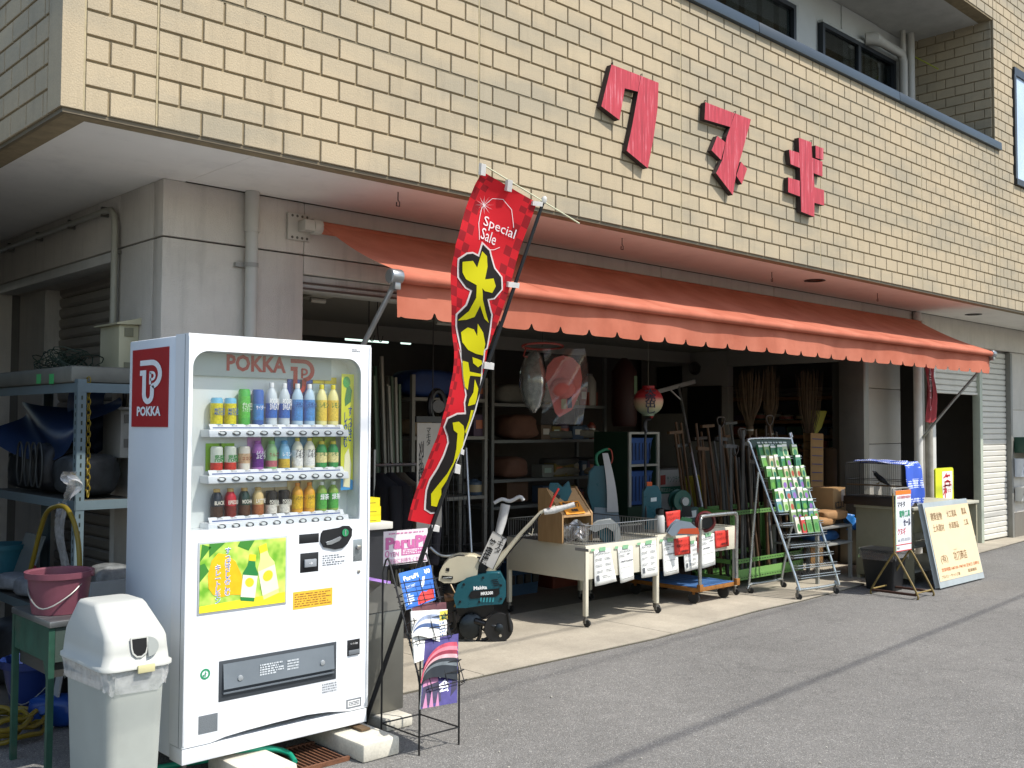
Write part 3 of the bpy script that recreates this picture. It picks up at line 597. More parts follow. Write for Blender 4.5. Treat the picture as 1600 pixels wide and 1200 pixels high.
for x in (1.44, 9.87):
    MB().tube([(x, BY+.005, BZ-.03), (x, .54, 1.86), (x, .99, 1.33)], .0165, 10).build('arm', STEEL, aw)
    MB().lathe([(.03, -.05), (.042, -.045), (.042, .03), (.03, .035)], (x, BY, BZ), (1, 0, 0), 16).box(x-.02, x+.02, BY-.02, BY+.03, BZ-.075, BZ-.02).build('end_fitting', STEEL, aw, bevel=.003)
    MB().box(x-.03, x+.03, .965, 1.0, 1.28, 1.38).build('arm_pivot', pm('3b3a38'), aw, bevel=.004)
    sx = -1 if x < 5 else 1
    MB().box(x-.16*(sx < 0)-.0, x+.16*(sx > 0), .975, .999, RZ-.09, RZ+.075).box(x-.09*(sx < 0), x+.09*(sx > 0), .89, .98, RZ-.035, RZ+.03).tube([(x-.02, RY, RZ), (x+.04, RY, RZ)], .05, 14).build('wall_bracket', pm('b4b0a6', .5), aw, bevel=.003)
    for dz in (-.075, .06):
        for i in range(4): MB().lathe([(.009, 0), (.007, -.007)], (x+sx*(.025+.035*i), .974, RZ+dz), (0, -1, 0), 8).build('bolt', pm('55524c', .5), aw)
# ================================================================ vending machine
VX0, VX1, VY0, VY1, VZ0, VZ1 = 0., .955, -.36, .26, .115, 1.95
VW = mat('vending_white', 'dfe2e4', .32, var=.05, vs=2, coat=.3, grime=.07); VG = mat('vending_grey', 'a8adb0', .5, var=.05); DK = mat('black_plastic', '1a1b1d', .4, var=.15); CHR = mat('chrome', 'c8c8c8', .18, metal=1, var=.05)
vm = thing('vending_machine', 'white drink vending machine with three lit rows of bottles and cans', 'vending machine', (.48, -.05, .0))
MB().box(VX0+.004, VX1-.004, VY0+.1235, VY1, VZ0+.0, VZ1-.004).build('cabinet', mat('cabinet_white', 'cfd5da', .4, var=.04, vs=2), vm, bevel=.008)
MB().box(VX0+.002, VX1-.002, VY0+.002, VY0+.1228, VZ0-.005, VZ0+.062).build('plinth', VW, vm, bevel=.004)
wl, wr = FY(302, 549.5, VY0), FY(564.5, 562, VY0); wb = FY(300, 830, VY0)
wx0, wx1, wz1, wz0 = wl.x, wr.x, (wl.z+wr.z)/2+.004, wb.z
VD = .115; dz0 = VZ0+.066
rad = .075
def arcxz(cx, cz, a0, a1): return [V((cx+rad*math.cos(R(a)), VY0, cz+rad*math.sin(R(a)))) for a in [a0+(a1-a0)*i/8 for i in range(9)]]
dv = (0, VD, 0)
door = MB(); door.prism([(VX0, VY0, wz1), (VX1, VY0, wz1), (VX1, VY0, VZ1), (VX0, VY0, VZ1)], (0, .1228, 0))
door.prism([(VX0, VY0, wz0), (wx0, VY0, wz0), (wx0, VY0, wz1), (VX0, VY0, wz1)], (0, .1228, 0)).prism([(wx1, VY0, wz0), (VX1, VY0, wz0), (VX1, VY0, wz1), (wx1, VY0, wz1)], (0, .1228, 0))
A = arcxz(wx0+rad, wz1-rad, 90, 180); door.prism([V((wx0, VY0, wz1))]+A, (0, .1228, 0))
A = arcxz(wx1-rad, wz1-rad, 0, 90); door.prism([V((wx1, VY0, wz1))]+A, (0, .1228, 0))
# lower door with an arched cut at the foot
foot = [(328, 1167), (352, 1151), (385, 1141), (430, 1129), (480, 1117), (512, 1112.5), (545, 1116)]
fp = [FY(*q, VY0) for q in foot]
zf = [p.z for p in fp]
low = [V((VX0, VY0, wz0)), V((VX0, VY0, dz0))]+[V((p.x, VY0, max(dz0, p.z))) for p in fp]+[V((VX1, VY0, dz0)), V((VX1, VY0, wz0))]
door.prism(low, (0, .1228, 0))
dob = door.build('door', VW, vm, smooth=False)
for xe in (VX0, VX1-.012): MB().box(xe, xe+.012, VY0-.006, VY0-.0003, dz0+.01, VZ1-.01).build('door_edge', VW, vm, bevel=.004)
MB().box(VX0-.0008, VX0+.001, VY0+.03, VY0+.033, dz0, VZ1-.004).build('door_seam', pm('4a4f55'), vm, smooth=False)
MB().box(fp[0].x-.01, fp[-1].x+.01, VY0+.1231, VY0+.1234, dz0, dz0+.1).build('grille_recess', DK, vm, smooth=False)
for i in range(3): MB().box(fp[0].x+.02, fp[-1].x, VY0+.012, VY0+.029, dz0+.012+i*.02, dz0+.018+i*.02).build('grille_bar', pm('3c3f42'), vm, smooth=False)
# display recess
YP = VY0+.11
MB().box(wx0+.0005, wx1-.0005, YP, YP+.01, wz0+.0005, wz1-.0005).build('display_panel', mat('display_white', 'dfe3e0', .5, var=.02), vm, smooth=False)
hb = FY(302, 590, YP); hz = wz1-.105
MB().box(wx0, wx1-.11, YP-.018, YP-.0005, hz, wz1).build('header_board', mat('header_grey', 'b4bfbe', .5, var=.03), vm, bevel=.004)
YH = YP-.0195
PRED = pm('a3242c', .45)
c, w, h = rectY(354, 555.5, 447, 581.5, YH); text('POKKA', PRED, vm, c, w, h, bold=.035)
def emblem(fn, m, parent):                   # two nested strokes, unit box x 0..1, y 0..1.4
    o = MB()
    for q in ribbon([(0, 1.3), (.52, 1.3)]+arc(.52, .92, .38, .38, 90, -80, 12)+[(.56, .52)], .17): o.quad(*[fn(*p) for p in q])
    for q in ribbon([(0, .98), (.2, .98), (.2, .35)]+arc(.38, .30, .18, .24, 180, 360, 8)+[(.56, .56)], .17): o.quad(*[fn(*p) for p in q])
    for q in ribbon([(.47, .98), (.47, .6)], .09): o.quad(*[fn(*p) for p in q])
    for q in ribbon([(.44, .98), (.56, .98)]+arc(.56, .87, .11, .11, 90, -90, 6)+[(.47, .76)], .08): o.quad(*[fn(*p) for p in q])
    return o.build('emblem', m, parent, smooth=False)
c, w, h = rectY(454, 561, 492, 614, YH); emblem(lambda x, y: c-w/2-h/2+w*x+h*(y/1.4), PRED, vm)
glass = MB().box(wx0-.004, wx1+.004, VY0+.012, VY0+.016, wz0, wz1).build('display_pane', clear_film('vending_pane', (.98, .99, .99), .0, .01), vm, smooth=False)
# product rows
def k3(x, y): return 290+x/4, 530+y/4
BARS = [((145, 585), (1018, 588), 545, 525), ((140, 872), (1018, 853), 828, 806), ((140, 1172), (1018, 1118), 1115, 1093)]
YS = VY0+.075
rowz = []
for (a, b_, sy, iy) in BARS:
    L = FY(*k3(*a), VY0+.03); Rr = FY(*k3(*b_), VY0+.03); z = (L.z+Rr.z)/2
    o = MB().add([(L.x, VY0+.022, z-.018), (Rr.x, VY0+.022, z-.018), (Rr.x, VY0+.03, z+.016), (L.x, VY0+.03, z+.016), (L.x, YP-.001, z+.016), (Rr.x, YP-.001, z+.016), (L.x, YP-.001, z-.018), (Rr.x, YP-.001, z-.014)],
                 [(0, 1, 2, 3), (3, 2, 5, 4), (0, 3, 4, 6), (1, 7, 5, 2), (0, 6, 7, 1)]).build('button_bar', VW, vm, bevel=.004)
    s_ = MB().add([(L.x+.01, VY0+.036, z+.0165), (Rr.x-.02, VY0+.036, z+.0165), (Rr.x-.02, VY0+.052, z+.04), (L.x+.01, VY0+.052, z+.04)], [(0, 1, 2, 3)]).build('price_strip', VW, vm, smooth=False)
    for f0, f1 in ((.02, .49), (.51, .97)):
        MB().add([(L.x+.01+(Rr.x-L.x-.03)*f, VY0+.036+t_*.016-.0006, z+.0165+t_*.0235) for f, t_ in ((f0, .2), (f1, .2), (f1, .42), (f0, .42))], [(0, 1, 2, 3)]).build('price_stripe', pm('2a4a8a'), s_, smooth=False)
    rowz.append((z+.03, L.x, Rr.x))
    for i in range(10):
        x = L.x+(Rr.x-L.x)*(.085+.0935*i)
        q = thing('x', '', '') if False else None
        bt = MB().lathe([(.0175, 0), (.0175, -.004), (.014, -.005)], (0, 0, 0), (0, 1, -.27), 16)
        bt.v = [V((p.x*1.15, p.y, p.z*.62)) for p in bt.v]
        bt.v = [p+V((x, VY0+.026, z)) for p in bt.v]; bo = bt.build('button', pm('3a3d40', .25), vm)
        bt = MB().lathe([(.010, -.004), (.009, -.0085), (.004, -.009)], (0, 0, 0), (0, 1, -.27), 12); bt.v = [V((p.x*1.3-.002, p.y, p.z*.7))+V((x, VY0+.0255, z)) for p in bt.v]; bt.build('button_cap', pm('d4d8d6', .3), bo)
        text('¥110' if (i+rowz.index(rowz[-1])) % 4 else '¥150', pm('4b4f57'), s_, (x, VY0+.0445, z+.0335), V((.026, 0, 0)), V((0, .0045, .0066)), name='price')
def pet(r, h): return [(r*.86, 0), (r, .004), (r, h*.1), (r*.95, h*.14), (r, h*.18), (r, h*.62), (r*.92, h*.72), (r*.6, h*.83), (r*.36, h*.89), (r*.36, h*.92)]
def can(r, h): return [(r*.8, 0), (r, h*.03), (r, h*.94), (r*.84, h*.985), (r*.84, h), (r*.76, h), (r*.74, h*.985)]
def bcan(r, h): return [(r*.85, 0), (r, h*.03), (r, h*.6), (r*.9, h*.7), (r*.55, h*.84), (r*.5, h*.86)]
SM = {}
def sample(x, z, kind, h_, body, label, cap, txt='', tc='ffffff', cardc=None, r=.027, tr=0, name='drink_sample'):
    y = YS; h = h_*1.05
    o = MB().lathe((can if kind == 'can' else bcan if kind == 'bcan' else pet)(r, h), (x, y, z), n=18).build(name, pm(body, .3, coat=.2), vm)
    if label:
        lo, hi = (.08, .92) if kind == 'can' else ((.05, .6) if kind == 'bcan' else (.2, .6))
        if isinstance(label, tuple): label, lo, hi = label
        MB().lathe([(r*1.012, h*lo), (r*1.015, h*(lo+.01)), (r*1.015, h*(hi-.01)), (r*1.012, h*hi)], (x, y, z), n=18, cap=False).build('label', pm(label, .35, var=.3, vs=110), o)
    if cap:
        b0 = .84 if kind == 'bcan' else .89; cr_ = r*(.55 if kind == 'bcan' else .42)
        MB().lathe([(cr_, h*b0), (cr_*1.02, h*(b0+.09)), (cr_*.9, h*(b0+.11))], (x, y, z), n=14).build('cap', pm(cap, .35), o)
    if txt:
        if isinstance(txt, str): txt = [txt]
        for i, s in enumerate(txt): text(s, pm(tc), o, (x, y-r*1.03-.001, z+h*(.5-.13*(i-(len(txt)-1)/2))), V((r*1.75, 0, 0)), V((0, 0, h*.13 if len(s) > 2 else h*.2)), bold=.015)
    if cardc:
        MB().box(x-.0365, x+.0365, y+.031, y+.0325, z, z+h*1.12).build('backing_card', pm(cardc, .6), o, smooth=False)
    return o
cx1 = [193, 278, 365, 450, 535, 615, 697, 772, 848, 920]
def xs_of(row): z, a, b_ = rowz[row]; return [FY(*k3(q, 500+280*row), YS).x for q in cx1]
X = xs_of(0); z = rowz[0][0]+.004
for i in (0, 1): sample(X[i], z, 'can', .118, '6fb8d8', ('e3d62c', .05, .8), None, ['MATCH', 'MATCH'], '3a6fb0')
sample(X[2], z, 'can', .158, '46b44c', ('5cc653', .2, .8), None, ['デカメロ', 'ファミリー'], 'f4f4e8')
sample(X[3], z, 'can', .158, '2b5fae', ('3f86d0', .15, .6), None, ['サイダー'], 'ffffff')
for i in (4, 5): sample(X[i], z, 'pet', .19, 'cfd9df', ('2d6cc0', .18, .52), 'eef0f2', ['POCARI', 'SWEAT'], 'ffffff')
for i in (6, 7): sample(X[i], z, 'pet', .19, 'b9d3e6', ('4a93d6', .12, .62), 'f2f2f2', ['天然水'], '1d4f9a', cardc='1e4fae')
for i in (8, 9): sample(X[i], z, 'pet', .19, 'efe6a0', ('f0d052', .12, .62), 'e8d820', ['レモン'], '2f7a3a', cardc='c9dfe6')
for i, s in ((6, '2b59b0'), (7, '2b59b0'), (8, 'd9c631'), (9, 'd9c631')): MB().box(X[i]-.0355, X[i]+.0355, YS+.025, YS+.0265, z+.205, z+.237).build('topper_card', pm(s), vm, smooth=False)
X = xs_of(1); z = rowz[1][0]+.004
for i in (0, 1): sample(X[i], z, 'can', .105, 'e6ead8', ('cf3b2a', .05, .35), None, ['野菜', '100'], '2f8a3a', cardc='8fbf32')
sample(X[2], z, 'can', .105, 'e9e2d2', ('d9b58d', .3, .7), None, ['ココア'], 'a04a2a')
sample(X[3], z, 'bcan', .135, 'b06bb8', ('6a2a86', .1, .55), 'a24aa2', ['ふくふく', 'ぶどう'], 'ffffff', cardc='d9a3d6')
sample(X[4], z, 'bcan', .135, '9ac489', ('c26a72', .1, .3), '86c46a', ['りんご'], 'a03040', cardc='a9c08a')
sample(X[5], z, 'bcan', .135, '8fc3e2', ('d9b53a', .05, .35), '5aa6dc', ['レモン'], 'ffffff', cardc='a9d2e6')
for i in (6, 7): sample(X[i], z, 'pet', .14, 'f0ead0', ('f6f4ec', .1, .6), 'e6d24a', ['アイス', 'レモン'], '2a2a2a', cardc='86b8d8')
for i in (8, 9): sample(X[i], z, 'bcan', .13, '3f9a52', ('f4e6a0', .2, .55), 'e2cc35', ['レモン'], '2f7a3a', cardc='b8ce35')
X = xs_of(2); z = rowz[2][0]+.004
for i, (bc, lc) in enumerate((('20262e', '4a3426'), ('c01f2e', '7a2a20'), ('1f3a2e', '5a3a26'), ('d9bd82', 'a9643a'))):
    sample(X[i], z, 'bcan', .13, bc, (lc, .04, .38), 'c9a45a', [['BLACK', 'ESPRESSO', 'MOCHA', 'LATTE'][i]], 'f2ead8')
for i in (4, 5): sample(X[i], z, 'can', .105, '26221e', ('e8e2d4', .06, .42), None, ['POKKA', 'COFFEE'], 'f0ead8', cardc='c9b287')
for i in (6, 7): sample(X[i], z, 'pet', .135, 'e6a52c', ('f0c02a', .15, .6), 'e8931f', ['レモンティー'], '2a2a22', cardc='e2d29a')
for i in (8, 9): sample(X[i], z, 'pet', .135, '8fae4a', ('58b04a', .1, .62), 'e9efe4', ['緑茶'], 'ffffff', cardc='d9e6c8')
# tall side poster inside the window
c, w, h = rectY(546, 585, 564, 765, VY0+.05); c = V((wx1-.04, VY0+.055, c.z)); w = V((.072, 0, 0))
ps = card('side_poster', c, w, h, pm('d6d93a'), vm)
flat('print', [ell(.4, .93, .3, .05)], lambda x, y: c+w*(x-.5)+h*(y-.5)+V((0, -.001, 0)), pm('2f9a4a'), ps)
flat('print', [[(.3, .72), (.75, .76), (.85, .86), (.65, .9), (.4, .88), (.25, .78)]], lambda x, y: c+w*(x-.5)+h*(y-.5)+V((0, -.001, 0)), pm('2c7a44'), ps)
flat('print', [[(.2, .03), (.75, .02), (.85, .22), (.6, .36), (.3, .3)]], lambda x, y: c+w*(x-.5)+h*(y-.5)+V((0, -.001, 0)), pm('f2ecc0'), ps)
flat('print', [[(0, 0), (1, 0), (1, .08), (0, .14)]], lambda x, y: c+w*(x-.5)+h*(y-.5)+V((0, -.0006, 0)), pm('4aa0d8'), ps)
text('すっぱさ', pm('23548f'), ps, c+w*.22+h*.07+V((0, -.0014, 0)), w*.32, h*.3, vert=True, bold=.02); text('しみこむ', pm('23548f'), ps, c-w*.15+h*.02+V((0, -.0014, 0)), w*.32, h*.3, vert=True, bold=.02)
# lower front: poster, coin parts, flap, stickers
YF = VY0-.0008
def q4(poly, Y=YF):
    P = [FY(*p, Y) for p in poly]; x0 = (P[0].x+P[3].x)/2; x1 = (P[1].x+P[2].x)/2; z1 = (P[0].z+P[1].z)/2; z0 = (P[2].z+P[3].z)/2
    return V(((x0+x1)/2, Y, (z0+z1)/2)), V((x1-x0, 0, 0)), V((0, 0, z1-z0))
def k4(*q): return [(290+x/3, 800+y/3) for x, y in q]
c, w, h = q4(k4((62, 150), (465, 122), (467, 425), (65, 472)))
PG = bpy.data.materials.new('lemon_poster'); PG.use_nodes = True; n = PG.node_tree.nodes; l = PG.node_tree.links; b = n['Principled BSDF']
tcx = n.new('ShaderNodeTexCoord'); t = n.new('ShaderNodeTexNoise'); t.inputs['Scale'].default_value = 14; t.inputs['Detail'].default_value = 2; l.new(tcx.outputs['Object'], t.inputs[0])
cr = n.new('ShaderNodeValToRGB'); l.new(t.outputs['Fac'], cr.inputs[0]); e = cr.color_ramp.elements; e[0].position = .35; e[0].color = lin('6aa52c'); e[1].position = .68; e[1].color = lin('cfe36a'); l.new(cr.outputs[0], b.inputs['Base Color']); b.inputs['Roughness'].default_value = .3
MB().box(c.x-w.x/2-.008, c.x+w.x/2+.008, VY0-.004, VY0-.0004, c.z-h.z/2-.008, c.z+h.z/2+.008).build('poster_frame', VG, vm, bevel=.0015)
c = c+V((0, -.0045, 0)); ps = card('lemon_poster', c, w, h, PG, vm, t=.0006)
fn = lambda x, y, d=.001: c+w*(x-.5)+h*(y-.5)+V((0, -d, 0))
flat('print', [[(0, 0), (1, 0), (1, .16), (0, .1)]], fn, pm('e6d52a'), ps)
flat('print', [[(.0, .75), (.12, .95), (.02, 1)], [(.1, .8), (.28, 1), (.1, 1)], [(.42, .93), (.55, .85), (.62, 1), (.45, 1)], [(0, .45), (.1, .6), (.05, .72), (0, .7)]], fn, pm('3a7d2c'), ps)
flat('print', [[(.1, .35), (.09, .55), (.13, .75), (.2, .85), (.3, .82), (.4, .7), (.47, .5), (.5, .28), (.46, .2), (.36, .22), (.25, .2), (.15, .25)]], lambda x, y: fn(x, y, .0014), pm('e9b31c', .35, var=.15, vs=12), ps)
def flatbottle(cx, cy, s, lean, body, lab, capc):
    def f2(x, y, d): a = R(lean); X = x*s; Y = y*s; return fn(cx+(X*math.cos(a)+Y*math.sin(a))*.58, cy+(Y*math.cos(a)-X*math.sin(a)), d)
    flat('print', [[(-.2, -.5), (.2, -.5), (.22, .1), (.12, .25), (.09, .38), (-.09, .38), (-.12, .25), (-.22, .1)]], lambda x, y: f2(x, y, .0018), pm(body, .3), ps)
    flat('print', [[(-.21, -.42), (.21, -.42), (.215, .05), (-.215, .05)]], lambda x, y: f2(x, y, .0021), pm(lab, .4), ps)
    flat('print', [[(-.1, .36), (.1, .36), (.1, .5), (-.1, .5)]], lambda x, y: f2(x, y, .0021), pm(capc, .4), ps)
    flat('print', [ell(0, -.1, .13, .1)], lambda x, y: f2(x, y, .0024), pm('e8c22a'), ps)
flatbottle(.57, .44, .7, 8, '2a7a3e', 'dcdcc4', 'd9c322'); flatbottle(.77, .52, .82, -14, 'd2dc8a', 'dfe3bd', 'e8d02a')
BLUW = pm('2d5fa8')
text('すっぱさしみこむ', pm('f4f7fb'), ps, fn(.31, .57, .0028), w*.072, h*.715, vert=True, bold=.03); text('すっぱさしみこむ', BLUW, ps, fn(.31, .57, .0031), w*.062, h*.70, vert=True)
text('キレートレモン', pm('f4f7fb'), ps, fn(.2, .4, .0028), w*.066, h*.575, vert=True, bold=.03); text('キレートレモン', BLUW, ps, fn(.2, .4, .0031), w*.058, h*.56, vert=True)
c, w, h = q4(k4((532, 107), (625, 98), (625, 142), (532, 150))); card('price_display', c, w, h, DK, vm, t=.003, bevel=.001)
co = thing('x', '', '') if False else None
cc, cw, ch = q4(k4((632, 82), (775, 60), (775, 165), (632, 180)))
fn = lambda x, y, d=.0: cc+cw*(x-.5)+ch*(y-.5)+V((0, -d, 0))
mb = MB(); mb.prism([fn(*p) for p in [(.02, .75), (.08, .88), (.6, .95), (.72, 1.02), (.9, 1.0), (1., .85), (.99, .55), (.85, .2), (.7, .03), (.45, 0), (.1, .15), (.0, .4)]], (0, -.008, 0)); cm = mb.build('coin_unit', DK, vm, bevel=.002)
mb = MB(); mb.prism([fn(*p, .009) for p in [(.15, .35), (.35, .42), (.6, .55), (.62, .5), (.55, .38), (.3, .25), (.17, .25)]], (0, -.006, 0)); mb.build('return_lever', pm('9ea2a4', .3, metal=.7), cm, bevel=.0015)
MB().lathe([(.018, 0), (.018, -.004), (.011, -.004), (.011, -.002)], fn(.77, .72, .008), (0, 1, 0), 20).build('coin_ring', pm('2f8a5a', .3), cm); MB().box(fn(.76, .7).x, fn(.76, .7).x+.004, VY0-.014, VY0-.009, fn(.7, .6).z, fn(.7, .84).z).build('coin_slot', pm('cfd3d4', .3, metal=.8), cm)
c, w, h = q4(k4((537, 195), (623, 187), (623, 277), (537, 287))); bl = card('bill_slot', c, w, h, DK, vm, t=.004, bevel=.001)
MB().obox(c+V((0, -.008, -.002)), w*.32, h*.2, V((0, .006, 0))).build('bill_guide', pm('8b9094', .3), bl, bevel=.003); text('→', pm('e9e9e9'), bl, c+V((0, -.0145, -.002)), w*.2, h*.14)
c, w, h = q4(k4((642, 203), (745, 192), (745, 245), (642, 255))); lines(vm, c, w, h, 5, pm('6b6f75'), 3)
c, w, h = q4(k4((503, 373), (688, 357), (688, 438), (503, 455))); st = card('notice_sticker', c, w, h, pm('dcae35', .5), vm, t=.0006); lines(st, c+V((0, -.0007, 0)), w*.92, h*.8, 6, pm('8a5a28'), 5, fill=.4)
c, w, h = q4(k4((785, 130), (828, 125), (828, 228), (785, 234))); lk = card('lock_plate', c, w, h, pm('8f9698', .3, metal=.6), vm, t=.003, bevel=.002); MB().lathe([(.012, 0), (.012, -.012), (.006, -.013)], c+V((0, -.002, .015)), (0, 1, 0), 14).build('lock', CHR, lk); MB().lathe([(.009, 0), (.009, -.004), (.002, -.005)], FY(560, 893, VY0), (0, 1, 0), 12).build('screw', CHR, vm)
c, w, h = q4(k4((155, 698), (706, 610), (706, 785), (155, 888))); fl = MB().obox(c+V((0, .002, 0)), w/2, h/2, V((0, .0035, 0))).build('delivery_recess', mat('flap_dark', '3a3f44', .45, var=.1), vm, bevel=.002)
MB().add([c+w*a+h*b_+V((0, d, 0)) for a, b_, d in ((-.47, -.2, -.014), (.47, -.2, -.014), (.47, .42, -.005), (-.47, .42, -.005))], [(0, 1, 2, 3)]).build('delivery_flap', mat('flap_plastic', '6b7379', .2, var=.12, vs=3), fl, smooth=False)
MB().obox(c+h*-.3+V((0, -.008, 0)), w*.47, h*.02, V((0, .005, 0))).build('flap_lip', pm('5f666c', .3), fl, bevel=.001)
for u in (-.34, .36): MB().lathe([(.013, 0), (.012, -.006), (.004, -.008)], c+w*u+h*.02+V((0, -.011, 0)), (0, 1, .15), 14).build('flap_knob', pm('b9bfc2', .2, metal=.5), fl)
lines(fl, c+w*-.08+h*.12+V((0, -.0125, 0)), w*.2, h*.3, 5, pm('c3c9cc'), 8); lines(fl, c+w*.1+h*.12+V((0, -.0125, 0)), w*.1, h*.28, 4, pm('c3c9cc'), 9)
c, w, h = q4(k4((757, 600), (817, 594), (817, 668), (757, 675))); cr_ = card('coin_return', c, w, h, DK, vm, t=.004, bevel=.0015); MB().obox(c+h*-.28+V((0, -.006, 0)), w*.42, h*.14, V((0, .003, 0))).build('return_lip', pm('6c7175', .3), cr_, bevel=.001)
text('つり銭', pm('d9d9d9'), cr_, c+h*.25+V((0, -.0035, 0)), w*.6, h*.12)
c, w, h = q4(k4((640, 803), (708, 795), (708, 842), (640, 850))); lines(vm, c, w, h, 4, pm('8d9196'), 11)
c, w, h = q4(k4((753, 880), (823, 868), (823, 912), (753, 922))); sp_ = card('data_plate', c, w, h, pm('8a8f94', .35, metal=.4), vm, t=.001); card('data_sheet', c+V((0, -.0008, 0)), w*.8, h*.66, pm('eceeee'), sp_, t=.0005); lines(sp_, c+V((0, -.0015, 0)), w*.7, h*.5, 3, pm('4b4f55'), 12)
c, w, h = q4(k4((60, 955), (150, 945), (150, 1030), (60, 1040))); card('mesh_plate', c, w, h, pm('7d8387', .4, metal=.5, bump=.8, bs=300), vm, t=.001)
c = FY(290+92/3, 800+760/3, YF); gr = pm('2a8a5e')
rc = flat('recycle_sticker', [q for q in [[tuple(p) for p in q] for q in ribbon(ell(0, 0, .019, .019, 28), .0085, True)]], lambda x, y: c+V((x, -.0004, y)), gr, vm)
flat('print', [[(-.002, -.012), (.002, -.012), (.003, .001), (.006, .0), (.006, .004), (-.001, .006), (-.003, .002)], ell(.001, .009, .0025, .0025, 10), [(-.01, -.011), (-.005, -.011), (-.004, -.002), (-.011, -.002)]], lambda x, y: c+V((x, -.0006, y)), gr, rc)
c, w, h = q4([(550, 545), (564, 546), (564, 551), (550, 550)]); lines(vm, c, w, h, 2, pm('6b6f75'), 4)
# side logo board on the flank
a, b_ = FX(207.5, 548, -.0006), FX(263.5, 541, -.0006); zt = (a.z+b_.z)/2; zb2 = (FX(207.5, 667, -.0006).z+FX(263.5, 667, -.0006).z)/2
c = V((.0032, (a.y+b_.y)/2, (zt+zb2)/2)); w = V((0, b_.y-a.y, 0)); h = V((0, 0, zt-zb2)); cs = V((-.0006, c.y, c.z))
lb = MB().obox(cs+V((.002, 0, 0)), w/2, h/2, V((.0022, 0, 0))).build('side_logo', pm('9c1f24', .4), vm, smooth=False)
SW = pm('dfe3e6', .4); off = V((-.0018, 0, 0))
emblem(lambda x, y: cs+off*1.6+w*(-.26+.62*x)+h*(-.2+.56*y/1.4), SW, lb); text('POKKA', SW, lb, cs+off*1.6+h*-.3, w*.66, h*.125, bold=.04)
for x, y, d in ((.04, .2, 0), (.91, .2, 0), (.04, -.3, 0), (.91, -.3, 0)): MB().lathe([(.03, 0), (.03, .02), (.012, .022), (.012, VZ0)], (x, y if y > 0 else -.3, .0+0), n=12).build('leveling_foot', pm('6b6a66', .4, metal=.5), vm)
MB().box(.88, .93, -.42, -.25, .09, .1).build('anchor_plate', mat('rusty_bracket', '5d4a33', .8, var=.4, vs=20), vm)
# ================================================================ concrete blocks, grate, hose
CB = concrete('block_concrete', 'c4bfb0', 6, .2)
def block(x0, x1, y0, y1, z1, label): 
    mb = MB().box(x0, x1, y0, y1, 0.001, z1); o = mb.build('concrete_block', CB, bevel=.012, seg=2); tag(o, label, 'concrete block', 'concrete blocks under the vending machine'); return o
block(.775, .985, -.585, -.02, .086, 'long concrete block under the front corner of the vending machine, by the magazine rack')
block(.2, .42, -.60, -.2, .088, 'concrete block under the vending machine near the grey litter bin')
block(1.14, 1.31, -.27, -.06, .06, 'small concrete block under the grey steel bin behind the flag pole')
gt = thing('drain_grate', 'rusty drain grate on the ground under the vending machine', 'grate', (.6, -.3, 0)); RU = mat('rust', '6b4630', .9, var=.4, vs=20)
for yy in (-.5, -.2): MB().box(.44, .76, yy, yy+.015, .001, .02).build('frame_bar', RU, gt, smooth=False)
for i in range(13): MB().box(.45+i*.024, .457+i*.024, -.485, -.2, .001, .016).build('bar', RU, gt, smooth=False)
hz = [GZ(225, 1204, .03), GZ(262, 1197, .03), GZ(320, 1188, .05), GZ(362, 1179, .08), GZ(395, 1171, .095), GZ(425, 1170, .08), GZ(450, 1177, .03), GZ(461, 1191, .015)]
def smooth_path(P, k=6):
    out = []; n_ = len(P)
    for i in range(n_-1):
        p0, p1, p2, p3 = P[max(i-1, 0)], P[i], P[i+1], P[min(i+2, n_-1)]
        for j in range(k):
            t = j/k; out.append(.5*((2*p1)+(p2-p0)*t+(2*p0-5*p1+4*p2-p3)*t*t+(3*p1-p0-3*p2+p3)*t**3))
    out.append(P[-1]); return out
HOSE = mat('green_hose', '1f8f72', .35, var=.1)
o = MB().tube(smooth_path(hz), .0135, 10).build('garden_hose', HOSE); tag(o, 'green hose lying under the front of the vending machine', 'hose')
# ================================================================ litter bin
def rrect(x0, x1, y0, y1, z, r, n=5):
    out = []
    for cx, cy, a in ((x1-r, y1-r, 0), (x0+r, y1-r, 90), (x0+r, y0+r, 180), (x1-r, y0+r, 270)):
        for i in range(n+1): q = R(a+90*i/n); out.append(V((cx+r*math.cos(q), cy+r*math.sin(q), z if not callable(z) else 0)))
    return out
LB = mat('bin_plastic', '9fa39c', .5, var=.06, vs=5, grime=.12); LBL = mat('bin_lid_plastic', 'b2b3ac', .5, var=.05, vs=5)
lbx0, lbx1, lby0, lby1 = -.405, -.12, -.53, -.04
lb = thing('litter_bin', 'grey plastic litter bin with hooded lid and clear liner beside the vending machine', 'litter bin', (-.26, -.3, 0))
MB().rings([rrect(lbx0+.04, lbx1-.036, lby0+.045, lby1-.045, 0, .04), rrect(lbx0+.02, lbx1-.018, lby0+.02, lby1-.02, .55, .05), rrect(lbx0+.016, lbx1-.014, lby0+.016, lby1-.016, .595, .05)]).build('bin_body', LB, lb, ang=60)
def lidring(x0, x1, y0, y1, z, r, tilt=0): return [V((p.x, p.y, p.z+tilt*(p.y-y0))) for p in rrect(x0, x1, y0, y1, z, r)]
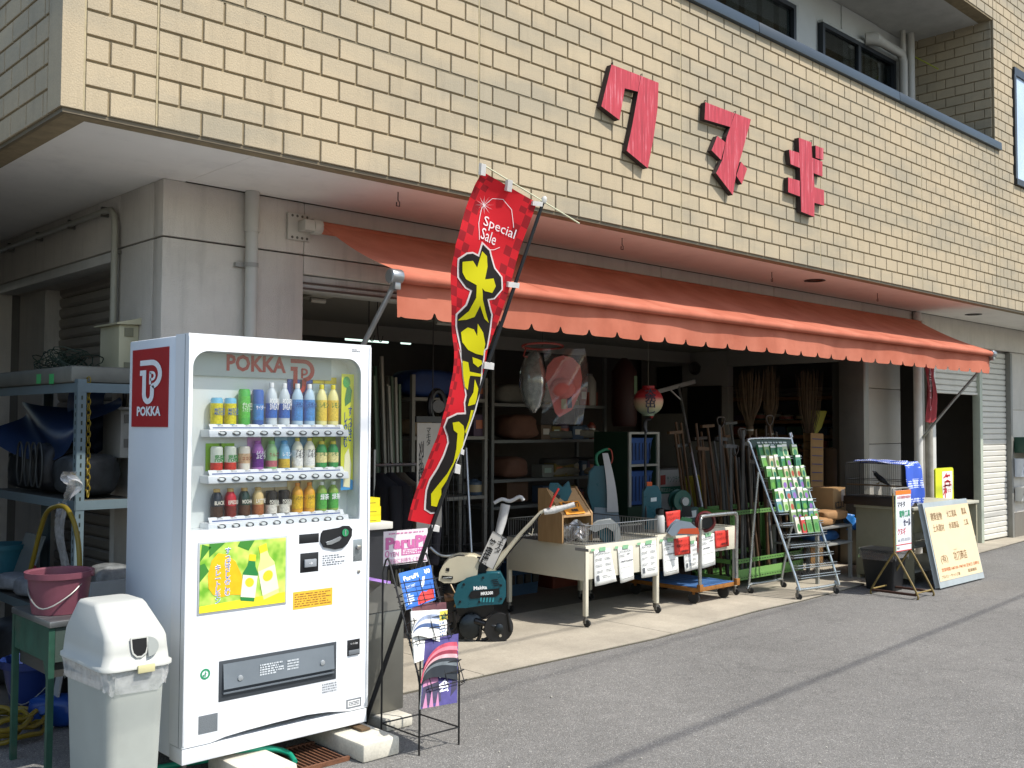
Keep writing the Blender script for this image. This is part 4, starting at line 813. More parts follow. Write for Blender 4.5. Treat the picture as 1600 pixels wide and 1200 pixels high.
MB().rings([lidring(lbx0-.004, lbx1+.006, lby0-.006, lby1+.004, .592, .055), lidring(lbx0-.004, lbx1+.006, lby0-.006, lby1+.004, .606, .055), lidring(lbx0+.008, lbx1-.006, lby0+.008, lby1-.008, .611, .04), lidring(lbx0+.012, lbx1-.012, lby0+.014, lby1-.014, .66, .036), lidring(lbx0+.016, lbx1-.016, lby0+.02, lby1-.022, .705, .034),
            lidring(lbx0+.02, lbx1-.02, lby0+.034, lby1-.03, .724, .034), lidring(lbx0+.036, lbx1-.036, lby0+.17, lby1-.09, .816, .034), lidring(lbx0+.042, lbx1-.042, lby0+.19, lby1-.1, .827, .03), lidring(lbx0+.06, lbx1-.06, lby0+.21, lby1-.115, .831, .02)]).build('lid', LBL, lb, ang=70)
oc = V((-.262, lby0+.012, .673))
mb = MB(); hole = [(-.033, .038), (.033, .038), (.033, .0), (.026, -.024), (.008, -.036), (-.012, -.034), (-.026, -.02), (-.031, .0)]
mb.prism([oc+V((x, .0-(-.24)*0+z*.1-.002, z)) for x, z in hole], (0, .03, 0)); mb.build('opening', pm('0c0c0d'), lb, smooth=False)
mb = MB(); rim = ribbon(hole, .006, True)
for q in rim: mb.quad(*[oc+V((p.x, p.y*.1-.0045, p.y)) for p in q])
mb.build('opening_rim', LBL, lb, smooth=False)
MB().rings([[oc+V((.033+.045*math.cos(R(a))*k, -.007+.2*.045*math.sin(R(a))*k, .038*math.sin(R(a))*k)) for a in range(-90, 91, 15)] for k in (1, .05)], cap=False).build('scoop', pm('8d918c'), lb)
MB().box(-.275, -.205, lby0-.014, lby0-.005, .575, .607).build('latch', pm('c2bb8e', .5), lb, bevel=.003)
fnl = lambda u, v: None
LIN = clear_film('bin_liner', (.86, .88, .87), .25, .2, .35, (.75, .76, .75))
ring1 = rrect(lbx0+.008, lbx1-.006, lby0+.008, lby1-.008, .585, .05, 8); N1 = len(ring1)
rows = []
for k in range(5):
    row = []
    for i, p in enumerate(ring1):
        a = i/N1*2*math.pi; d = .004+.004*math.sin(a*23+k)+.003*math.sin(a*41+2*k); c0 = V(((lbx0+lbx1)/2, (lby0+lby1)/2, p.z)); o_ = (p-c0).normalized()
        zz = .588-k*.02-(.012*math.sin(a*3+1)+.008*math.sin(a*11))*k/4
        row.append(V((p.x, p.y, zz))+o_*(d-.003*k))
    rows.append(row)
MB().rings(rows, cap=False).build('liner', LIN, lb)
lines(lb, V((-.165, lby0+.021, .655)), V((.03, 0, 0)), V((0, .0, .035)), 3, pm('6fa8a8'), 21, name='sticker')
# ================================================================ more placing helpers
def RP(x, y, p, nrm): d = ray(x, y); return CAM+d*((V(p)-CAM).dot(nrm)/d.dot(nrm))
AH = _r0.copy(); BH_ = V((math.sin(CYAW), math.cos(CYAW), 0))      # horizontal right / away
class View:                                  # upright plane facing the street corner, through a ground point
    def __init__(s, px, py, z=0.): s.o = GZ(px, py, z)
    def __call__(s, x, y, d=0.): return RP(x, y, s.o+BH_*d, BH_)
def slab(v, name, pts, d0, d1, m, parent, bevel=0, conv=None, **k):
    P = [v(*(conv(q) if conv else q), d0) for q in pts]; return MB().prism(P, BH_*(d1-d0)).build(name, m, parent, bevel=bevel, **k)
BLK = mat('black_wire', '141414', .45, var=.15); PAPER = mat('paper', 'dcdbd3', .7, var=.04)
# ================================================================ steel bin behind the pole
gb = thing('steel_bin', 'grey steel bin with rounded top standing behind the leaning flag pole', 'bin', (1.2, -.02, .06))
SB = mat('brushed_steel', '77766f', .42, metal=.7, var=.12, vs=3)
MB().box(1.09, 1.335, -.155, .1, .062, .585).build('bin_body', SB, gb, bevel=.008)
pr = [V((1.085, -.16, .59)), V((1.34, -.16, .59))]+[V((1.2125+.1275*math.cos(R(a)), -.16, .61+.115*math.sin(R(a)))) for a in range(0, 181, 12)]
MB().prism(pr, (0, .265, 0)).build('domed_lid', mat('steel_lid', '8e8d87', .35, metal=.7), gb, bevel=.004)
# ================================================================ magazine rack
zb = .085
K1, K2, K3, K4 = GZ(655, 1152, zb), GZ(717, 1136, zb), GZ(656, 1116, zb), GZ(596, 1130, zb)
mr = thing('magazine_rack', 'black wire magazine rack beside the vending machine', 'magazine rack', ((K1.x+K3.x)/2, (K1.y+K3.y)/2, 0))
wire = lambda pts, r=.0042, nm='wire': MB().tube(pts, r, 8).build(nm, BLK, mr)
T1 = V((K4.x+.02, K4.y-.01, RP(606, 878, K4, BH_).z)); T2 = V((K3.x+.02, K3.y-.01, T1.z+.005))
E1, E2 = V((K1.x, K1.y, RP(654, 1070, K1, BH_).z)), V((K2.x, K2.y, RP(716, 1055, K2, BH_).z))
for K, E_, T, B in ((K1, E1, T1, K4), (K2, E2, T2, K3)):
    wire([(K.x, K.y, 0), (K.x, K.y, E_.z), E_+(T-E_)*.06+V((0, 0, .02)), T+V((0, -.02, -.005)), T+V((0, -.005, .018)), T+V((.0, .012, .008)), (B.x, B.y, T.z-.05), (B.x, B.y, 0)], .0048, 'side_frame')
for a, b_ in ((K1, K2), (K2, K3), (K3, K4), (K4, K1)): wire([a, b_], .004, 'base_bar')
def sl(u, v, d=0.):                          # point on the sloping front: u across, v up, d proud
    p = E1+(E2-E1)*u; q = T1+(T2-T1)*u; nn = (E2-E1).cross(T1-E1).normalized()
    if nn.y > 0: nn = -nn
    return p+(q-p)*v+nn*d
for v in (.02, .33, .36, .66, .7, .97): wire([sl(0, v), sl(1, v)], .003, 'cross_bar')
for v0 in (-.06, .31, .62):
    for v1 in (.0, .08, .16): wire([sl(0, v0+v1, .0), sl(.02, v0+v1, .055), sl(.98, v0+v1, .055), sl(1, v0+v1, .0)], .0025, 'pocket_wire')
    for u in (.1, .5, .9): wire([sl(u, v0-.02, .0), sl(u, v0-.02, .055), sl(u, v0+.18, .057)], .0025, 'pocket_wire')
nsl = (E2-E1).cross(T1-E1).normalized(); nsl = -nsl if nsl.y > 0 else nsl
def mag(label, quad, d, m, t=.008):
    P = [RP(x, y, E1+nsl*d, nsl) for x, y in quad]          # TL TR BR BL
    o = thing('magazine', label, 'magazine', P[3], 'magazines in the wire rack')
    MB().prism(P, -nsl*t).build('page_block', PAPER, o, smooth=False)
    MB().prism([p+nsl*.0012 for p in P], -nsl*.0008).build('cover', m, o, smooth=False)
    fn = lambda x, y, e=.0016: P[3]+(P[2]-P[3])*x+(P[0]-P[3])*y+((P[1]-P[0])-(P[2]-P[3]))*x*y+nsl*e
    return o, fn, (P[2]-P[3]), (P[0]-P[3])
o, fn, w, h = mag('blue free magazine with red flowers in the top pocket of the wire rack', [(623, 896), (673, 883), (681, 937), (635, 953)], .022, pm('2b66b8', .3, var=.25, vs=8))
text('ParuPi', pm('eef2f8'), o, fn(.33, .82), w*.5, h*.13, bold=.03); text('¥0', pm('f4f4f4'), o, fn(.85, .86), w*.2, h*.13, bold=.03); text('AUG.2007', pm('e9eef6'), o, fn(.26, .57), w*.34, h*.08)
flat('print', [[(.4, .02), (.95, .05), (.97, .3), (.85, .36), (.72, .3), (.6, .35), (.5, .28), (.42, .2)]], fn, pm('c8281f', .4, var=.25, vs=20), o); flat('print', [[(.58, .45), (.68, .48), (.76, .74), (.68, .74)]], fn, pm('e8eef2'), o); lines(o, fn(.2, .25), w*.22, h*.3, 5, pm('dfe8f4'), 31)
o, fn, w, h = mag('dark magazine with red fruit cover behind the newspapers in the middle pocket', [(643, 943), (697, 941), (699, 985), (648, 990)], .02, pm('5a2a2c', .35, var=.4, vs=14))
o, fn, w, h = mag('yellow and white free newspaper in the middle pocket of the wire rack', [(642, 955), (699, 952), (697, 1018), (648, 1036)], .033, PAPER)
flat('print', [[(.5, .72), (1, .75), (1, .98), (.5, .93)]], fn, pm('c9b53a'), o); text('¥0', pm('2a5a3a'), o, fn(.9, .82, .003), w*.18, h*.12, bold=.03); lines(o, fn(.72, .4), w*.5, h*.5, 9, pm('5a6f8f'), 33)
def curl(o, ms, A, B, ctl, drop, d0, lift):     # loose pages: a curved edge from A over ctl to B (photo pixels), hanging down by drop
    for i, m in enumerate(ms):
        k = i/max(1, len(ms)-1); mb = MB()
        def f(u, v, k=k):
            x = A[0]*(1-u)**2+2*ctl[0]*u*(1-u)+B[0]*u*u; y = A[1]*(1-u)**2+2*ctl[1]*u*(1-u)+B[1]*u*u
            last = 1 if i == len(ms)-1 else 0
            return RP(x+v*1.5, y+drop*(1-.9*u**1.5)*(.75*k+v*(.75/len(ms)+.04+.3*last)), E1+nsl*(d0+lift*math.sin(u*math.pi*.75+.25)-.0025*i-.006*v), nsl)
        mb.grid(f, 14, 6); mb.build('loose_page', m, o, ang=80)
curl(o, [PAPER, pm('8f9ab0', .5, var=.5, vs=30), pm('d2d4d6', .5, var=.3, vs=30), pm('4f6690', .5, var=.5, vs=30), PAPER], (686, 953), (643, 992), (652, 948), 40, .046, .028)
o, fn, w, h = mag('purple concert magazine with white characters in the bottom pocket of the wire rack', [(664, 1000), (716, 990), (714, 1098), (657, 1108)], .034, pm('413a70', .3, var=.5, vs=9))
text('大', pm('f2f0f6'), o, fn(.62, .48), w*.3, h*.2, bold=.02); text('会', pm('f2f0f6'), o, fn(.62, .27), w*.3, h*.18, bold=.02); flat('print', [[(.05, .0), (.12, .22), (.18, 0)], [(.22, 0), (.28, .25), (.34, 0)], [(.4, 0), (.45, .2), (.5, 0)], [(.02, .3), (.45, .35), (.4, .5), (.2, .42), (.05, .5)]], fn, pm('a8708f', .4), o)
curl(o, [pm('b4485a', .4, var=.35, vs=20), pm('d07a86', .4, var=.3, vs=20), pm('8a2f42', .4, var=.3, vs=20), pm('c9a0a4', .4, var=.3, vs=20), pm('2c3036', .4, var=.4, vs=20), pm('6d7478', .4, var=.4), pm('1d2024', .4, var=.4)], (714, 1003), (657, 1066), (668, 1000), 50, .05, .035)
flat('print', [[(.0, .02), (.55, .06), (.5, .3), (.3, .45), (.05, .5)], [(.8, .1), (.98, .2), (.97, .5), (.85, .4)]], lambda x, y: fn(x, y, .0013), pm('2a2440', .4, var=.5, vs=15), o)
# ParuPi board above the rack
c, w, h = rectY(600, 828, 668, 881, -.17); sg = thing('magazine_sign', 'white and pink free magazine sign board above the wire rack', 'sign', (c.x, -.17, c.z-h.z/2))
tl = V((0, .0, .0)); card('board', c, w, h, pm('d8cfd4', .45), sg, t=.006); PK = pm('c0669a', .45)
text('ParuPi', PK, sg, c+h*.14+V((0, -.002, 0)), w*.94, h*.36, bold=.05); text('0', PK, sg, c-w*.43-h*.16+V((0, -.002, 0)), w*.1, h*.2); text('YEN', PK, sg, c-w*.27-h*.18+V((0, -.002, 0)), w*.2, h*.13)
card('print_panel', c+w*.14-h*.14+V((0, -.0012, 0)), w*.5, h*.2, PK, sg, t=.0006); lines(sg, c+w*.14-h*.14+V((0, -.0024, 0)), w*.44, h*.15, 3, pm('e6d5de'), 40); text('ご自由にお持ちください', PK, sg, c-h*.38+V((0, -.002, 0)), w*.94, h*.15); lines(sg, c+h*.42+V((0, -.002, 0)), w*.8, h*.05, 1, PK, 41)
for u in (-.4, .4): MB().tube([c+w*u-h*.5+V((0, .004, 0)), c+w*u-h*.5+V((0, .012, -.1))], .003, 6).build('sign_wire', BLK, sg)
# ================================================================ leaning flag
PB = V((1.055, -.2, .05)); PT = FY(848, 318, -.85); pd = (PT-PB).normalized()
rodd = (X_-pd*X_.dot(pd)).normalized(); fn_ = pd.cross(rodd).normalized()
if fn_.y > 0: fn_ = -fn_
fl = thing('sale_flag', 'tall red sale flag with yellow characters on a leaning black pole', 'flag', PB)
MB().tube([PB-pd*.04, PB+pd*1.2, PT+pd*.01], [.0125, .0115, .009], 12).build('pole', mat('black_pole', '17181a', .35, var=.1), fl)
MB().lathe([(.008, 0), (.014, .005), (.016, .02), (.011, .035), (.004, .04)], PT, pd, 14).build('pole_cap', pm('b5b3ab'), fl)
r0, r1 = RP(752, 256, PT, fn_), RP(905, 349, PT, fn_); MB().tube([r0, r1], .004, 8).build('cross_rod', pm('c9c7a8', .4), fl)
def FP(x, y): return RP(x, y, PB, fn_)
def wave(p):                                 # cloth displacement from position in the flag plane
    a = (p-PB).dot(pd); u = (p-PB).dot(rodd); k = min(1, max(0, -u+.0)/.35)
    return fn_*((.022*math.sin(a*4.2+.6)+.010*math.sin(a*9.5+u*6)+.004*math.sin(a*19-u*14))*(.25+k))
g6 = lambda q: (600+q[0]/3.334, 240+q[1]/3.334); g7 = lambda q: (580+q[0]/3.75, 540+q[1]/3.75)
LE = [(757.5, 268.5), (747, 288), (729, 339), (714, 381), (708.6, 420), (706.5, 465), (707, 510), (708, 548), (705, 580), (697, 615), (687, 647), (680, 684), (668, 721), (653, 767), (639.5, 814)]
RE = [(838.5, 316.5), (832, 338), (815, 390), (803, 430), (793, 464), (780, 498), (769, 525), (761, 548), (754.7, 588), (744, 625), (735, 652), (722, 685), (710.7, 725), (695, 768), (679, 821)]
def samp(L, t):
    k = t*(len(L)-1); i = min(int(k), len(L)-2); f = k-i; return (L[i][0]+(L[i+1][0]-L[i][0])*f, L[i][1]+(L[i+1][1]-L[i][1])*f)
nv, nu = 70, 14; vs = []; uvs = []
for j in range(nv+1):
    a, b_ = samp(LE, j/nv), samp(RE, j/nv)
    for i in range(nu+1): p = FP(a[0]+(b_[0]-a[0])*i/nu, a[1]+(b_[1]-a[1])*i/nu); vs.append(p+wave(p)); uvs.append((i/nu, j/nv))
me = bpy.data.meshes.new('flag_cloth'); fs = [(j*(nu+1)+i, (j+1)*(nu+1)+i, (j+1)*(nu+1)+i+1, j*(nu+1)+i+1) for j in range(nv) for i in range(nu)]
me.from_pydata([tuple(v) for v in vs], [], fs); ul = me.uv_layers.new(name='uv')
for lp in me.loops: ul.data[lp.index].uv = uvs[lp.vertex_index]
me.shade_smooth()
def cloth(name, ramp=None, col=None):
    m = bpy.data.materials.new(name); m.use_nodes = True; n = m.node_tree.nodes; l = m.node_tree.links; b = n['Principled BSDF']; b.inputs['Roughness'].default_value = .6; b.inputs['Specular IOR Level'].default_value = .25
    tr = n.new('ShaderNodeBsdfTranslucent'); mx = n.new('ShaderNodeMixShader'); mx.inputs[0].default_value = .3; l.new(b.outputs[0], mx.inputs[1]); l.new(tr.outputs[0], mx.inputs[2]); l.new(mx.outputs[0], n['Material Output'].inputs[0])
    if col: b.inputs['Base Color'].default_value = lin(col); tr.inputs[0].default_value = lin(col); return m
    uv = n.new('ShaderNodeUVMap'); sx = n.new('ShaderNodeSeparateXYZ'); l.new(uv.outputs[0], sx.inputs[0])
    def M(op, a, b2=None):
        q = n.new('ShaderNodeMath'); q.operation = op
        for i, v in enumerate((a, b2)):
            if v is None: continue
            if isinstance(v, (int, float)): q.inputs[i].default_value = v
            else: l.new(v, q.inputs[i])
        return q.outputs[0]
    ck = M('MODULO', M('ADD', M('FLOOR', M('MULTIPLY', sx.outputs[0], 9)), M('FLOOR', M('MULTIPLY', sx.outputs[1], 40))), 2)
    ed = M('GREATER_THAN', M('ABSOLUTE', M('SUBTRACT', sx.outputs[0], .5)), .28)
    f = M('MULTIPLY', ck, ed); x = n.new('ShaderNodeMix'); x.data_type = 'RGBA'; l.new(f, x.inputs[0]); x.inputs[6].default_value = lin('d4222d'); x.inputs[7].default_value = lin('9c1e26')
    l.new(x.outputs[2], b.inputs['Base Color']); l.new(x.outputs[2], tr.inputs[0]); return m
me.materials.append(cloth('flag_red_checks')); fo = put('flag_cloth', me, fl)
def fpoly(polys, e, m, name, conv=lambda q: q):
    bm = bmesh.new()
    for p in polys:
        f = bm.faces.new([bm.verts.new(FP(*conv(q))) for q in p]); f.normal_update()
    bmesh.ops.triangulate(bm, faces=bm.faces[:])
    for _ in range(5):
        L = [ed for ed in bm.edges if ed.calc_length() > .035]
        if not L: break
        bmesh.ops.subdivide_edges(bm, edges=L, cuts=1); bmesh.ops.triangulate(bm, faces=bm.faces[:])
    for v in bm.verts: v.co = v.co+wave(v.co)+fn_*e
    me = bpy.data.meshes.new(name); bm.to_mesh(me); bm.free(); me.materials.append(m); me.shade_smooth(); return put(name, me, fo)
def grow(p, d):
    n_ = len(p); A = sum(p[i][0]*p[(i+1) % n_][1]-p[(i+1) % n_][0]*p[i][1] for i in range(n_)); s = 1 if A > 0 else -1; out = []
    for i in range(n_):
        a, b_, c_ = V(p[i-1]), V(p[i]), V(p[(i+1) % n_]); e1 = (b_-a).normalized(); e2 = (c_-b_).normalized(); m_ = V((e1.y+e2.y, -(e1.x+e2.x)))
        m_ = m_.normalized() if m_.length > 1e-3 else V((e1.y, -e1.x)); k = 1/max(.5, m_.dot(V((e1.y, -e1.x)))); out.append(tuple(b_+m_*d*s*k))
    return out
Lb = [g6(q) for q in [(525, 475), (505, 540), (470, 522), (440, 525), (400, 552), (400, 645), (430, 695), (458, 712), (432, 790), (385, 840), (384, 900), (397, 1000), (398, 1060)]]+[g7(q) for q in [(512, 30), (530, 100), (540, 200), (552, 285), (541, 330), (548, 398), (490, 398), (432, 422), (417, 470), (442, 525), (448, 565), (425, 640), (390, 720), (352, 790), (336, 850), (327, 960), (355, 978)]]
Rb = [g6(q) for q in [(560, 508), (580, 600), (612, 645), (612, 705), (572, 750), (535, 757), (556, 840), (545, 915), (528, 1010)]]+[g7(q) for q in [(655, 20), (652, 70), (642, 130), (636, 200), (621, 285), (601, 370), (583, 425), (556, 500), (528, 580), (488, 680), (440, 800), (408, 900), (380, 975)]]
blk = Lb+Rb[::-1]
GW = cloth('flag_white', col='e4e2de'); GK = cloth('flag_black', col='26211f'); GY = cloth('flag_yellow', col='dfd614')
fpoly([grow(blk, 2.6)], .0025, GW, 'character_outline'); fpoly([blk], .0045, GK, 'character_black')  # white rim, then the black printed outline behind the yellow characters
fpoly([[g6(q) for q in [(415, 565), (470, 560), (490, 595), (520, 510), (545, 535), (545, 590), (525, 655), (570, 650), (580, 690), (560, 725), (520, 715), (508, 700), (510, 760), (540, 880), (520, 860), (497, 790), (470, 850), (430, 865), (385, 870), (440, 820), (475, 750), (480, 685), (430, 655), (415, 620)]],
       ], .0065, GY, 'character')
fpoly([[g6(q) for q in [(400, 930), (435, 905), (465, 915), (480, 950), (485, 885), (510, 930), (520, 990), (510, 1050), (470, 1040), (430, 1020), (402, 980)]]], .0065, GY, 'character')
fpoly([[g7(q) for q in [(585, 65), (640, 85), (645, 105), (620, 125), (590, 100)]]], .0065, GY, 'character')
fpoly([[g7(q) for q in [(525, 85), (560, 95), (570, 150), (640, 165), (638, 180), (572, 174), (565, 200), (555, 255), (540, 240), (530, 170)]]], .0065, GY, 'character')
fpoly([[g7(q) for q in [(600, 195), (620, 250), (610, 310), (600, 340), (555, 350), (565, 310), (590, 270)]]], .0065, GY, 'character')
fpoly([[g7(q) for q in [(575, 375), (592, 375), (580, 420), (548, 515), (541, 500), (565, 430)]]], .0065, GY, 'character')
fpoly([[g7(q) for q in [(460, 445), (500, 440), (530, 465), (538, 500), (530, 580), (500, 650), (470, 720), (440, 790), (410, 840), (412, 880), (400, 900), (385, 945), (355, 940), (355, 870), (390, 820), (440, 750), (475, 680), (490, 600), (495, 510), (470, 490)]]], .0065, GY, 'character')
WP_ = pm('e6dcdc')
def ftext(s, c, r_, u_, nm='lettering'):
    vs_, fs_ = glyphs(s, .0, False); x0 = min(v.x for v in vs_); x1 = max(v.x for v in vs_); y0 = min(v.y for v in vs_); y1 = max(v.y for v in vs_); me = bpy.data.meshes.new(nm); P = []
    for v in vs_:
        a = (v.x-x0)/(x1-x0)-.5; b_ = (v.y-y0)/(y1-y0)-.5; p = FP(c[0]+r_[0]*a+u_[0]*b_, c[1]+r_[1]*a+u_[1]*b_); P.append(tuple(p+wave(p)+fn_*.004))
    me.from_pydata(P, [], fs_); me.materials.append(WP_); put(nm, me, fo)
ftext('Special', (784, 358), (46, 22), (5, -19)); ftext('Sale', (767.5, 370), (23, 12), (5, -17))
cir = arc(779, 348, 27, 42, 150, 405, 30); cir = [(x+(y-348)*-.22*0, y) for x, y in cir]
fpoly([[tuple(p) for p in q] for q in ribbon([(752, 375), (753, 350), (760, 325), (775, 311), (790, 312), (802, 328), (805, 356)], .8)], .003, WP_, 'ring_print')
fpoly([[tuple(p) for p in q] for q in ribbon([(768, 391), (776, 391), (785, 387)], .8)], .003, WP_, 'ring_print')
for a in range(0, 180, 30): fpoly([[(763+.5*math.sin(R(a)), 321), (763+15*math.cos(R(a)), 321+15*math.sin(R(a))), (763-.5*math.sin(R(a)), 321+.5), (763-15*math.cos(R(a)), 321-15*math.sin(R(a)))]], .003, WP_, 'sparkle_print')
for (x, y), hx, hy in (((754.5, 265), 4, 10), ((795, 290), 4, 10), ((838, 318), 8, 4.5), ((801, 445), 9, 5), ((762, 571), 8, 6), ((713, 732), 4.5, 8), ((720, 705), 3, 5), ((679, 825), 6.5, 5.5)):
    P = [FP(x-hx+1, y-hy), FP(x+hx, y-hy+2), FP(x+hx-1, y+hy), FP(x-hx, y+hy-2)]; MB().prism([p+wave(p)*.4+fn_*.012 for p in P], -fn_*.02).build('tie_tab', GW, fl, smooth=False)
# ================================================================ small stand with yellow boxes and soap boxes by the machine
st = thing('display_stand', 'small dark stand with white shelf beside the vending machine', 'stand', (1.45, .42, 0))
c, w, h = rectY(577, 816, 606, 825, .35)
MB().box(c.x-w.x*.9, c.x+w.x/2, .3, .62, c.z-.02, c.z+.02).build('shelf_board', pm('c4c2b8'), st, bevel=.003)
MB().box(c.x-w.x*.9, c.x+w.x*.38, .33, .6, .02, c.z-.021).build('stand_body', pm('26272a'), st, smooth=False)
for i, (a, b_) in enumerate((((575, 805, 595, 819)), (575, 791, 595, 805), (575, 777, 593.5, 791)) if False else [((575, 805), (595, 818.5)), ((575, 791.5), (595, 804.5)), ((575, 778), (593.5, 791))]):
    p, q = FY(a[0], a[1], .33), FY(b_[0], b_[1], .33); o = MB().box(p.x-.06, q.x, .33, .43, q.z, p.z-.002).build('yellow_carton', pm('d9c81e', .5)); tag(o, ['yellow carton on the small shelf, lowest of the stack of three', 'yellow carton on the small shelf, in the middle of the stack', 'yellow carton topmost of the stack on the small shelf'][i], 'carton', 'yellow cartons beside the vending machine')
    MB().quad(*[V((q.x-.09+.06*u, .3295, q.z+.02+.012*v)) for u, v in ((0, 0), (1, 0), (1, .3), (0, .3))]).build('print', pm('7a6a1c'), o, smooth=False)
p, q = FY(575, 917, .16), FY(600, 932, .16); o = MB().box(1.2, q.x, .13, .36, .60, .64).build('purple_carton', pm('9a6fc0', .5)); tag(o, 'flat purple carton behind the domed steel bin, under the other', 'carton', 'purple cartons behind the steel bin')
o = MB().box(1.17, q.x+.015, .12, .35, .641, .685).build('purple_carton', pm('a57fca', .5)); tag(o, 'flat purple carton with a barcode behind the domed steel bin', 'carton', 'purple cartons behind the steel bin'); card('barcode', V((q.x-.03, .1195, .664)), V((.05, 0, 0)), V((0, 0, .03)), pm('e6e3ea'), o, t=.0005)
# ================================================================ tiller
tv = View(742, 1003); t6 = lambda q: (620+q[0]/6.665, 850+q[1]/6.665)
tl = thing('power_tiller', 'teal and cream power tiller with handlebars in front of the shop', 'tiller', tv.o)
CR = mat('cream_plastic', 'c3bba2', .4, var=.06); TEAL = mat('teal_plastic', '1a525c', .3, var=.2, vs=6); OIL = mat('oily_black', '161719', .35, var=.3); GM = mat('gun_metal', '2b3033', .3, metal=.6, var=.2)
slab(tv, 'hood', [(466, 360), (472, 305), (503, 242), (560, 182), (640, 155), (795, 160), (840, 178), (822, 220), (812, 300), (760, 310), (700, 342), (600, 378), (500, 378)], -.1, .1, CR, tl, bevel=.02, conv=t6)
P = tv(*t6((655, 160)), .0); MB().lathe([(.045, -.01), (.045, .018), (.03, .028), (.01, .03)], P, (0, 0, 1), 18).build('fuel_cap', OIL, tl)
slab(tv, 'badge', [(470, 330), (585, 338), (583, 368), (472, 360)], -.106, -.1, OIL, tl, conv=t6); slab(tv, 'vent', [(515, 250), (548, 252), (546, 285), (516, 283)], -.104, -.1, OIL, tl, conv=t6)
slab(tv, 'air_filter', [(842, 172), (912, 178), (915, 285), (838, 292)], -.06, .08, OIL, tl, bevel=.01, conv=t6)
slab(tv, 'engine_block', [(470, 385), (700, 385), (720, 700), (500, 680), (460, 560)], -.04, .12, OIL, tl, bevel=.015, conv=t6)
slab(tv, 'belt_cover', [(640, 640), (618, 560), (655, 440), (740, 375), (900, 335), (1060, 330), (1108, 420), (1110, 540), (1080, 600), (900, 612), (720, 640)], -.17, -.05, TEAL, tl, bevel=.018, conv=t6)
slab(tv, 'cover_panel', [(775, 495), (1065, 462), (1070, 520), (1030, 548), (770, 570), (750, 540)], -.174, -.169, OIL, tl, bevel=.001, conv=t6)
for i in range(5): slab(tv, 'cover_rib', [(870+i*32, 560), (888+i*32, 558), (880+i*32, 605), (862+i*32, 607)], -.175, -.169, mat('teal_light', '3a8a92', .3), tl, conv=t6)
for i in range(4): slab(tv, 'cover_louver', [(985+i*10, 375+i*18), (1050+i*9, 365+i*18), (1050+i*9, 372+i*18), (985+i*10, 382+i*18)], -.174, -.169, OIL, tl, conv=t6)
def vtext(s, q0, q1, d, m, parent, conv=t6, bold=.02):
    a, b_ = tv(*conv(q0), d), tv(*conv(q1), d); w_ = AH*((b_-a).dot(AH)); text(s, m, parent, (a+b_)/2, w_+V((0, 0, w_.length*.09)), V((0, 0, abs(a.z-b_.z)*.8)), bold=bold)
vtext('Makita', (800, 430), (940, 480), -.176, pm('eef0ee'), tl, bold=.04); vtext('MKR300', (875, 490), (1002, 535), -.178, pm('eef0ee'), tl, bold=.04)
vtext('makita', (480, 340), (572, 358), -.108, pm('d9ddd8'), tl)
MB().lathe([(.04, -.03), (.085, -.02), (.09, .03), (.05, .05)], tv(*t6((760, 850)), -.05), -BH_+AH*.4, 20).build('gear_case', GM, tl)
MB().tube([tv(*t6((760, 850)), -.02), tv(*t6((820, 800)), -.08), tv(*t6((1060, 870)), -.06)], .022, 10).build('tine_axle', OIL, tl)
slab(tv, 'chassis', [(620, 600), (1000, 590), (990, 700), (900, 760), (700, 750), (600, 700)], -.03, .1, OIL, tl, bevel=.012, conv=t6)
dc = tv(*t6((1062, 872)), -.07); ax_ = (-BH_+AH*.25).normalized(); MB().lathe([(.02, -.003), (.104, -.004), (.107, 0), (.104, .004), (.02, .003)], dc, ax_, 28).build('guard_disc', OIL, tl)
MB().lathe([(.03, 0), (.03, .02), (.012, .03)], dc, ax_, 16).build('disc_hub', GM, tl)
MB().lathe([(.01, 0), (.01, .006)], dc+ax_*.003-Z_*.055+AH*.01, ax_, 12).build('disc_hole', pm('9a927f'), tl)
for pts in ([(850, 830), (870, 920), (845, 1000), (805, 1035)], [(900, 880), (960, 950), (930, 990), (880, 1000)], [(1160, 720), (1175, 820), (1190, 915)], [(600, 700), (600, 860), (560, 900)]):
    MB().tube(smooth_path([tv(*t6(q), -.06) for q in pts], 4), .013, 8).build('tine', OIL, tl)
MB().lathe([(.02, -.02), (.075, -.025), (.078, .025), (.02, .02)], tv(*t6((600, 925)), .02), ax_, 20).build('wheel', OIL, tl)
for i in range(6): slab(tv, 'cooling_fin', [(475, 400+i*22), (640, 396+i*22), (640, 404+i*22), (475, 408+i*22)], -.075, -.04, GM, tl, conv=t6)
MB().tube([tv(*t6((500, 560)), -.07), tv(*t6((600, 545)), -.07)], .034, 14).build('muffler', mat('heat_stained', '5a4636', .4, metal=.6, var=.4, vs=20), tl)
MB().tube(smooth_path([tv(*t6((560, 420)), -.1), tv(*t6((600, 500)), -.12), tv(*t6((640, 560)), -.12), tv(*t6((600, 650)), -.08)], 4), .006, 6).build('fuel_line', pm('8a6a2a', .3), tl)
for q in ((660, 600), (700, 420), (1085, 430), (1085, 570), (860, 600), (900, 350)): MB().lathe([(.009, 0), (.009, .006), (.004, .007)], tv(*t6(q), -.17), -BH_, 8).build('bolt', GM, tl)
MB().lathe([(.02, 0), (.05, .004), (.052, .02), (.03, .028)], tv(*t6((560, 480)), -.06), -BH_-AH*.4, 18).build('recoil_starter', OIL, tl)
HB = mat('handle_cream', 'b7b19c', .4, var=.08)
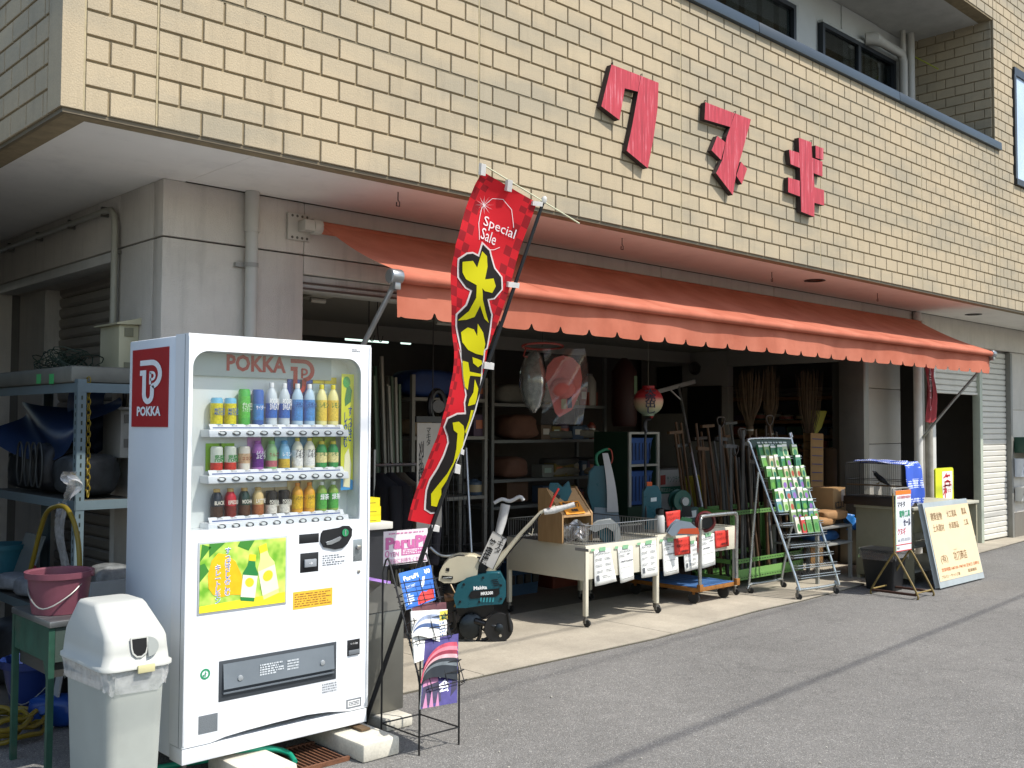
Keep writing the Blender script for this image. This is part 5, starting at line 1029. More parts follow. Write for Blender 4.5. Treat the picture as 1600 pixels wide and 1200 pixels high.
MB().tube([tv(762, 898, -.02), tv(782, 872, -.02), tv(792, 860, -.02), tv(815, 832, -.04), tv(846, 800, -.06), tv(868, 792, -.06)], [.03, .03, .017, .013, .013, .013], 12).build('handlebar', HB, tl)
MB().tube([tv(765, 886, .03), tv(776, 845, .1), tv(784, 815, .12), tv(790, 788, .12)], [.02, .026, .034, .036], 14).build('steering_column', mat('wrapped_white', 'b9b9b6', .35, var=.15, vs=15), tl)
MB().tube(smooth_path([tv(772, 786, .12), tv(784, 780, .12), tv(797, 783, .12), tv(812, 776, .12), tv(818, 782, .12)], 3), .014, 8).build('wrapped_handle', mat('wrapped_white', 'b9b9b6', .35), tl)
MB().tube([tv(850, 800, -.06), tv(866, 797, -.06), tv(884, 792, -.06), tv(898, 788, -.06)], [.022, .026, .018, .02], 12).build('wrapped_grip', mat('bubble_wrap', 'c4c3be', .3, var=.2, vs=40, bump=.8, bs=90), tl)
MB().tube([tv(859, 793, -.08), tv(865, 778, -.08), tv(873, 763, -.08)], .008, 8).build('red_lever', pm('b02a20', .35), tl)
MB().tube(smooth_path([tv(845, 803, -.08), tv(820, 835, -.09), tv(800, 858, -.07), tv(775, 890, -.05)], 4), .005, 6).build('cable', OIL, tl)
MB().tube([tv(833, 826, -.06), tv(831, 836, -.06), tv(826, 833, -.06)], .004, 6).build('hook', HB, tl)
pc = [tv(*q, -.11) for q in ((749, 884), (767, 828), (795, 843), (776, 893))]
pc = [tv(748, 877, -.11), tv(770, 829, -.11), tv(793, 842, -.11), tv(770, 890, -.11)]
o = MB().prism(pc, BH_*.004).build('handwritten_card', pm('bcb9b2', .6)); tag(o, 'slanted white handwritten card resting on the tiller', 'price card'); a, b_, c_, d_ = pc
MB().tube([p-BH_*.002 for p in pc], .0022, 5, closed=True).build('card_border', BLK, o)
up_ = (b_-a).normalized(); rt_ = (c_-b_).normalized(); cc = (a+b_+c_+d_)/4-BH_*.003
text('マキタ', BLK, o, cc+rt_*.03+up_*.06, rt_*.045, up_*.14, vert=True); text('管理機', BLK, o, cc-rt_*.025-up_*.03, rt_*.05, up_*.2, vert=True, bold=.02)
# ================================================================ bargain tables
CRM = mat('cream_steel', 'c9c4b1', .45, var=.06, vs=4, grime=.12); CST = mat('caster_black', '1c1c1c', .5); TOPG = mat('table_top_grey', '6f6e66', .6, var=.1)
def caster(p, parent, s=1.):
    MB().tube([p+V((0, 0, .06*s)), p+V((0, 0, .085*s))], .012*s, 8).box(p.x-.018*s, p.x+.018*s, p.y-.012*s, p.y+.012*s, p.z+.028*s, p.z+.062*s).build('caster_fork', pm('6f6d68', .4, metal=.6), parent)
    MB().lathe([(.012*s, -.013*s), (.026*s, -.013*s), (.028*s, 0), (.026*s, .013*s), (.012*s, .013*s)], p+V((.006, -.012, .028*s)), (1, .35, 0), 14).build('caster_wheel', CST, parent)
def bargain_table(label, x0, x1, y0, y1, ztop, zlow):
    t = thing('bargain_table', label, 'table', ((x0+x1)/2, (y0+y1)/2, .018), 'bargain tables in front of the shop')
    MB().box(x0+.01, x1-.01, y0+.01, y1-.01, ztop-.03, ztop-.012).build('table_top', TOPG, t, smooth=False)
    MB().box(x0, x1, y0, y0+.012, zlow, ztop).build('front_panel', CRM, t, bevel=.003); MB().box(x0, x1, y1-.012, y1, zlow, ztop).build('back_panel', CRM, t, bevel=.003)
    MB().box(x0-.001, x0+.012, y0+.0125, y1-.0125, zlow-.01, ztop).build('end_panel', CRM, t, bevel=.003); MB().box(x1-.012, x1+.001, y0+.0125, y1-.0125, zlow-.01, ztop).build('end_panel', CRM, t, bevel=.003)
    for x in (x0+.018, x1-.018):
        for y in (y0-.004, y1-.03): MB().box(x-.0165, x+.0165, y, y+.033, .1, ztop-.001).build('leg', CRM, t, bevel=.003); caster(V((x, y+.016, .018)), t)
    return t
T1Z = .637
t1 = bargain_table('cream wheeled bargain table with wire fence nearest the tiller', 3.79, 4.69, .785, 1.66, T1Z, .378)
WIRE = mat('chrome_wire', '8d8d8a', .35, metal=.7)
def fence(x0, x1, y0, y1, z0, z1, parent, n_x, n_y):
    mb = MB()
    for i in range(n_x+1):
        x = x0+(x1-x0)*i/n_x
        for y in (y0, y1): mb.tube([(x, y, z0), (x, y, z1)], .0022, 4)
    for i in range(1, n_y):
        y = y0+(y1-y0)*i/n_y
        for x in (x0, x1): mb.tube([(x, y, z0), (x, y, z1)], .0022, 4)
    mb.build('fence_wires', WIRE, parent, kind='stuff')
    for z in (z0, z1): MB().tube([(x0, y0, z), (x1, y0, z), (x1, y1, z), (x0, y1, z)], .004, 6, closed=True).build('fence_rail', WIRE, parent)
fence(3.8, 4.68, .795, 1.65, T1Z+.003, T1Z+.15, t1, 32, 30)
t2 = bargain_table('cream wheeled bargain table covered with price notes behind the platform trolley', 4.735, 5.93, .86, 1.62, .645, .44)
NOTE = pm('dedfda', .75); INK = pm('2b2b2c', .7); INKL = pm('5a5b60', .7); TAPE = pm('7fae86', .5)
ORD = ['first', 'second', 'third', 'fourth', 'fifth', 'sixth', 'seventh', 'eighth', 'ninth', 'tenth']
def hang(name, label, q, Y, m, cat_, grp, bend=.01):
    P = [FY(x, y, Y) for x, y in q]; fn = lambda u, v: P[3]*(1-u)*(1-v)+P[2]*u*(1-v)+P[0]*(1-u)*v+P[1]*u*v+V((0, -bend*(1-v)**2*(1+.5*math.sin(u*5)), 0))
    mb = MB(); mb.grid(fn, 5, 6); b0 = len(mb.v); o = mb.build(name, m, ang=80); sm = o.modifiers.new('thickness', 'SOLIDIFY'); sm.thickness = .0006; tag(o, label, cat_, grp)
    return o, fn
Q = [((928, 860), (953, 856), (963, 908), (928, 916)), ((965, 856), (988, 853), (990, 905), (968, 911)), ((1000, 850), (1025, 845), (1027, 899), (1001, 903)), ((1035, 845), (1058, 842), (1060, 895), (1036, 900)), ((1068, 850), (1091, 845), (1091, 888), (1069, 893)), ((1095, 838), (1117, 833), (1117, 882), (1095, 888))]
LBL = ['white sale flyer at the left corner of the fenced table', 'white sale flyer with a boxed map, middle of the fenced table', 'white sale flyer at the right corner post of the fenced table', 'white sale flyer partly under a red note beside the trolley', 'white sale flyer between two red notes behind the trolley handle', 'white sale flyer behind the trolley handle, last of the row']
for i, (q, lb_) in enumerate(zip(Q, LBL)):
    Y = .777 if i < 3 else .852; o, fn = hang('flyer', lb_, q, Y, NOTE, 'flyer', 'flyers taped to the tables'); e = V((0, -.0045, 0)); rr = random.Random(50+i)
    w = fn(1, .5)-fn(0, .5); h = fn(.5, 1)-fn(.5, 0)
    def L_(u, v, du, dv, rows, s): lines(o, fn(u, v)+e+V((0, -.002, 0)), w*du, h*dv, rows, INKL, s, name='print', fill=.42)
    L_(.5, .9, .8, .1, 2, 51+i)
    if i % 2 == 0:
        for k in range(3): L_(.25, .72-.17*k, .34, .09, 2, 60+i*7+k); L_(.74, .72-.17*k, .34, .09, 2, 70+i*7+k)
        L_(.6, .22, .55, .1, 2, 90+i); flat('print', [[(.08, .13), (.2, .13), (.2, .29), (.08, .29)]], lambda u, v: fn(u, v)+e+V((0, -.002, 0)), pm('55585c'), o)
    else:
        L_(.25, .76, .34, .09, 2, 80+i); L_(.72, .8, .3, .07, 1, 81+i); L_(.55, .6, .8, .08, 1, 82+i)
        for q2 in ribbon([(.12, .1), (.9, .1), (.9, .42), (.12, .42)], .008, True): flat('print', [[tuple(p) for p in q2]], lambda u, v: fn(u, v)+e+V((0, -.002, 0)), INK, o)
        for q2 in ribbon([(.12, .3), (.5, .28), (.55, .1)], .006)+ribbon([(.5, .42), (.6, .25), (.9, .22)], .006): flat('print', [[tuple(p) for p in q2]], lambda u, v: fn(u, v)+e+V((0, -.002, 0)), INK, o)
    MB().quad(*[fn(u, v)+V((0, -.006, 0)) for u, v in ((.3, .95), (.7, .95), (.7, 1.06), (.3, 1.06))]).build('tape', TAPE, o, smooth=False)
    MB().quad(*[fn(u, v)+V((0, -.004, 0)) for u, v in ((-.2, .98), (.02, .98), (.02, 1.05), (-.2, 1.05))]).build('tape', TAPE, o, smooth=False)
RN = pm('c8372c', .6, var=.1); RI = pm('3a1414')
for q, Y, lb_, s1, s2 in ((((1053, 842), (1078, 838), (1079, 865), (1054, 868)), .845, 'large red price note taped over a flyer', 'マルチ', '充電ドリバー'), (((1117, 830), (1138, 828), (1139, 853), (1118, 857)), .845, 'red price note at the far end of the second table', 'マキタ', 'ヘッジトリマ'), (((1090, 836), (1094.5, 835), (1094.5, 862), (1090, 863)), .845, 'narrow red price note half hidden by the trolley handle', '', ''), (((1040, 800), (1063, 797), (1062, 821), (1042, 825)), 1.0, 'red price note standing on the second table among the tools', 'マルチ', 'ハンドソー')):
    o, fn = hang('price_note', lb_, q, Y, RN, 'price note', 'red price notes', .004); w = fn(1, .5)-fn(0, .5); h = fn(.5, 1)-fn(.5, 0)
    if s1: text(s1, RI, o, fn(.3, .82)+V((0, -.006, 0)), w*.4, h*.16); text(s2, RI, o, fn(.5, .55)+V((0, -.008, 0)), w*.8, h*.2, bold=.01); lines(o, fn(.6, .22)+V((0, -.009, 0)), w*.5, h*.16, 1, RI, 7)
card('name_plate', FY(908, 858, .784)+V((0, .3, 0)) if False else FX(909, 859, 3.787), V((0, -.14, 0)), V((0, 0, .022)), pm('8b8a86', .4), t1, t=.002)
# ---------------- wooden dispenser on table 1
WOOD = bpy.data.materials.new('light_wood'); WOOD.use_nodes = True; n = WOOD.node_tree.nodes; l = WOOD.node_tree.links; b = n['Principled BSDF']
tcw = n.new('ShaderNodeTexCoord'); mpw = n.new('ShaderNodeMapping'); mpw.inputs['Scale'].default_value = (14, 14, 2); l.new(tcw.outputs['Object'], mpw.inputs[0]); tn = n.new('ShaderNodeTexNoise'); tn.inputs['Scale'].default_value = 3; tn.inputs['Detail'].default_value = 6; l.new(mpw.outputs[0], tn.inputs[0])
crw = n.new('ShaderNodeValToRGB'); l.new(tn.outputs['Fac'], crw.inputs[0]); e = crw.color_ramp.elements; e[0].color = lin('8a6a45'); e[1].color = lin('b08f63'); l.new(crw.outputs[0], b.inputs['Base Color']); b.inputs['Roughness'].default_value = .6
base = GZ(878, 850, T1Z); XW = base.x
wd = thing('wooden_dispenser', 'slant-fronted wooden display box on the fenced bargain table', 'display box', base)
lp = [FX(x, y, XW) for x, y in ((841, 763), (853, 763), (878, 805), (878, 850), (841, 843))]; zmin = T1Z+.004
lp = [V((XW, p.y, max(p.z, zmin))) for p in lp]; lp[3].z = zmin; lp[4].z = zmin
MB().prism(lp, (.018, 0, 0)).build('side_board', WOOD, wd, bevel=.002); MB().prism([p+V((.34, 0, 0)) for p in lp], (.018, 0, 0)).build('side_board', WOOD, wd, bevel=.002)
a, b_ = lp[1], lp[2]; MB().add([a+V((.018, 0, -.01)), b_+V((.018, 0, -.01)), b_+V((.34, 0, -.01)), a+V((.34, 0, -.01)), a+V((.018, 0, -.022)), b_+V((.018, 0, -.022)), b_+V((.34, 0, -.022)), a+V((.34, 0, -.022))], [(0, 1, 2, 3), (7, 6, 5, 4), (0, 4, 5, 1), (2, 6, 7, 3), (1, 5, 6, 2), (0, 3, 7, 4)]).build('slant_board', WOOD, wd, smooth=False)
MB().box(XW+.018, XW+.34, lp[0].y-.015, lp[0].y, zmin, lp[0].z).build('back_board', WOOD, wd, smooth=False)
dd = (b_-a); on = MB().add([a+dd*s+V((x, 0, .006)) for x, s in ((.05, .55), (.27, .55), (.27, 1.02), (.05, 1.02))], [(0, 3, 2, 1)]).build('orange_note', pm('d98a1f', .6)); tag(on, 'orange handwritten note on the slanted wooden box', 'price note'); text('電気ブロワ', INK, on, a+dd*.7+V((.16, 0, .012)), V((.18, 0, 0)), -dd*.22, bold=.02); lines(on, a+dd*.9+V((.18, 0, .010)), V((.1, 0, 0)), -dd*.14, 1, INK, 3)
# tools: built facing the street corner
def tool(name, label, px, py, z, cat_): v = View(px, py, z); return v, thing(name, label, cat_, v.o)
v, t = tool('compact_blower', 'small teal power tool lying on top of the slanted wooden box', 875, 783, lp[1].z+.0, 'power tool'); v.o = V((XW+.15, (a.y+b_.y)/2+.05, lp[1].z-.03)); t.location = v.o
slab(v, 'motor_housing', [(858, 770), (862, 758), (872, 758), (880, 765), (888, 757), (891, 768), (884, 783), (868, 783)], -.05, .06, TEAL, t, bevel=.012); slab(v, 'grip', [(866, 772), (874, 775), (872, 783), (862, 780)], -.07, -.045, OIL, t, bevel=.006)
v, t = tool('upright_vacuum', 'tall teal upright garden vacuum with a long white paper tag', 945, 812, T1Z, 'garden vacuum')
v.o = GZ(948, 826, T1Z)+BH_*.25; t.location = v.o
slab(v, 'body', [(926, 740), (932, 733), (945, 733), (950, 745), (949, 790), (942, 797), (930, 795), (923, 770)], -.07, .07, TEAL, t, bevel=.03); slab(v, 'base', [(932, 796), (962, 798), (966, 820), (930, 818)], -.08, .08, pm('7d8a90', .4), t, bevel=.02)
MB().tube(smooth_path([v(938, 735), v(932, 722), v(933, 710), v(944, 703), v(952, 702)], 4), .014, 10).build('handle_loop', pm('2f7a58', .4), t); MB().tube(smooth_path([v(950, 701, -.02), v(955, 704, -.02), v(957, 716, -.02), v(955, 724, -.02)], 4), .006, 6).build('red_cord', pm('a03a26', .4), t)
o = MB(); o.grid(lambda u, w_: v(941+w_*7+(9+9*w_)*u+3*math.sin(w_*3), 708+w_*92, -.085-.03*math.sin(w_*2.5)), 3, 14); o = o.build('paper_tag', pm('bdbcb8', .7), t, ang=80)
v, t = tool('disc_cutter', 'teal disc cutter with grey guard and long black blade in the wire fence', 950, 845, T1Z+.002, 'power tool')
MB().lathe([(.01, -.03), (.085, -.03), (.09, 0), (.085, .03), (.01, .03)], v(951, 832, .05), -BH_+AH*.2, 24).build('blade_housing', TEAL, t); slab(v, 'guard', [(922, 826), (935, 816), (955, 813), (966, 822), (969, 840), (962, 846), (960, 830), (948, 822), (930, 830)], -.02, .08, pm('8e9290', .4), t, bevel=.008); slab(v, 'blade', [(883, 843), (938, 824), (940, 829), (884, 848)], .02, .035, OIL, t)
o = MB(); rr = random.Random(4); o.grid(lambda u, w_: v(880+40*u, 815+30*w_+4*math.sin(u*9), .0-.04*math.sin(u*6+w_*5)-.03*rr.random()), 9, 8); o = o.build('plastic_bag', clear_film('clear_bag', (.9, .9, .9), .4, .12, .22)); tag(o, 'crumpled clear plastic bag beside the slanted wooden box', 'plastic bag')
# ---------------- tools on table 2
Z2 = .637
v, t = tool('sprayer', 'teal upright sprayer with orange knob and black pole on the second table', 1020, 828, Z2, 'sprayer'); v.o = GZ(1020, 828, Z2)+BH_*.15; t.location = v.o
slab(v, 'tank', [(1009, 830), (1009, 770), (1013, 763), (1026, 763), (1030, 772), (1030, 830)], -.06, .06, TEAL, t, bevel=.02); slab(v, 'knob', [(1012, 763), (1012, 754), (1018, 754), (1018, 763)], -.02, .02, pm('c9561c', .4), t, bevel=.005); slab(v, 'label_plate', [(1017, 778), (1026, 777), (1026, 783), (1017, 784)], -.066, -.06, pm('c9d2d0'), t)
MB().tube([v(1009, 820, -.07), v(1008, 690, .02), v(1010, 655, .02)], .011, 8).build('lance', OIL, t); MB().tube(smooth_path([v(1010, 676, .02), v(1007, 665, .02), v(1010, 656, .02), v(1017, 655, .02)], 4), .016, 8).build('lance_handle', OIL, t)
v, t = tool('spray_bottle', 'white bottle with dark cap standing on the second table', 1031, 832, Z2, 'bottle'); MB().lathe([(.04, 0), (.042, .01), (.042, .13), (.03, .155)], v.o, n=18).build('bottle', pm('b4b5b0', .4), t); MB().lathe([(.036, .155), (.036, .2), (.02, .21)], v.o, n=16).build('cap', OIL, t)
v, t = tool('hose_reel', 'dark round hose reel in front of the white carton', 1064, 800, Z2, 'hose reel'); v.o = GZ(1064, 822, Z2)+BH_*.3; t.location = v.o
MB().lathe([(.045, -.05), (.1, -.05), (.105, -.03), (.07, -.025), (.07, .025), (.105, .03), (.1, .05), (.045, .05)], v(1062, 782), -BH_+AH*.5, 24).build('drum', pm('1d4a40', .4), t); MB().lathe([(.01, -.055), (.04, -.055), (.04, .055), (.01, .055)], v(1066, 783, -.02), -BH_+AH*.5, 16).build('hub', pm('9a9c98', .4), t); slab(v, 'stand', [(1052, 794), (1078, 792), (1080, 806), (1052, 806)], -.05, .05, OIL, t, bevel=.01)
v, t = tool('cordless_planer', 'grey and orange hand tool lying on the second table', 1070, 836, Z2, 'power tool')
slab(v, 'body', [(1046, 832), (1052, 822), (1060, 815), (1078, 818), (1086, 826), (1088, 833), (1050, 835)], -.05, .05, pm('7f8b96', .35), t, bevel=.012); slab(v, 'sole', [(1060, 833), (1064, 827), (1090, 826), (1092, 834)], -.055, -.02, pm('c2502a', .4), t, bevel=.005); slab(v, 'handle', [(1063, 817), (1068, 810), (1080, 812), (1079, 818)], -.02, .03, pm('2c5a3a', .4), t, bevel=.008)
v, t = tool('cable_drum', 'red ring-shaped cord reel on the second table', 1102, 830, Z2, 'cord reel'); MB().tube([v(1102+14*math.cos(R(x)), 815+14*math.sin(R(x)), .06) for x in range(0, 360, 20)], .016, 8, closed=True).build('rim', pm('5a1f1f', .4), t); MB().lathe([(.02, -.03), (.06, -.03), (.06, .03), (.02, .03)], v(1102, 815, .06), BH_, 18).build('coil', OIL, t)
v, t = tool('green_tool_case', 'dark green tool case standing behind the red note', 1080, 815, Z2, 'case'); v.o = GZ(1080, 820, Z2)+BH_*.25; t.location = v.o; slab(v, 'case', [(1066, 798), (1090, 794), (1090, 822), (1066, 824)], -.03, .06, pm('2b4a44', .5), t, bevel=.008); slab(v, 'case_label', [(1070, 800), (1088, 797), (1088, 808), (1070, 810)], -.034, -.0305, pm('c3c9c6'), t)
# white carton and yellow crate standing behind table 2
v = View(1048, 905, .018); v.o = GZ(1060, 898, .018)+BH_*.6
cb = thing('reel_carton', 'white and green hose reel carton standing behind the second table', 'carton', v.o)
slab(v, 'carton', [(1030, 735), (1068, 733), (1068, 795), (1030, 797)], .0, .35, pm('b6b7b4', .7), cb, smooth=False); slab(v, 'green_band', [(1032, 761), (1067.5, 759), (1067.5, 770), (1032, 772)], -.003, -.0002, pm('1f6b58', .6), cb, smooth=False); slab(v, 'red_mark', [(1032, 743), (1040, 742), (1040, 757), (1032, 758)], -.003, -.0002, pm('a03328'), cb, smooth=False)
for s_, q0, q1, m_ in (('サンフラワー', (1042, 742), (1067, 756), pm('2b6a52')), ('耐圧式ホースリール', (1033, 761), (1067, 770), pm('c9d4cc'))):
    p, q = v(*q0, -.005), v(*q1, -.005); text(s_, m_, cb, (p+q)/2, AH*(q-p).dot(AH), V((0, 0, abs(p.z-q.z)*.7)))
MB().prism([v(1030, 798, .0), v(1068, 796, .0), v(1068, 890, .0), v(1030, 890, 0)], BH_*.35).build('lower_carton', pm('4a4034', .8), cb, smooth=False)
v2 = View(1084, 900, .018); v2.o = GZ(1090, 900, .018)+BH_*.5
yc = thing('yellow_crate', 'yellow plastic crate leaning beside the white carton', 'crate', v2.o); slab(v2, 'crate_wall', [(1071, 747), (1097, 744), (1097, 793), (1072, 795)], 0, .2, pm('a08f1c', .5, bump=.6, bs=40), yc, bevel=.006)
for x in (1077, 1084, 1091): slab(v2, 'rib', [(x, 748), (x+1.5, 748), (x+1.5, 792), (x, 792)], -.012, -.0005, pm('7d6f14', .5), yc, smooth=False)
slab(v2, 'crate_foot', [(1073, 796), (1097, 794), (1097, 885), (1074, 887)], .02, .18, pm('2b2a26'), yc, smooth=False)
# ================================================================ platform trolley
tr = thing('platform_trolley', 'platform trolley with blue deck and chrome handle beside the green rack', 'trolley', (5.45, 1.2, .018)); DKB = mat('trolley_blue', '3f6390', .55, var=.25, vs=8); DKW = mat('trolley_rust', '8a5a24', .7, var=.4, vs=14)
cx0, cx1, cy0, cy1, cz = 5.2, 5.76, .77, 1.6, .165
MB().box(cx0, cx1, cy0, cy1, cz-.035, cz).build('deck_frame', DKW, tr, bevel=.004)
for i in range(6): MB().box(cx0+.006+i*.092, cx0+.092+i*.092, cy0+.004, cy1-.004, cz+.0005, cz+.008).build('deck_slat', DKB, tr, bevel=.003)
for x in (cx0+.06, cx1-.06):
    for y in (cy0+.08, cy1-.1):
        MB().box(x-.02, x+.02, y-.02, y+.02, .1, cz-.036).build('wheel_fork', DKW, tr); MB().lathe([(.02, -.018), (.05, -.018), (.054, 0), (.05, .018), (.02, .018)], V((x, y, .072)), (1, .3, 0), 18).build('wheel', CST, tr)
hz_ = .78; MB().tube(smooth_path([V((cx0+.03, cy0-.005, cz-.03)), V((cx0+.03, cy0-.005, .5)), V((cx0+.03, cy0-.01, hz_-.06)), V((cx0+.045, cy0-.01, hz_-.015)), V((cx0+.09, cy0-.01, hz_)), V((cx1-.04, cy0-.01, hz_)), V((cx1+.005, cy0-.01, hz_-.015)), V((cx1+.02, cy0-.01, hz_-.06)), V((cx1+.02, cy0-.005, .5)), V((cx1+.02, cy0-.005, cz-.03))], 4), .0165, 12).build('handle', mat('worn_chrome', 'a9a9a4', .3, metal=.85, var=.2, vs=20), tr)
for x in (cx0+.03, cx1+.02): MB().box(x-.025, x+.025, cy0-.025, cy0+.012, cz-.03, cz+.03).build('handle_socket', DKW, tr, bevel=.003)
# ================================================================ green slotted rack with tool handles
gr = thing('green_tool_rack', 'green slotted angle rack on casters holding long tool handles', 'rack', (6.7, 1.3, .018)); GRN = mat('green_angle', '5f8a4a', .5, var=.1, vs=6, grime=.2)
gx0, gx1, gy0, gy1, gz = 6.12, 7.35, 1.02, 1.5, .76
def angle(p, q, f, s_=.04, parent=gr, m=GRN, slots=True):
    p, q = V(p), V(q); d = (q-p).normalized(); a, b2 = f; a, b2 = V(a), V(b2)
    mb = MB(); mb.obox((p+q)/2+a*s_/2, d*(q-p).length/2, a*s_/2, b2*.0015).obox((p+q)/2+b2*s_/2, d*(q-p).length/2, b2*s_/2, a*.0015)
    o = mb.build('angle_post' if abs(d.z) > .7 else 'angle_rail', m, parent, smooth=False)
    if slots:
        L = (q-p).length; sm = MB(); k = .03
        while k < L-.03:
            for aa, bb in ((a, b2), (b2, a)): sm.obox(p+d*k+aa*s_*.5-bb*.0022, d*.011, aa*.004, bb*.0006)
            k += .045
        sm.build('slots', pm('1c2418'), o, smooth=False, kind='stuff')
    return o
for x, ax in ((gx0, 1), (gx1, -1)):
    for y, ay in ((gy0, 1), (gy1, -1)): angle((x, y, .09), (x, y, gz), ((ax, 0, 0), (0, ay, 0))); caster(V((x+ax*.02, y+ay*.02, .018)), gr, .9)
for z in (.1, .26, gz-.04):
    angle((gx0, gy0, z), (gx1, gy0, z), ((0, 0, 1), (0, 1, 0))); angle((gx0, gy1, z), (gx1, gy1, z), ((0, 0, 1), (0, -1, 0)), slots=False); angle((gx0, gy0, z), (gx0, gy1, z), ((0, 0, 1), (1, 0, 0)), slots=False)
MB().box(gx0+.04, gx1-.04, gy0+.003, gy0+.008, .105, .2).build('front_board', mat('rack_board', '6f9a55', .6, var=.1), gr, smooth=False); MB().box(gx0+.02, gx1-.02, gy0+.02, gy1-.02, .1, .104).build('rack_floor', GRN, gr, smooth=False)
rr = random.Random(11)
TW = [pm(c_, .6, var=.25, vs=8) for c_ in ('4f3822', '5c4228', '33281e', '5f5f5c', '3f3f3d', '4a463e')]
for i in range(26):
    random.seed(i)
    x = gx0+.06+(gx1-gx0-.12)*(i % 13)/12+rr.uniform(-.02, .02); y = gy0+.1+.22*(i//13)+rr.uniform(-.03, .03); H = rr.uniform(1.05, 1.5); lean = V((rr.uniform(-.09, .05), rr.uniform(-.02, .12), 1)).normalized(); m_ = rr.choice(TW)
    p = V((x, y, .105)); o = MB().tube([p, p+lean*H*.5, p+lean*H], [.014, .0145, .013], 8).build('tool_handle', m_); tag(o, '%s tool handle in the %s row of the green rack%s' % (ORD[i % 13] if i % 13 < 10 else ['eleventh', 'twelfth', 'last'][i % 13-10], 'front' if i < 13 else 'rear', ', with a wooden cross head' if i % 4 == 1 else ', with a D-shaped grip' if i % 4 == 3 else ''), 'tool handle', 'tool handles standing in the green rack')
    if i % 4 == 1: MB().bar(p+lean*H+V((-.09, 0, .0)), p+lean*H+V((.09, 0, -.01)), .03, .035).build('wooden_head', m_, o)
    elif i % 4 == 3:
        q = p+lean*H; MB().tube(smooth_path([q, q+V((-.05, 0, .04)), q+V((-.055, 0, .1)), q+V((.055, 0, .1)), q+V((.05, 0, .04)), q], 3), .009, 6).build('d_grip', TW[2], o)
# ================================================================ seed packet rack
sr = thing('seed_rack', 'slanted wheeled wire rack full of seed packets', 'seed rack', (6.4, .5, .018)); CH = mat('rack_chrome', 'b5bab8', .28, metal=.75, var=.08)
S1, S2 = V((6.13, .36, .10)), V((6.68, .30, .10)); U1, U2 = V((6.13, .375, .2)), V((6.68, .29, .2)); W1, W2 = V((6.13, .85, 1.40)), V((6.68, .735, 1.40))
MB().tube(smooth_path([W1, U1, S1+V((0, 0, .03)), S1+V((.04, 0, 0)), S2+V((-.04, 0, 0)), S2+V((0, 0, .03)), U2, W2, W2+V((-.03, .01, .04)), W1+V((.03, .01, .04)), W1], 4), .0125, 10).build('front_frame', CH, sr)
B1, B2 = V((6.1, .84, .1)), V((6.63, .82, .1)); h1, h2 = U1+(W1-U1)*.78, U2+(W2-U2)*.78
MB().tube(smooth_path([h1+V((-.02, 0, 0)), B1+V((0, 0, .05)), B1+V((.03, 0, 0)), B2+V((-.03, 0, 0)), B2+V((0, 0, .05)), h2+V((.02, 0, 0))], 4), .0115, 10).build('rear_frame', CH, sr)
for p in (S1, S2, B1, B2): caster(V((p.x, p.y, .012)), sr, 1.)
def sp(u, v, d=0.): 
    p = U1+(U2-U1)*u; q = W1+(W2-W1)*u; nn = (U2-U1).cross(W1-U1).normalized(); nn = -nn if nn.y > 0 else nn
    return p+(q-p)*v+nn*d
HEAD = pm('1d3a2c', .5); MB().prism([sp(.03, .95, .004), sp(.97, .95, .004), sp(.97, 1.025, .004), sp(.03, 1.025, .004)], (0, .008, 0)).build('header_sign', HEAD, sr, smooth=False); lines(sr, sp(.5, .99, .011), (sp(1, .99)-sp(0, .99))*.7, (sp(.5, 1.01)-sp(.5, .97)), 2, pm('b9c4bc'), 17)
TV = [.878-.0825*r for r in range(8)]+[.225, .15, .075, .005]
for v_ in TV:
    for dz in (.0, .022): MB().tube([sp(0, v_, 0)+V((0, 0, dz)), sp(.01, v_)+V((0, -.05, dz)), sp(.99, v_)+V((0, -.05, dz)), sp(1, v_)+V((0, 0, dz))], .0028, 6).build('tier_wire', CH, sr)
    mb = MB(); P = []
    for i in range(17):
        u = .03+i*.058; P += [sp(u, v_)+V((0, .05, .04)), sp(u+.012, v_)+V((0, .0, -.022)), sp(u+.03, v_)+V((0, -.05, .022)), sp(u+.045, v_)+V((0, .0, -.022))]
    mb.tube(P, .0022, 4)
    mb.build('tier_hooks', mat('hook_wire', '4a4c4c', .4, metal=.6), sr, kind='stuff')
PKC = ['7a9a60', 'a3b58c', '5f8a50', 'b0aa88', '3f7a5c', '93a67c', 'bcbaa8', '5f8488', '2f6a48', '4a7a3a']
rr = random.Random(5); POSN = ['left end', 'second from the left', 'third from the left', 'middle', 'third from the right', 'second from the right', 'right end']
ROWN = ['topmost', 'second', 'third', 'fourth', 'fifth', 'sixth', 'seventh', 'lowest filled']
layout = [[0, 1, 2, 3, 4, 5.6], [0, 1, 2, 3, 4, 5.5], [0, 1, 2, 3, 4, 5, 5.9], [0, 1, 2, 3, 4, 5, 5.9], [0, .9, 2.1, 3.1, 4.1, 5.1], [0, 1, 2, 3, 4.2, 5.2], [1.7, 2.7, 3.7, 4.7, 5.6], [1.9, 2.8, 3.8, 5.0]]
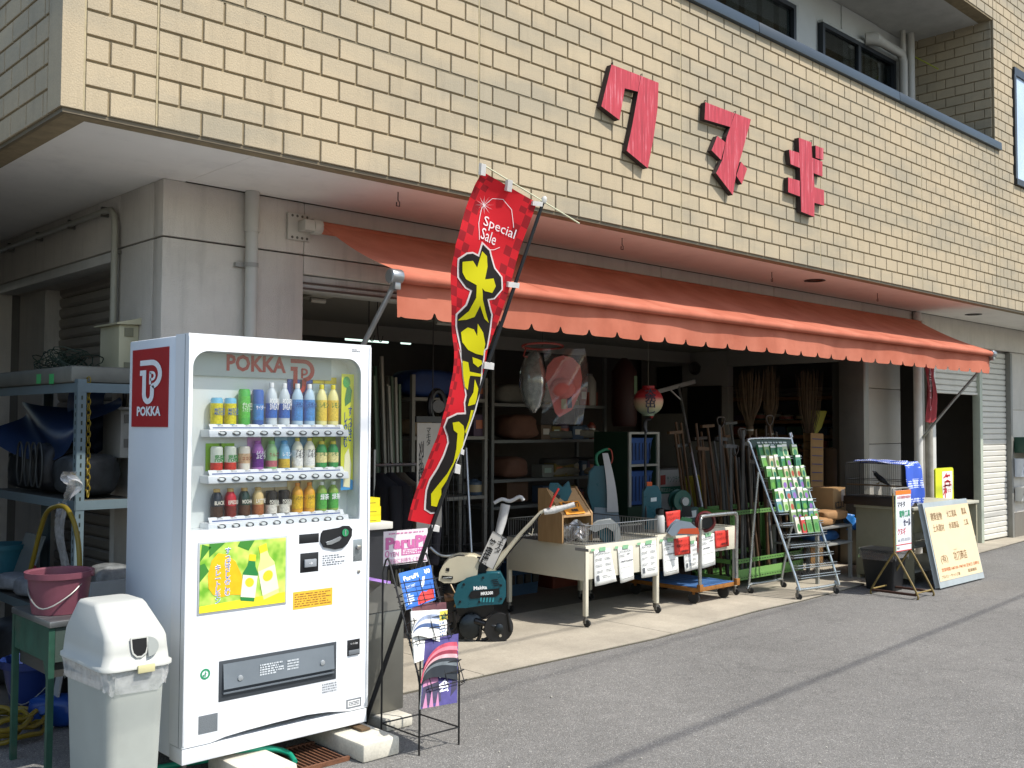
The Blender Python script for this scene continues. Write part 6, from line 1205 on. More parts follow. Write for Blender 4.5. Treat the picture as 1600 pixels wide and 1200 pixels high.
for ri, us in enumerate(layout):
    v_ = TV[ri]
    for k, u in enumerate(us):
        hh = rr.uniform(.112, .13) if ri < 7 else .16; ww = .08; c0 = sp(.085+u*.141, v_)+V((0, -.03, .012)); tilt = rr.uniform(.1, .28); tw = rr.uniform(-.12, .12)
        rx = V((math.cos(tw), math.sin(tw), 0)); uz = V((0, tilt, 1)).normalized(); nn = rx.cross(uz)
        if nn.y > 0: nn = -nn
        col = rr.choice(PKC) if not (ri == 7 and k == 1) else 'b04038'
        o = MB().obox(c0+uz*hh/2, rx*ww/2, uz*hh/2, nn*.012).build('seed_packet', pm(col, .45), smooth=False)
        tag(o, 'printed seed packet, %s in the %s row of the wire rack' % ('number %s from the frame' % ORD[k] if False else ORD[k]+' along', ROWN[ri]), 'seed packet', 'seed packets on the wire rack')
        card('white_band', c0+uz*hh*.88+nn*.0126, rx*ww*.96, uz*hh*.16, pm('d6d6ce'), o, t=.0006); 
        flat('picture', [ell(0, 0, ww*.34, hh*.24, 10)], lambda x, y: c0+uz*(hh*.38+y)+rx*x+nn*.0128, pm(rr.choice(['3c7a3a', '2f6a4a', '5a8f3a', '28604a', '9a4a3a', '7a5a9a'] if ri != 7 else ['3c7a3a']), .5), o)

# poles and tools leaning behind the rack
rr = random.Random(21)
for i in range(16):
    y = 1.8+rr.uniform(-.1, .1); x = FY(1082+6.2*i+rr.uniform(-2, 2), 800, y).x; H = rr.uniform(1.25, 1.6); q = V((x+rr.uniform(-.05, .12), y+.25, .013+H)); m_ = rr.choice(TW[:4])
    o = MB().tube([(x, y, .014), (x*.5+q.x*.5, y+.12, .013+H*.5), q], [.015, .015, .013], 8).build('leaning_pole', m_); tag(o, '%s pole in the loose row of tools leaning behind the green rack' % (ORD+['eleventh', 'twelfth', 'thirteenth', 'fourteenth', 'fifteenth', 'last'])[i], 'pole', 'poles leaning behind the green rack')
    if i % 3 == 0: MB().bar(q+V((-.11, 0, 0)), q+V((.11, 0, .01)), .035, .03).build('cross_head', m_, o)
# ================================================================ desk, bird cage, bins and signs at the far end
GST = mat('greige_steel', '8f8a72', .55, var=.15, vs=3, grime=.35); 
dk = thing('steel_desk', 'old greige steel work desk in front of the far pillar', 'desk', (8.4, .35, 0))
DX0, DX1, DY0, DY1, DZ = 7.75, 9.3, .05, .65, .765
MB().box(DX0, DX0+.03, DY0, DY1, .06, DZ-.03).build('end_panel', GST, dk, bevel=.004); MB().box(DX1-.03, DX1, DY0, DY1, .06, DZ-.03).build('end_panel', GST, dk, bevel=.004)
MB().box(DX0-.015, DX1+.015, DY0-.015, DY1+.015, DZ-.03, DZ).build('desk_top', mat('desk_top', 'a9a796', .5, var=.1), dk, bevel=.004); MB().box(DX0+.03, DX1-.03, DY1-.02, DY1, .3, DZ-.031).build('back_panel', GST, dk, smooth=False)
for z in (.36, .12): MB().box(DX0+.031, DX1-.031, DY0+.01, DY1-.021, z, z+.022).build('shelf_board', pm('b4b2a6', .5), dk, smooth=False)
for x in (DX0+.02, DX1-.02):
    for y in (DY0+.02, DY1-.02): MB().box(x-.015, x+.015, y-.015, y+.015, 0, .06).build('foot', GST, dk)
# low shelf beside the desk with bags and cartons
ls = thing('low_shelf', 'low grey shelf with paper bags between the seed rack and the desk', 'shelf', (7.4, .95, 0)); SHG = mat('shelf_grey', '8b8b85', .5, var=.1)
for z in (.37, .54): MB().box(7.05, 7.74, .68, 1.2, z, z+.02).build('shelf_board', SHG, ls, bevel=.003)
for x in (7.07, 7.72):
    for y in (.7, 1.18): MB().box(x-.015, x+.015, y-.015, y+.015, 0, .56 if x < 7.1 else .562).build('post', SHG, ls)
def sack(c, sx, sy, sz, m, name, label, cat_, grp=None, rot=0., seed=1, slump=.25):
    rr = random.Random(seed); mb = MB(); n1, n2 = 16, 12; vs = []; ph = [rr.uniform(0, 6) for _ in range(8)]
    ca, sa = math.cos(rot), math.sin(rot)
    for j in range(n2+1):
        t = -math.pi/2+math.pi*j/n2
        for i in range(n1):
            a = 2*math.pi*i/n1; e1 = .45
            f = lambda w: math.copysign(abs(w)**e1, w)
            k = 1+.07*math.sin(a*3+ph[0]+t*2)+.05*math.sin(a*5+ph[1]-t*3)+.04*math.sin(a*9+ph[2]+t*7)
            x = sx*f(math.cos(t))*f(math.cos(a))*k; y = sy*f(math.cos(t))*f(math.sin(a))*k; z = sz*f(math.sin(t))*(1-slump*.5*(abs(x)/sx)**2)
            vs.append(V((c[0]+x*ca-y*sa, c[1]+x*sa+y*ca, c[2]+sz+z)))
    fs = [(j*n1+i, j*n1+(i+1) % n1, (j+1)*n1+(i+1) % n1, (j+1)*n1+i) for j in range(n2) for i in range(n1)]
    o = mb.add(vs, fs).build(name, m, ang=80); tag(o, label, cat_, grp); return o
KRAFT = mat('kraft_paper', '9a744c', .8, var=.15, vs=8, bump=.7, bs=18)
sack((7.38, .86, .56), .22, .13, .045, KRAFT, 'paper_bag', 'flat brown paper bag on the low shelf, under the other', 'paper bag', 'brown paper bags', .1, 3)
sack((7.52, .82, .61), .2, .11, .05, KRAFT, 'paper_bag', 'crumpled brown paper bag in sunlight on the low shelf', 'paper bag', 'brown paper bags', -.2, 4)
sack((7.45, .9, .39), .2, .13, .06, mat('blue_sheet', '1f4a78', .5, var=.3, vs=8, bump=.8, bs=14), 'blue_bag', 'dark blue bag lying on the lower board of the low shelf', 'bag', None, 0, 6)
BT = mat('blue_tarp', '2a72b8', .4, var=.25, vs=8)
mb = MB(); rr = random.Random(3); mb.grid(lambda u, w: FY(1322+22*u-6*w, 828-30*w*(1-.4*u), .78+.1*w)+V((0, -.05*math.sin(u*7+w*4)-.02*math.sin(u*17), 0)), 10, 10); o = mb.build('blue_sheet', BT, ang=80); o.modifiers.new('thickness', 'SOLIDIFY').thickness = .003; tag(o, 'crumpled bright blue plastic sheet beside the brown carton', 'plastic sheet')
p, q = FY(1302, 815, .82), FY(1322, 815, .82); ct = thing('brown_carton', 'brown cardboard carton with black printing on the low shelf behind the seed rack', 'carton', (p.x, .82, p.z))
zc0, zc1 = .655, FY(1312, 762, .82).z; CARD = mat('cardboard', '9c7a4f', .8, var=.1, vs=6)
MB().box(p.x, q.x, .82, 1.12, zc0, zc1).build('carton', CARD, ct, bevel=.003); MB().box(p.x+.02, q.x-.02, .84, 1.1, .561, zc0-.001).build('carton_stand', mat('dark_card', '3d3226', .8), ct, smooth=False)
text('KT.3.3', INK, ct, V(((p.x+q.x)/2, .818, zc0+(zc1-zc0)*.36)), V(((q.x-p.x)*.7, 0, 0)), V((0, 0, .06)), bold=.02); lines(ct, V(((p.x+q.x)/2, .818, zc0+(zc1-zc0)*.24)), V(((q.x-p.x)*.6, 0, 0)), V((0, 0, .03)), 1, INK, 3); card('carton_label', V((q.x-.06, .8195, zc0+(zc1-zc0)*.7)), V((.07, 0, 0)), V((0, 0, .12)), pm('b9a79a'), ct, t=.0008)
# bird cage
cg = thing('bird_cage', 'wire bird cage with a dark tray standing on the desk end', 'bird cage', (7.9, .4, DZ)); gx0_, gx1_, gy0_, gy1_, gz0_, gz1_ = 7.68, 7.97, .10, .72, DZ+.002, 1.19
MB().box(gx0_-.02, gx1_+.02, gy0_-.02, gy1_+.02, gz0_, gz0_+.085).build('tray', mat('tray_brown', '2a201a', .5, var=.2), cg, bevel=.006)
DW = mat('dark_wire', '2a2825', .5); zb_ = gz0_+.086
mb = MB()
for i in range(29):
    y = gy0_+(gy1_-gy0_)*i/28
    for x in (gx0_, gx1_): mb.tube([(x, y, zb_), (x, y, gz1_)], .0015, 4)
for i in range(1, 20):
    x = gx0_+(gx1_-gx0_)*i/20
    for y in (gy0_, gy1_): mb.tube([(x, y, zb_), (x, y, gz1_)], .0015, 4)
mb.build('cage_wires', DW, cg, kind='stuff')
for z in (zb_, (zb_+gz1_)/2, gz1_): MB().tube([(gx0_, gy0_, z), (gx1_, gy0_, z), (gx1_, gy1_, z), (gx0_, gy1_, z)], .0035, 6, closed=True).build('cage_ring', DW, cg)
for x, y in ((gx0_, gy0_), (gx0_, gy1_), (gx1_, gy0_), (gx1_, gy1_)): MB().tube([(x, y, zb_), (x, y, gz1_)], .005, 6).build('corner_wire', DW, cg)
MB().box(gx0_+.005, gx1_-.005, gy0_+.3, gy0_+.31, zb_, gz1_).build('post', pm('3a352e'), cg) if False else None
MB().tube([((gx0_+gx1_)/2-.12, gy0_, .97), ((gx0_+gx1_)/2-.12, gy1_, .97)], .008, 8).build('perch', pm('6a5238', .8), cg)
bp_ = FX(1382, 741, gx0_+.1)
def bird(c, d, label):
    d = V(d).normalized(); u = V((-.0, 0, 1)); o = MB(); sd = d.cross(u).normalized(); u = sd.cross(d)
    prof = [(-.16, .004), (-.13, .010), (-.09, .014), (-.06, .022), (-.02, .031), (.02, .032), (.05, .028), (.07, .026), (.085, .026), (.1, .027), (.115, .022), (.125, .01), (.145, .003)]
    rings = []
    for x, r in prof:
        x *= .8; r *= .85
        lift = .018*max(0, (x-.03)/.1)+.004
        rings.append([c+d*x+u*(lift+r*1.05*math.sin(a*2*math.pi/14))+sd*(r*.85*math.cos(a*2*math.pi/14)) for a in range(14)])
    t = o.rings(rings).build('mynah_bird', mat('black_feathers', '0d0d10', .35, var=.2), ang=80); tag(t, label, 'bird')
    for s in (1, -1): MB().tube([c+sd*s*.012-u*.03, c+sd*s*.012-u*.055, c+sd*s*.012-u*.058+d*.015], .003, 6).build('leg', pm('8a6a2a'), t); MB().lathe([(.004, 0), (.003, .002)], c+d*.085+u*.026+sd*s*.017, sd*s, 8).build('eye', pm('c9c9c0', .2), t)
    MB().tube([c+d*.095+u*.018, c+d*.12+u*.013], [.007, .001], 8).build('beak', pm('b0701f', .4), t)
    return t
bird(V(((gx0_+gx1_)/2-.12, bp_.y, 1.03)), V((0, -.75, -.5)) if False else V((0, .8, .55)), 'black mynah bird perched in the wire cage on the desk')
BCL = bpy.data.materials.new('blue_dotted_cloth'); BCL.use_nodes = True; n = BCL.node_tree.nodes; l = BCL.node_tree.links; b = n['Principled BSDF']; tcx = n.new('ShaderNodeTexCoord'); vo = n.new('ShaderNodeTexVoronoi'); vo.inputs['Scale'].default_value = 45; vo.inputs['Randomness'].default_value = .1; l.new(tcx.outputs['Object'], vo.inputs['Vector'])
lt = n.new('ShaderNodeMath'); lt.operation = 'LESS_THAN'; l.new(vo.outputs['Distance'], lt.inputs[0]); lt.inputs[1].default_value = .42
sxyz = n.new('ShaderNodeSeparateXYZ'); l.new(tcx.outputs['Object'], sxyz.inputs[0]); wv = n.new('ShaderNodeMath'); wv.operation = 'SINE'; mm = n.new('ShaderNodeMath'); mm.operation = 'MULTIPLY'; l.new(sxyz.outputs[2], mm.inputs[0]); mm.inputs[1].default_value = 33; l.new(mm.outputs[0], wv.inputs[0]); g2 = n.new('ShaderNodeMath'); g2.operation = 'GREATER_THAN'; l.new(wv.outputs[0], g2.inputs[0]); g2.inputs[1].default_value = .1
mu = n.new('ShaderNodeMath'); mu.operation = 'MULTIPLY'; l.new(lt.outputs[0], mu.inputs[0]); l.new(g2.outputs[0], mu.inputs[1]); x = n.new('ShaderNodeMix'); x.data_type = 'RGBA'; l.new(mu.outputs[0], x.inputs[0]); x.inputs[6].default_value = lin('2a4fae'); x.inputs[7].default_value = lin('d5dbe8'); l.new(x.outputs[2], b.inputs['Base Color']); b.inputs['Roughness'].default_value = .8
def drape(u, w):                             # over the top edge and down the street side of the cage
    x = gx0_-.03+(gx1_-gx0_+.06)*u; s = w*.85
    if s < .35: y = gy1_-.1-(gy1_-gy0_-.1)*s/.35; z = gz1_+.012+.015*math.sin(u*9+s*14)
    else: t = (s-.35)/.5; y = gy0_-.012-.03*math.sin(t*2.5)*(1+.4*math.sin(u*8)); z = gz1_+.012-t*.42-.02*math.sin(u*7)
    return V((x+.012*math.sin(w*17), y, z+.006*math.sin(u*23)))
mb = MB(); mb.grid(drape, 18, 30); o = mb.build('dotted_cloth', BCL, ang=80); o.modifiers.new('thickness', 'SOLIDIFY').thickness = .002; tag(o, 'blue cloth with white dots draped over the bird cage', 'cloth')
# black waste bin with liner
bb = thing('black_bin', 'square black waste bin with clear liner in front of the desk', 'waste bin', (7.36, .17, 0)); mb = MB()
MB().rings([rrect(7.27, 7.47, .03, .30, 0, .02), rrect(7.235, 7.505, -.005, .34, .37, .025), rrect(7.225, 7.515, -.015, .35, .385, .025)]).build('bin_body', mat('bin_black', '1a1b1d', .45, var=.1), bb, ang=60)
ring1 = rrect(7.222, 7.518, -.018, .353, .39, .03, 6); MB().rings([[V((p.x, p.y, .392-k*.03-.006*math.sin(i*1.3+k)*k))+(p-V((7.37, .17, p.z))).normalized()*(.004+.004*math.sin(i*2.1+k)) for i, p in enumerate(ring1)] for k in range(4)], cap=False).build('liner', clear_film('dark_liner', (.8, .8, .8), .3, .15, .1, (.45, .45, .45)), bb)
# sale sign on an A-legged stand
sg = thing('sale_sign_stand', 'narrow white sale sign on a rusty two-legged stand', 'sign', (7.16, -.12, 0)); RUST = mat('rusty_tube', '7d6a3a', .6, var=.4, vs=25)
ax0, ax1, ay = 7.0, 7.32, -.12; za = .385
for x in (ax0, ax1):
    MB().tube(smooth_path([V((x, .105, .0)), V((x, .1, .06)), V((x, ay+.03, za-.02)), V((x, ay, za)), V((x, ay-.03, za-.02)), V((x, -.325, .06)), V((x, -.33, 0))], 4), .0095, 8).build('leg_frame', RUST, sg)
    MB().tube([V((x, ay, za)), V((x+.0, ay+.01, .97))], .0085, 8).build('upright', RUST, sg)
MB().tube(smooth_path([V((ax0, ay+.01, .94)), V((ax0, ay+.01, .965)), V((ax0+.03, ay+.01, .985)), V((ax1-.03, ay+.01, .985)), V((ax1, ay+.01, .965)), V((ax1, ay+.01, .94))], 3), .0085, 8).build('top_bow', pm('8f8d86', .4, metal=.5), sg)
for y in (.09, -.315): MB().tube([(ax0, y, .055), (ax1, y, .055)], .008, 6).build('cross_bar', RUST, sg)
for x in (ax0, ax1): MB().bar((x, .1, .04), (x, -.32, .04), .02, .02).build('foot_bar', mat('rust_dark', '4a2f22', .8, var=.3), sg)
bc = V(((ax0+ax1)/2, ay-.014, .69)); bw_ = V((ax1-ax0-.01, 0, 0)); bh_ = V((0, 0, .56)); bd = card('sign_board', bc, bw_, bh_, pm('d4d6da', .5), sg, t=.006)
f_ = lambda u, v, d=.002: bc+bw_*(u-.5)+bh_*(v-.5)+V((0, -d, 0))
flat('print_band', [[(0, .93), (1, .93), (1, 1), (0, 1)]], f_, pm('d9731f'), bd); flat('print_line', [[(0, .1), (1, .1), (1, .115), (0, .115)]], f_, pm('c03a3a'), bd); flat('print_line', [[(0, 0), (1, 0), (1, .015), (0, .015)]], f_, pm('c03a3a'), bd); flat('print_edge', [[(0, .015), (.035, .015), (.035, .93), (0, .93)]], lambda u, v: f_(u, v, .001), pm('a9c48a'), bd)
SRED = pm('b93a44')
text('お正月期間中実施中', SRED, bd, f_(.54, .885), bw_*.86, bh_*.05, bold=.01); text('マキタ', INK, bd, f_(.36, .77), bw_*.5, bh_*.1, bold=.02); text('電動工具', pm('2f8a62'), bd, f_(.58, .61), bw_*.7, bh_*.12, bold=.02); text('セール', pm('1e2248'), bd, f_(.72, .465), bw_*.46, bh_*.12, bold=.04); text('クヌギ', SRED, bd, f_(.36, .325), bw_*.52, bh_*.12, bold=.02)
text('tel. 075-333331', pm('6b6f78'), bd, f_(.52, .185), bw_*.8, bh_*.05); text('特価', INK, bd, f_(.14, .055), bw_*.16, bh_*.04)
# big leaning company board
ab = thing('company_board', 'large cream company sign board leaning against the desk', 'sign', (8.2, -.22, 0)); L0, L1, L2, L3 = V((7.70, -.235, .02)), V((8.74, -.235, .02)), V((8.72, -.07, .815)), V((7.70, -.07, .815))
nb = (L1-L0).cross(L3-L0).normalized(); nb = nb if nb.y < 0 else -nb
MB().prism([L0, L1, L2, L3], -nb*.05).build('board_frame', mat('alu_frame', 'a4acae', .4, metal=.3), ab, bevel=.004)
g_ = lambda u, v, d=.003: L0+(L1-L0)*u+(L3-L0)*v+nb*d
mb = MB(); mb.prism([g_(.02, .07, .001), g_(.985, .07, .001), g_(.985, .945, .001), g_(.02, .945, .001)], nb*.002); fc = mb.build('board_face', pm('d6c29c', .5, var=.05), ab, smooth=False)
BR_ = pm('7a5a34'); OR_ = pm('b8622a'); bw_ = L1-L0; bh_ = L3-L0
for s_, u, v, w_, h_, m_ in (('建築金物', .22, .83, .24, .095, BR_), ('大工道具', .56, .84, .22, .085, BR_), ('農具', .85, .85, .11, .085, BR_), ('土木建材', .22, .69, .24, .09, BR_), ('水道部品', .56, .70, .22, .08, BR_), ('工具', .85, .71, .1, .075, BR_), ('(有)', .2, .315, .15, .11, BR_), ('功刀商店', .56, .33, .3, .115, BR_), ('クヌギ', .47, .405, .07, .018, BR_),
                           ('営業時間 AM7:00~PM7:00 定休日 日曜日', .52, .195, .84, .045, OR_), ('プロパン・サッシ工事', .27, .115, .4, .04, BR_), ('配達無料', .76, .125, .2, .04, BR_)):
    text(s_, m_, fc, g_(u, v, .0045), bw_*w_, bh_*h_, bold=.008)
# yellow sign behind the desk
ys_ = thing('yellow_sign', 'yellow sign with red characters on a post behind the company board', 'sign', (9.75, .6, 0)); c, w, h = rectY(1462, 731, 1490, 800, .6)
pl_ = MB().prism([c+w*a+h*b_ for a, b_ in arc(-.42, .44, .08, .06, 180, 90, 4)+arc(.42, .44, .08, .06, 90, 0, 4)+[(.5, -.5), (-.5, -.5)]], (0, .02, 0)).build('sign_panel', pm('c9cf1f', .4), ys_, smooth=False)
flat('character_ground', [[(-.14, .42), (.42, .42), (.44, .12), (.4, -.2), (.2, -.23), (-.1, -.2), (-.15, .1)]], lambda a, b_: c+w*a+h*b_+V((0, -.002, 0)), pm('e6e0d8'), pl_); text('各種', pm('b8262e'), pl_, c+w*.14+h*.1+V((0, -.004, 0)), w*.5, h*.56, vert=True, bold=.012); text('修', INK, pl_, c-w*.32-h*.32+V((0, -.002, 0)), w*.2, h*.14, bold=.02); flat('dot', [ell(.16, -.26, .07, .03)], lambda a, b_: c+w*a+h*b_+V((0, -.002, 0)), pm('b8262e'), pl_)
MB().tube([(c.x, .63, 0), (c.x, .63, c.z)], .018, 10).build('post', pm('6b6b66', .4, metal=.5), ys_)
# rolled red flag on the iron pole
rf = thing('red_banner', 'narrow red banner hanging on the iron pole by the far shutter', 'banner', (10.1, .86, 1.6))
for sx, x0_, x1_ in ((0, 9.9, 9.98), (1, 10.02, 10.14)):
    mb = MB(); mb.grid(lambda u, w_: V((x0_+(x1_-x0_)*u*(1-.15*math.sin(w_*5)), .86+.02*math.sin(u*6+w_*8), 2.5-w_*(.88+.03*u))), 6, 24); mb.build('banner_cloth', mat('banner_red', '8f2a30', .7, var=.15), rf, ang=80)
text('大売出し', pm('b98a8e'), rf, V((9.94, .832, 2.05)), V((.05, 0, 0)), V((0, 0, .6)), vert=True)
# boxes on the far wall
gb_ = MB().box(12.97, 15, .62, 1.0, 1.2, 1.42).build('green_shelf_box', mat('dark_green_metal', '24463a', .5, var=.1), bevel=.006); tag(gb_, 'long dark green box fixed to the far wall beside the shutter', 'wall box')
for z0, z1, cols, lb_ in ((.86, 1.12, ('d2d6dc', '2c4a9a'), 'white and blue newspaper box on the far wall'), (.52, .72, ('c9c8c2', 'a9a8a0'), 'pale open letter box low on the far wall')):
    p = FY(1584, 740, .9); t = thing('wall_letter_box', lb_, 'letter box', (13.2, .95, z0)); MB().add([(12.98, .86, z1), (13.6, .86, z1), (13.55, .93, z0), (13.02, .93, z0), (12.98, 1.0, z1), (13.6, 1.0, z1), (13.6, 1.0, z0), (12.98, 1.0, z0)], [(0, 3, 2, 1), (0, 1, 5, 4), (0, 4, 7, 3), (1, 2, 6, 5), (2, 3, 7, 6)]).build('box', pm(cols[0]), t); card('band', V((13.29, .868, z1-.06)), V((.58, 0, 0)), V((0, -.02, .09)), pm(cols[1]), t, t=.002); flat('mark', [ell(0, 0, .09, .05)], lambda a, b_: V((13.15+a, .895+.0*b_-.0, z0+.09+b_)), pm(cols[1]), t)
# overhead cables that shade the road
CAB = mat('cable_black', '1a1a1a', .6)
for (ax_, ay_), (bx_, by_), hh, r, lb_ in (((3.12, -1.235), (8.0, -.884), 6.2, .0145, 'overhead cable nearest the shop, above the road'), ((1.88, .757), (5.5, .95), 6.6, .012, 'thin overhead cable above the pavement'), ((2.0, -.05), (8, .4), 6.9, .007, 'thinnest overhead cable above the road')):
    o_ = sdir*(hh/sdir.z); A_ = V((ax_, ay_, 0)); B_ = V((bx_, by_, 0)); d_ = (B_-A_).normalized(); P = [A_+d_*t+o_ for t in range(-12, 26, 2)]
    o = MB().tube(P, r, 8).build('overhead_cable', CAB); tag(o, lb_, 'cable', 'overhead cables')
# ================================================================ shop interior
SG = mat('shelf_steel_dark', '5f605c', .5, metal=.3, var=.15); 
def shelf_unit(name, label, x0, x1, y0, y1, zs, h, m=SG):
    t = thing(name, label, 'shelving', ((x0+x1)/2, (y0+y1)/2, .012))
    for x in (x0, x1-.035):
        for y in (y0, y1-.035): MB().box(x, x+.035, y, y+.035, .013, h).build('post', m, t, smooth=False)
    for z in zs: MB().box(x0+.002, x1-.002, y0+.002, y1-.002, z-.03, z).build('shelf_board', m, t, smooth=False)
    return t
def shz(px, py, Y): return FY(px, py, Y).z
YS1 = 2.9
xa, xb = FY(768, 700, YS1).x, FY(948, 700, YS1).x; zz = [shz(860, 632, YS1), shz(860, 687, YS1), shz(860, 746, YS1), .75, .35]
shelf_unit('rear_shelving', 'grey steel shelving at the back of the shop with sacks', xa, xb, YS1, 3.35, zz, 2.3)
def on(px, pys, Y, dz=0): p = FY(px, pys, Y); return p
SK = [mat('sack_%d' % i, c_, .8, var=.25, vs=7, bump=.6, bs=20) for i, c_ in enumerate(('5a5850', '6e685a', '4a4842', '7a6a50', '5f4030'))]
n_ = 0
for row, ys2, items in ((1, 0, [(805, .2, .13, 4, 'orange-brown tarpaulin bundle on the middle shelf'), (862, .24, .05, 0, 'dark sack on the middle shelf, beside the tarpaulin'), (905, .2, .055, 1, 'grey sack on the middle shelf below the white bottle')]),
                        (2, 0, [(792, .17, .11, 4, 'brown leather-coloured box bundle on the lower shelf'), (868, .22, .05, 1, 'flat grey sack on the lower shelf, under another'), (915, .2, .05, 3, 'flat tan sack on the lower shelf by the green cabinet')]),
                        (0, 0, [(790, .22, .1, 0, 'grey bundle on the top shelf behind the hanging bags'), (845, .18, .09, 1, 'pale bundle on the top shelf behind the pink cap')])):
    for px, sx, sz, mi, lb_ in items:
        p = FY(px, 700, YS1+.2); sack((p.x, YS1+.2, zz[row]+.002), sx, .17, sz, SK[mi], 'sack', lb_, 'sack', 'sacks on the rear shelving', 0, 20+n_); n_ += 1
for px, lb_ in ((872, 'second flat sack stacked on the lower rear shelf'), (918, 'upper tan sack by the green cabinet on the lower rear shelf')):
    p = FY(px, 700, YS1+.2); sack((p.x, YS1+.2, zz[2]+.105), .2, .16, .045, SK[2], 'sack', lb_, 'sack', 'sacks on the rear shelving', .1, 40+n_); n_ += 1
p = FY(921, 630, YS1+.1); t = thing('white_jug', 'white plastic jug on the top rear shelf', 'jug', (p.x, YS1+.1, zz[0])); MB().lathe([(.07, 0), (.075, .02), (.075, .26), (.04, .32)], (p.x, YS1+.1, zz[0]+.001), n=18).build('jug', pm('8f8c84', .5), t); MB().lathe([(.035, .32), (.035, .35)], (p.x, YS1+.1, zz[0]), n=12).build('cap', pm('6b675f'), t)
p = FY(970, 640, YS1-.1); t = thing('red_cylinder', 'dark red gas cylinder hanging behind the lantern', 'cylinder', (p.x, 2.75, 1.5)); MB().lathe([(.12, 1.55), (.14, 1.6), (.14, 2.15), (.08, 2.25), (.03, 2.3)], (p.x, 2.75, 0), n=20).build('tank', mat('dark_red_tank', '33150f', .6), t); card('tank_label', V((p.x+.02, 2.605, 2.0)), V((.05, 0, 0)), V((0, 0, .2)), pm('6f8a6a'), t)
# rack with blue bag, left back
xa2, xb2 = FY(644, 640, 2.6).x, FY(762, 640, 2.6).x; z2 = [shz(700, 622, 2.6), shz(700, 682, 2.6), .9]
shelf_unit('side_shelving', 'pale steel shelving behind the flag', xa2, xb2, 2.6, 3.0, z2, shz(644, 585, 2.6), mat('shelf_pale', '76736a', .5))
p = FY(672, 610, 2.75); sack((p.x, 2.8, z2[0]+.002), .3, .16, .13, mat('navy_bag', '1c3566', .6, var=.25, vs=7, bump=.6, bs=15), 'navy_bag', 'navy blue bag on the pale shelving behind the flag', 'bag', None, 0, 77); sack((p.x-.1, 2.8, z2[1]+.002), .2, .15, .08, SK[3], 'bundle', 'tan bundle on the second board of the pale shelving', 'bundle', None, 0, 78)
# pipes bundle
rr = random.Random(9)
for i in range(9):
    p = FY(598+i*4.2, 690, 2.3+.1*(i % 3)); o = MB().tube([(p.x, p.y, .02), (p.x+rr.uniform(-.02, .06), p.y+.15, 2.0+rr.uniform(-.15, .15))], .017, 8).build('metal_pipe', pm(rr.choice(['8a887e', '5a6a5a', '3c5a48', '77756c']), .4, metal=.4)); tag(o, '%s of the nine long pipes leaning behind the vending machine' % ORD[i], 'pipe', 'pipes leaning at the back')
# clothes rail with jackets
cr = thing('clothes_rail', 'steel clothes rail behind the free magazine sign', 'clothes rail', FY(620, 850, 1.9)); a, b_ = FY(585, 727, 1.9), FY(676, 725, 1.9); MB().tube([a, b_], .013, 8).build('rail', STEEL, cr)
for p in (a, b_): MB().tube([(p.x, p.y, .013), p+V((0, 0, .12))], .013, 8).build('upright', STEEL, cr)
JC = ['23242a', '2b2c33', '5a5448', '1d1e22', '33323a']
for i in range(5):
    f = .1+.17*i; p = a+(b_-a)*f; jm = mat('jacket_%d' % i, JC[i], .9, var=.2, vs=5)
    t = thing('jacket', ['dark jacket nearest the vending machine on the clothes rail', 'charcoal jacket second along the clothes rail', 'tan jacket in the middle of the clothes rail', 'black jacket fourth along the clothes rail', 'grey jacket at the flag end of the clothes rail'][i], 'jacket', p+V((0, 0, -.8)), 'jackets on the clothes rail')
    rings = []
    for z, wx, wy in ((-.06, .03, .03), (-.1, .09, .05), (-.14, .2, .06), (-.2, .235, .065), (-.4, .2, .07), (-.6, .21, .07), (-.75, .22, .08), (-.78, .21, .07)):
        rings.append([p+V((wy*math.cos(k*2*math.pi/20)*(1+.12*math.sin(k*3+z*9)), wx*math.sin(k*2*math.pi/20)*(1+.06*math.sin(k*5+z*11)), z)) for k in range(20)])
    MB().rings(rings).build('jacket_body', jm, t, ang=80); MB().tube([p+V((0, .19, -.16)), p+V((-.02, .235, -.4)), p+V((-.03, .22, -.68))], [.055, .05, .042], 10).build('sleeve', jm, t); MB().tube([p+V((0, -.19, -.16)), p+V((-.02, -.235, -.4)), p+V((-.03, -.22, -.68))], [.055, .05, .042], 10).build('sleeve', jm, t)
    MB().tube(smooth_path([p+V((0, 0, -.07)), p+V((0, 0, -.02)), p+V((.0, .015, .012)), p+V((0, -.0, .022)), p+V((0, -.014, .01))], 3), .003, 6).build('hanger_hook', BLK, t)
# long handwritten sign of the brush cutter, with price slip
c, w, h = rectY(651.5, 661, 674, 826, 1.45); ls_ = thing('brush_cutter_sign', 'long white handwritten vertical sign half hidden by the flag', 'sign', (c.x, 1.45, c.z-h.z/2)); pw = MB().box(c.x-w.x/2, c.x+w.x*1.25, 1.45, 1.456, c.z-h.z/2, c.z+h.z/2).build('sign_sheet', pm('a19d94', .7), ls_, smooth=False); cq = c+V((0, -.003, 0))
text('マキタ', INK, pw, cq+w*.27+h*.37, w*.3, h*.17, vert=True); text('刈払機', INK, pw, cq-w*.22+h*.12, w*.36, h*.42, vert=True, bold=.01); text('39,925', pm('7a3038'), pw, cq+w*.55-h*.36, w*.6, h*.08)
MB().box(c.x-w.x/2, c.x+w.x*1.25, 1.46, 1.48, c.z+h.z/2+.005, c.z+h.z/2+.05).build('clip_bar', OIL, ls_); MB().tube([(c.x+.1, 1.48, c.z+h.z/2), (c.x+.1, 1.48, 2.5)], .004, 6).build('hang_wire', BLK, ls_)
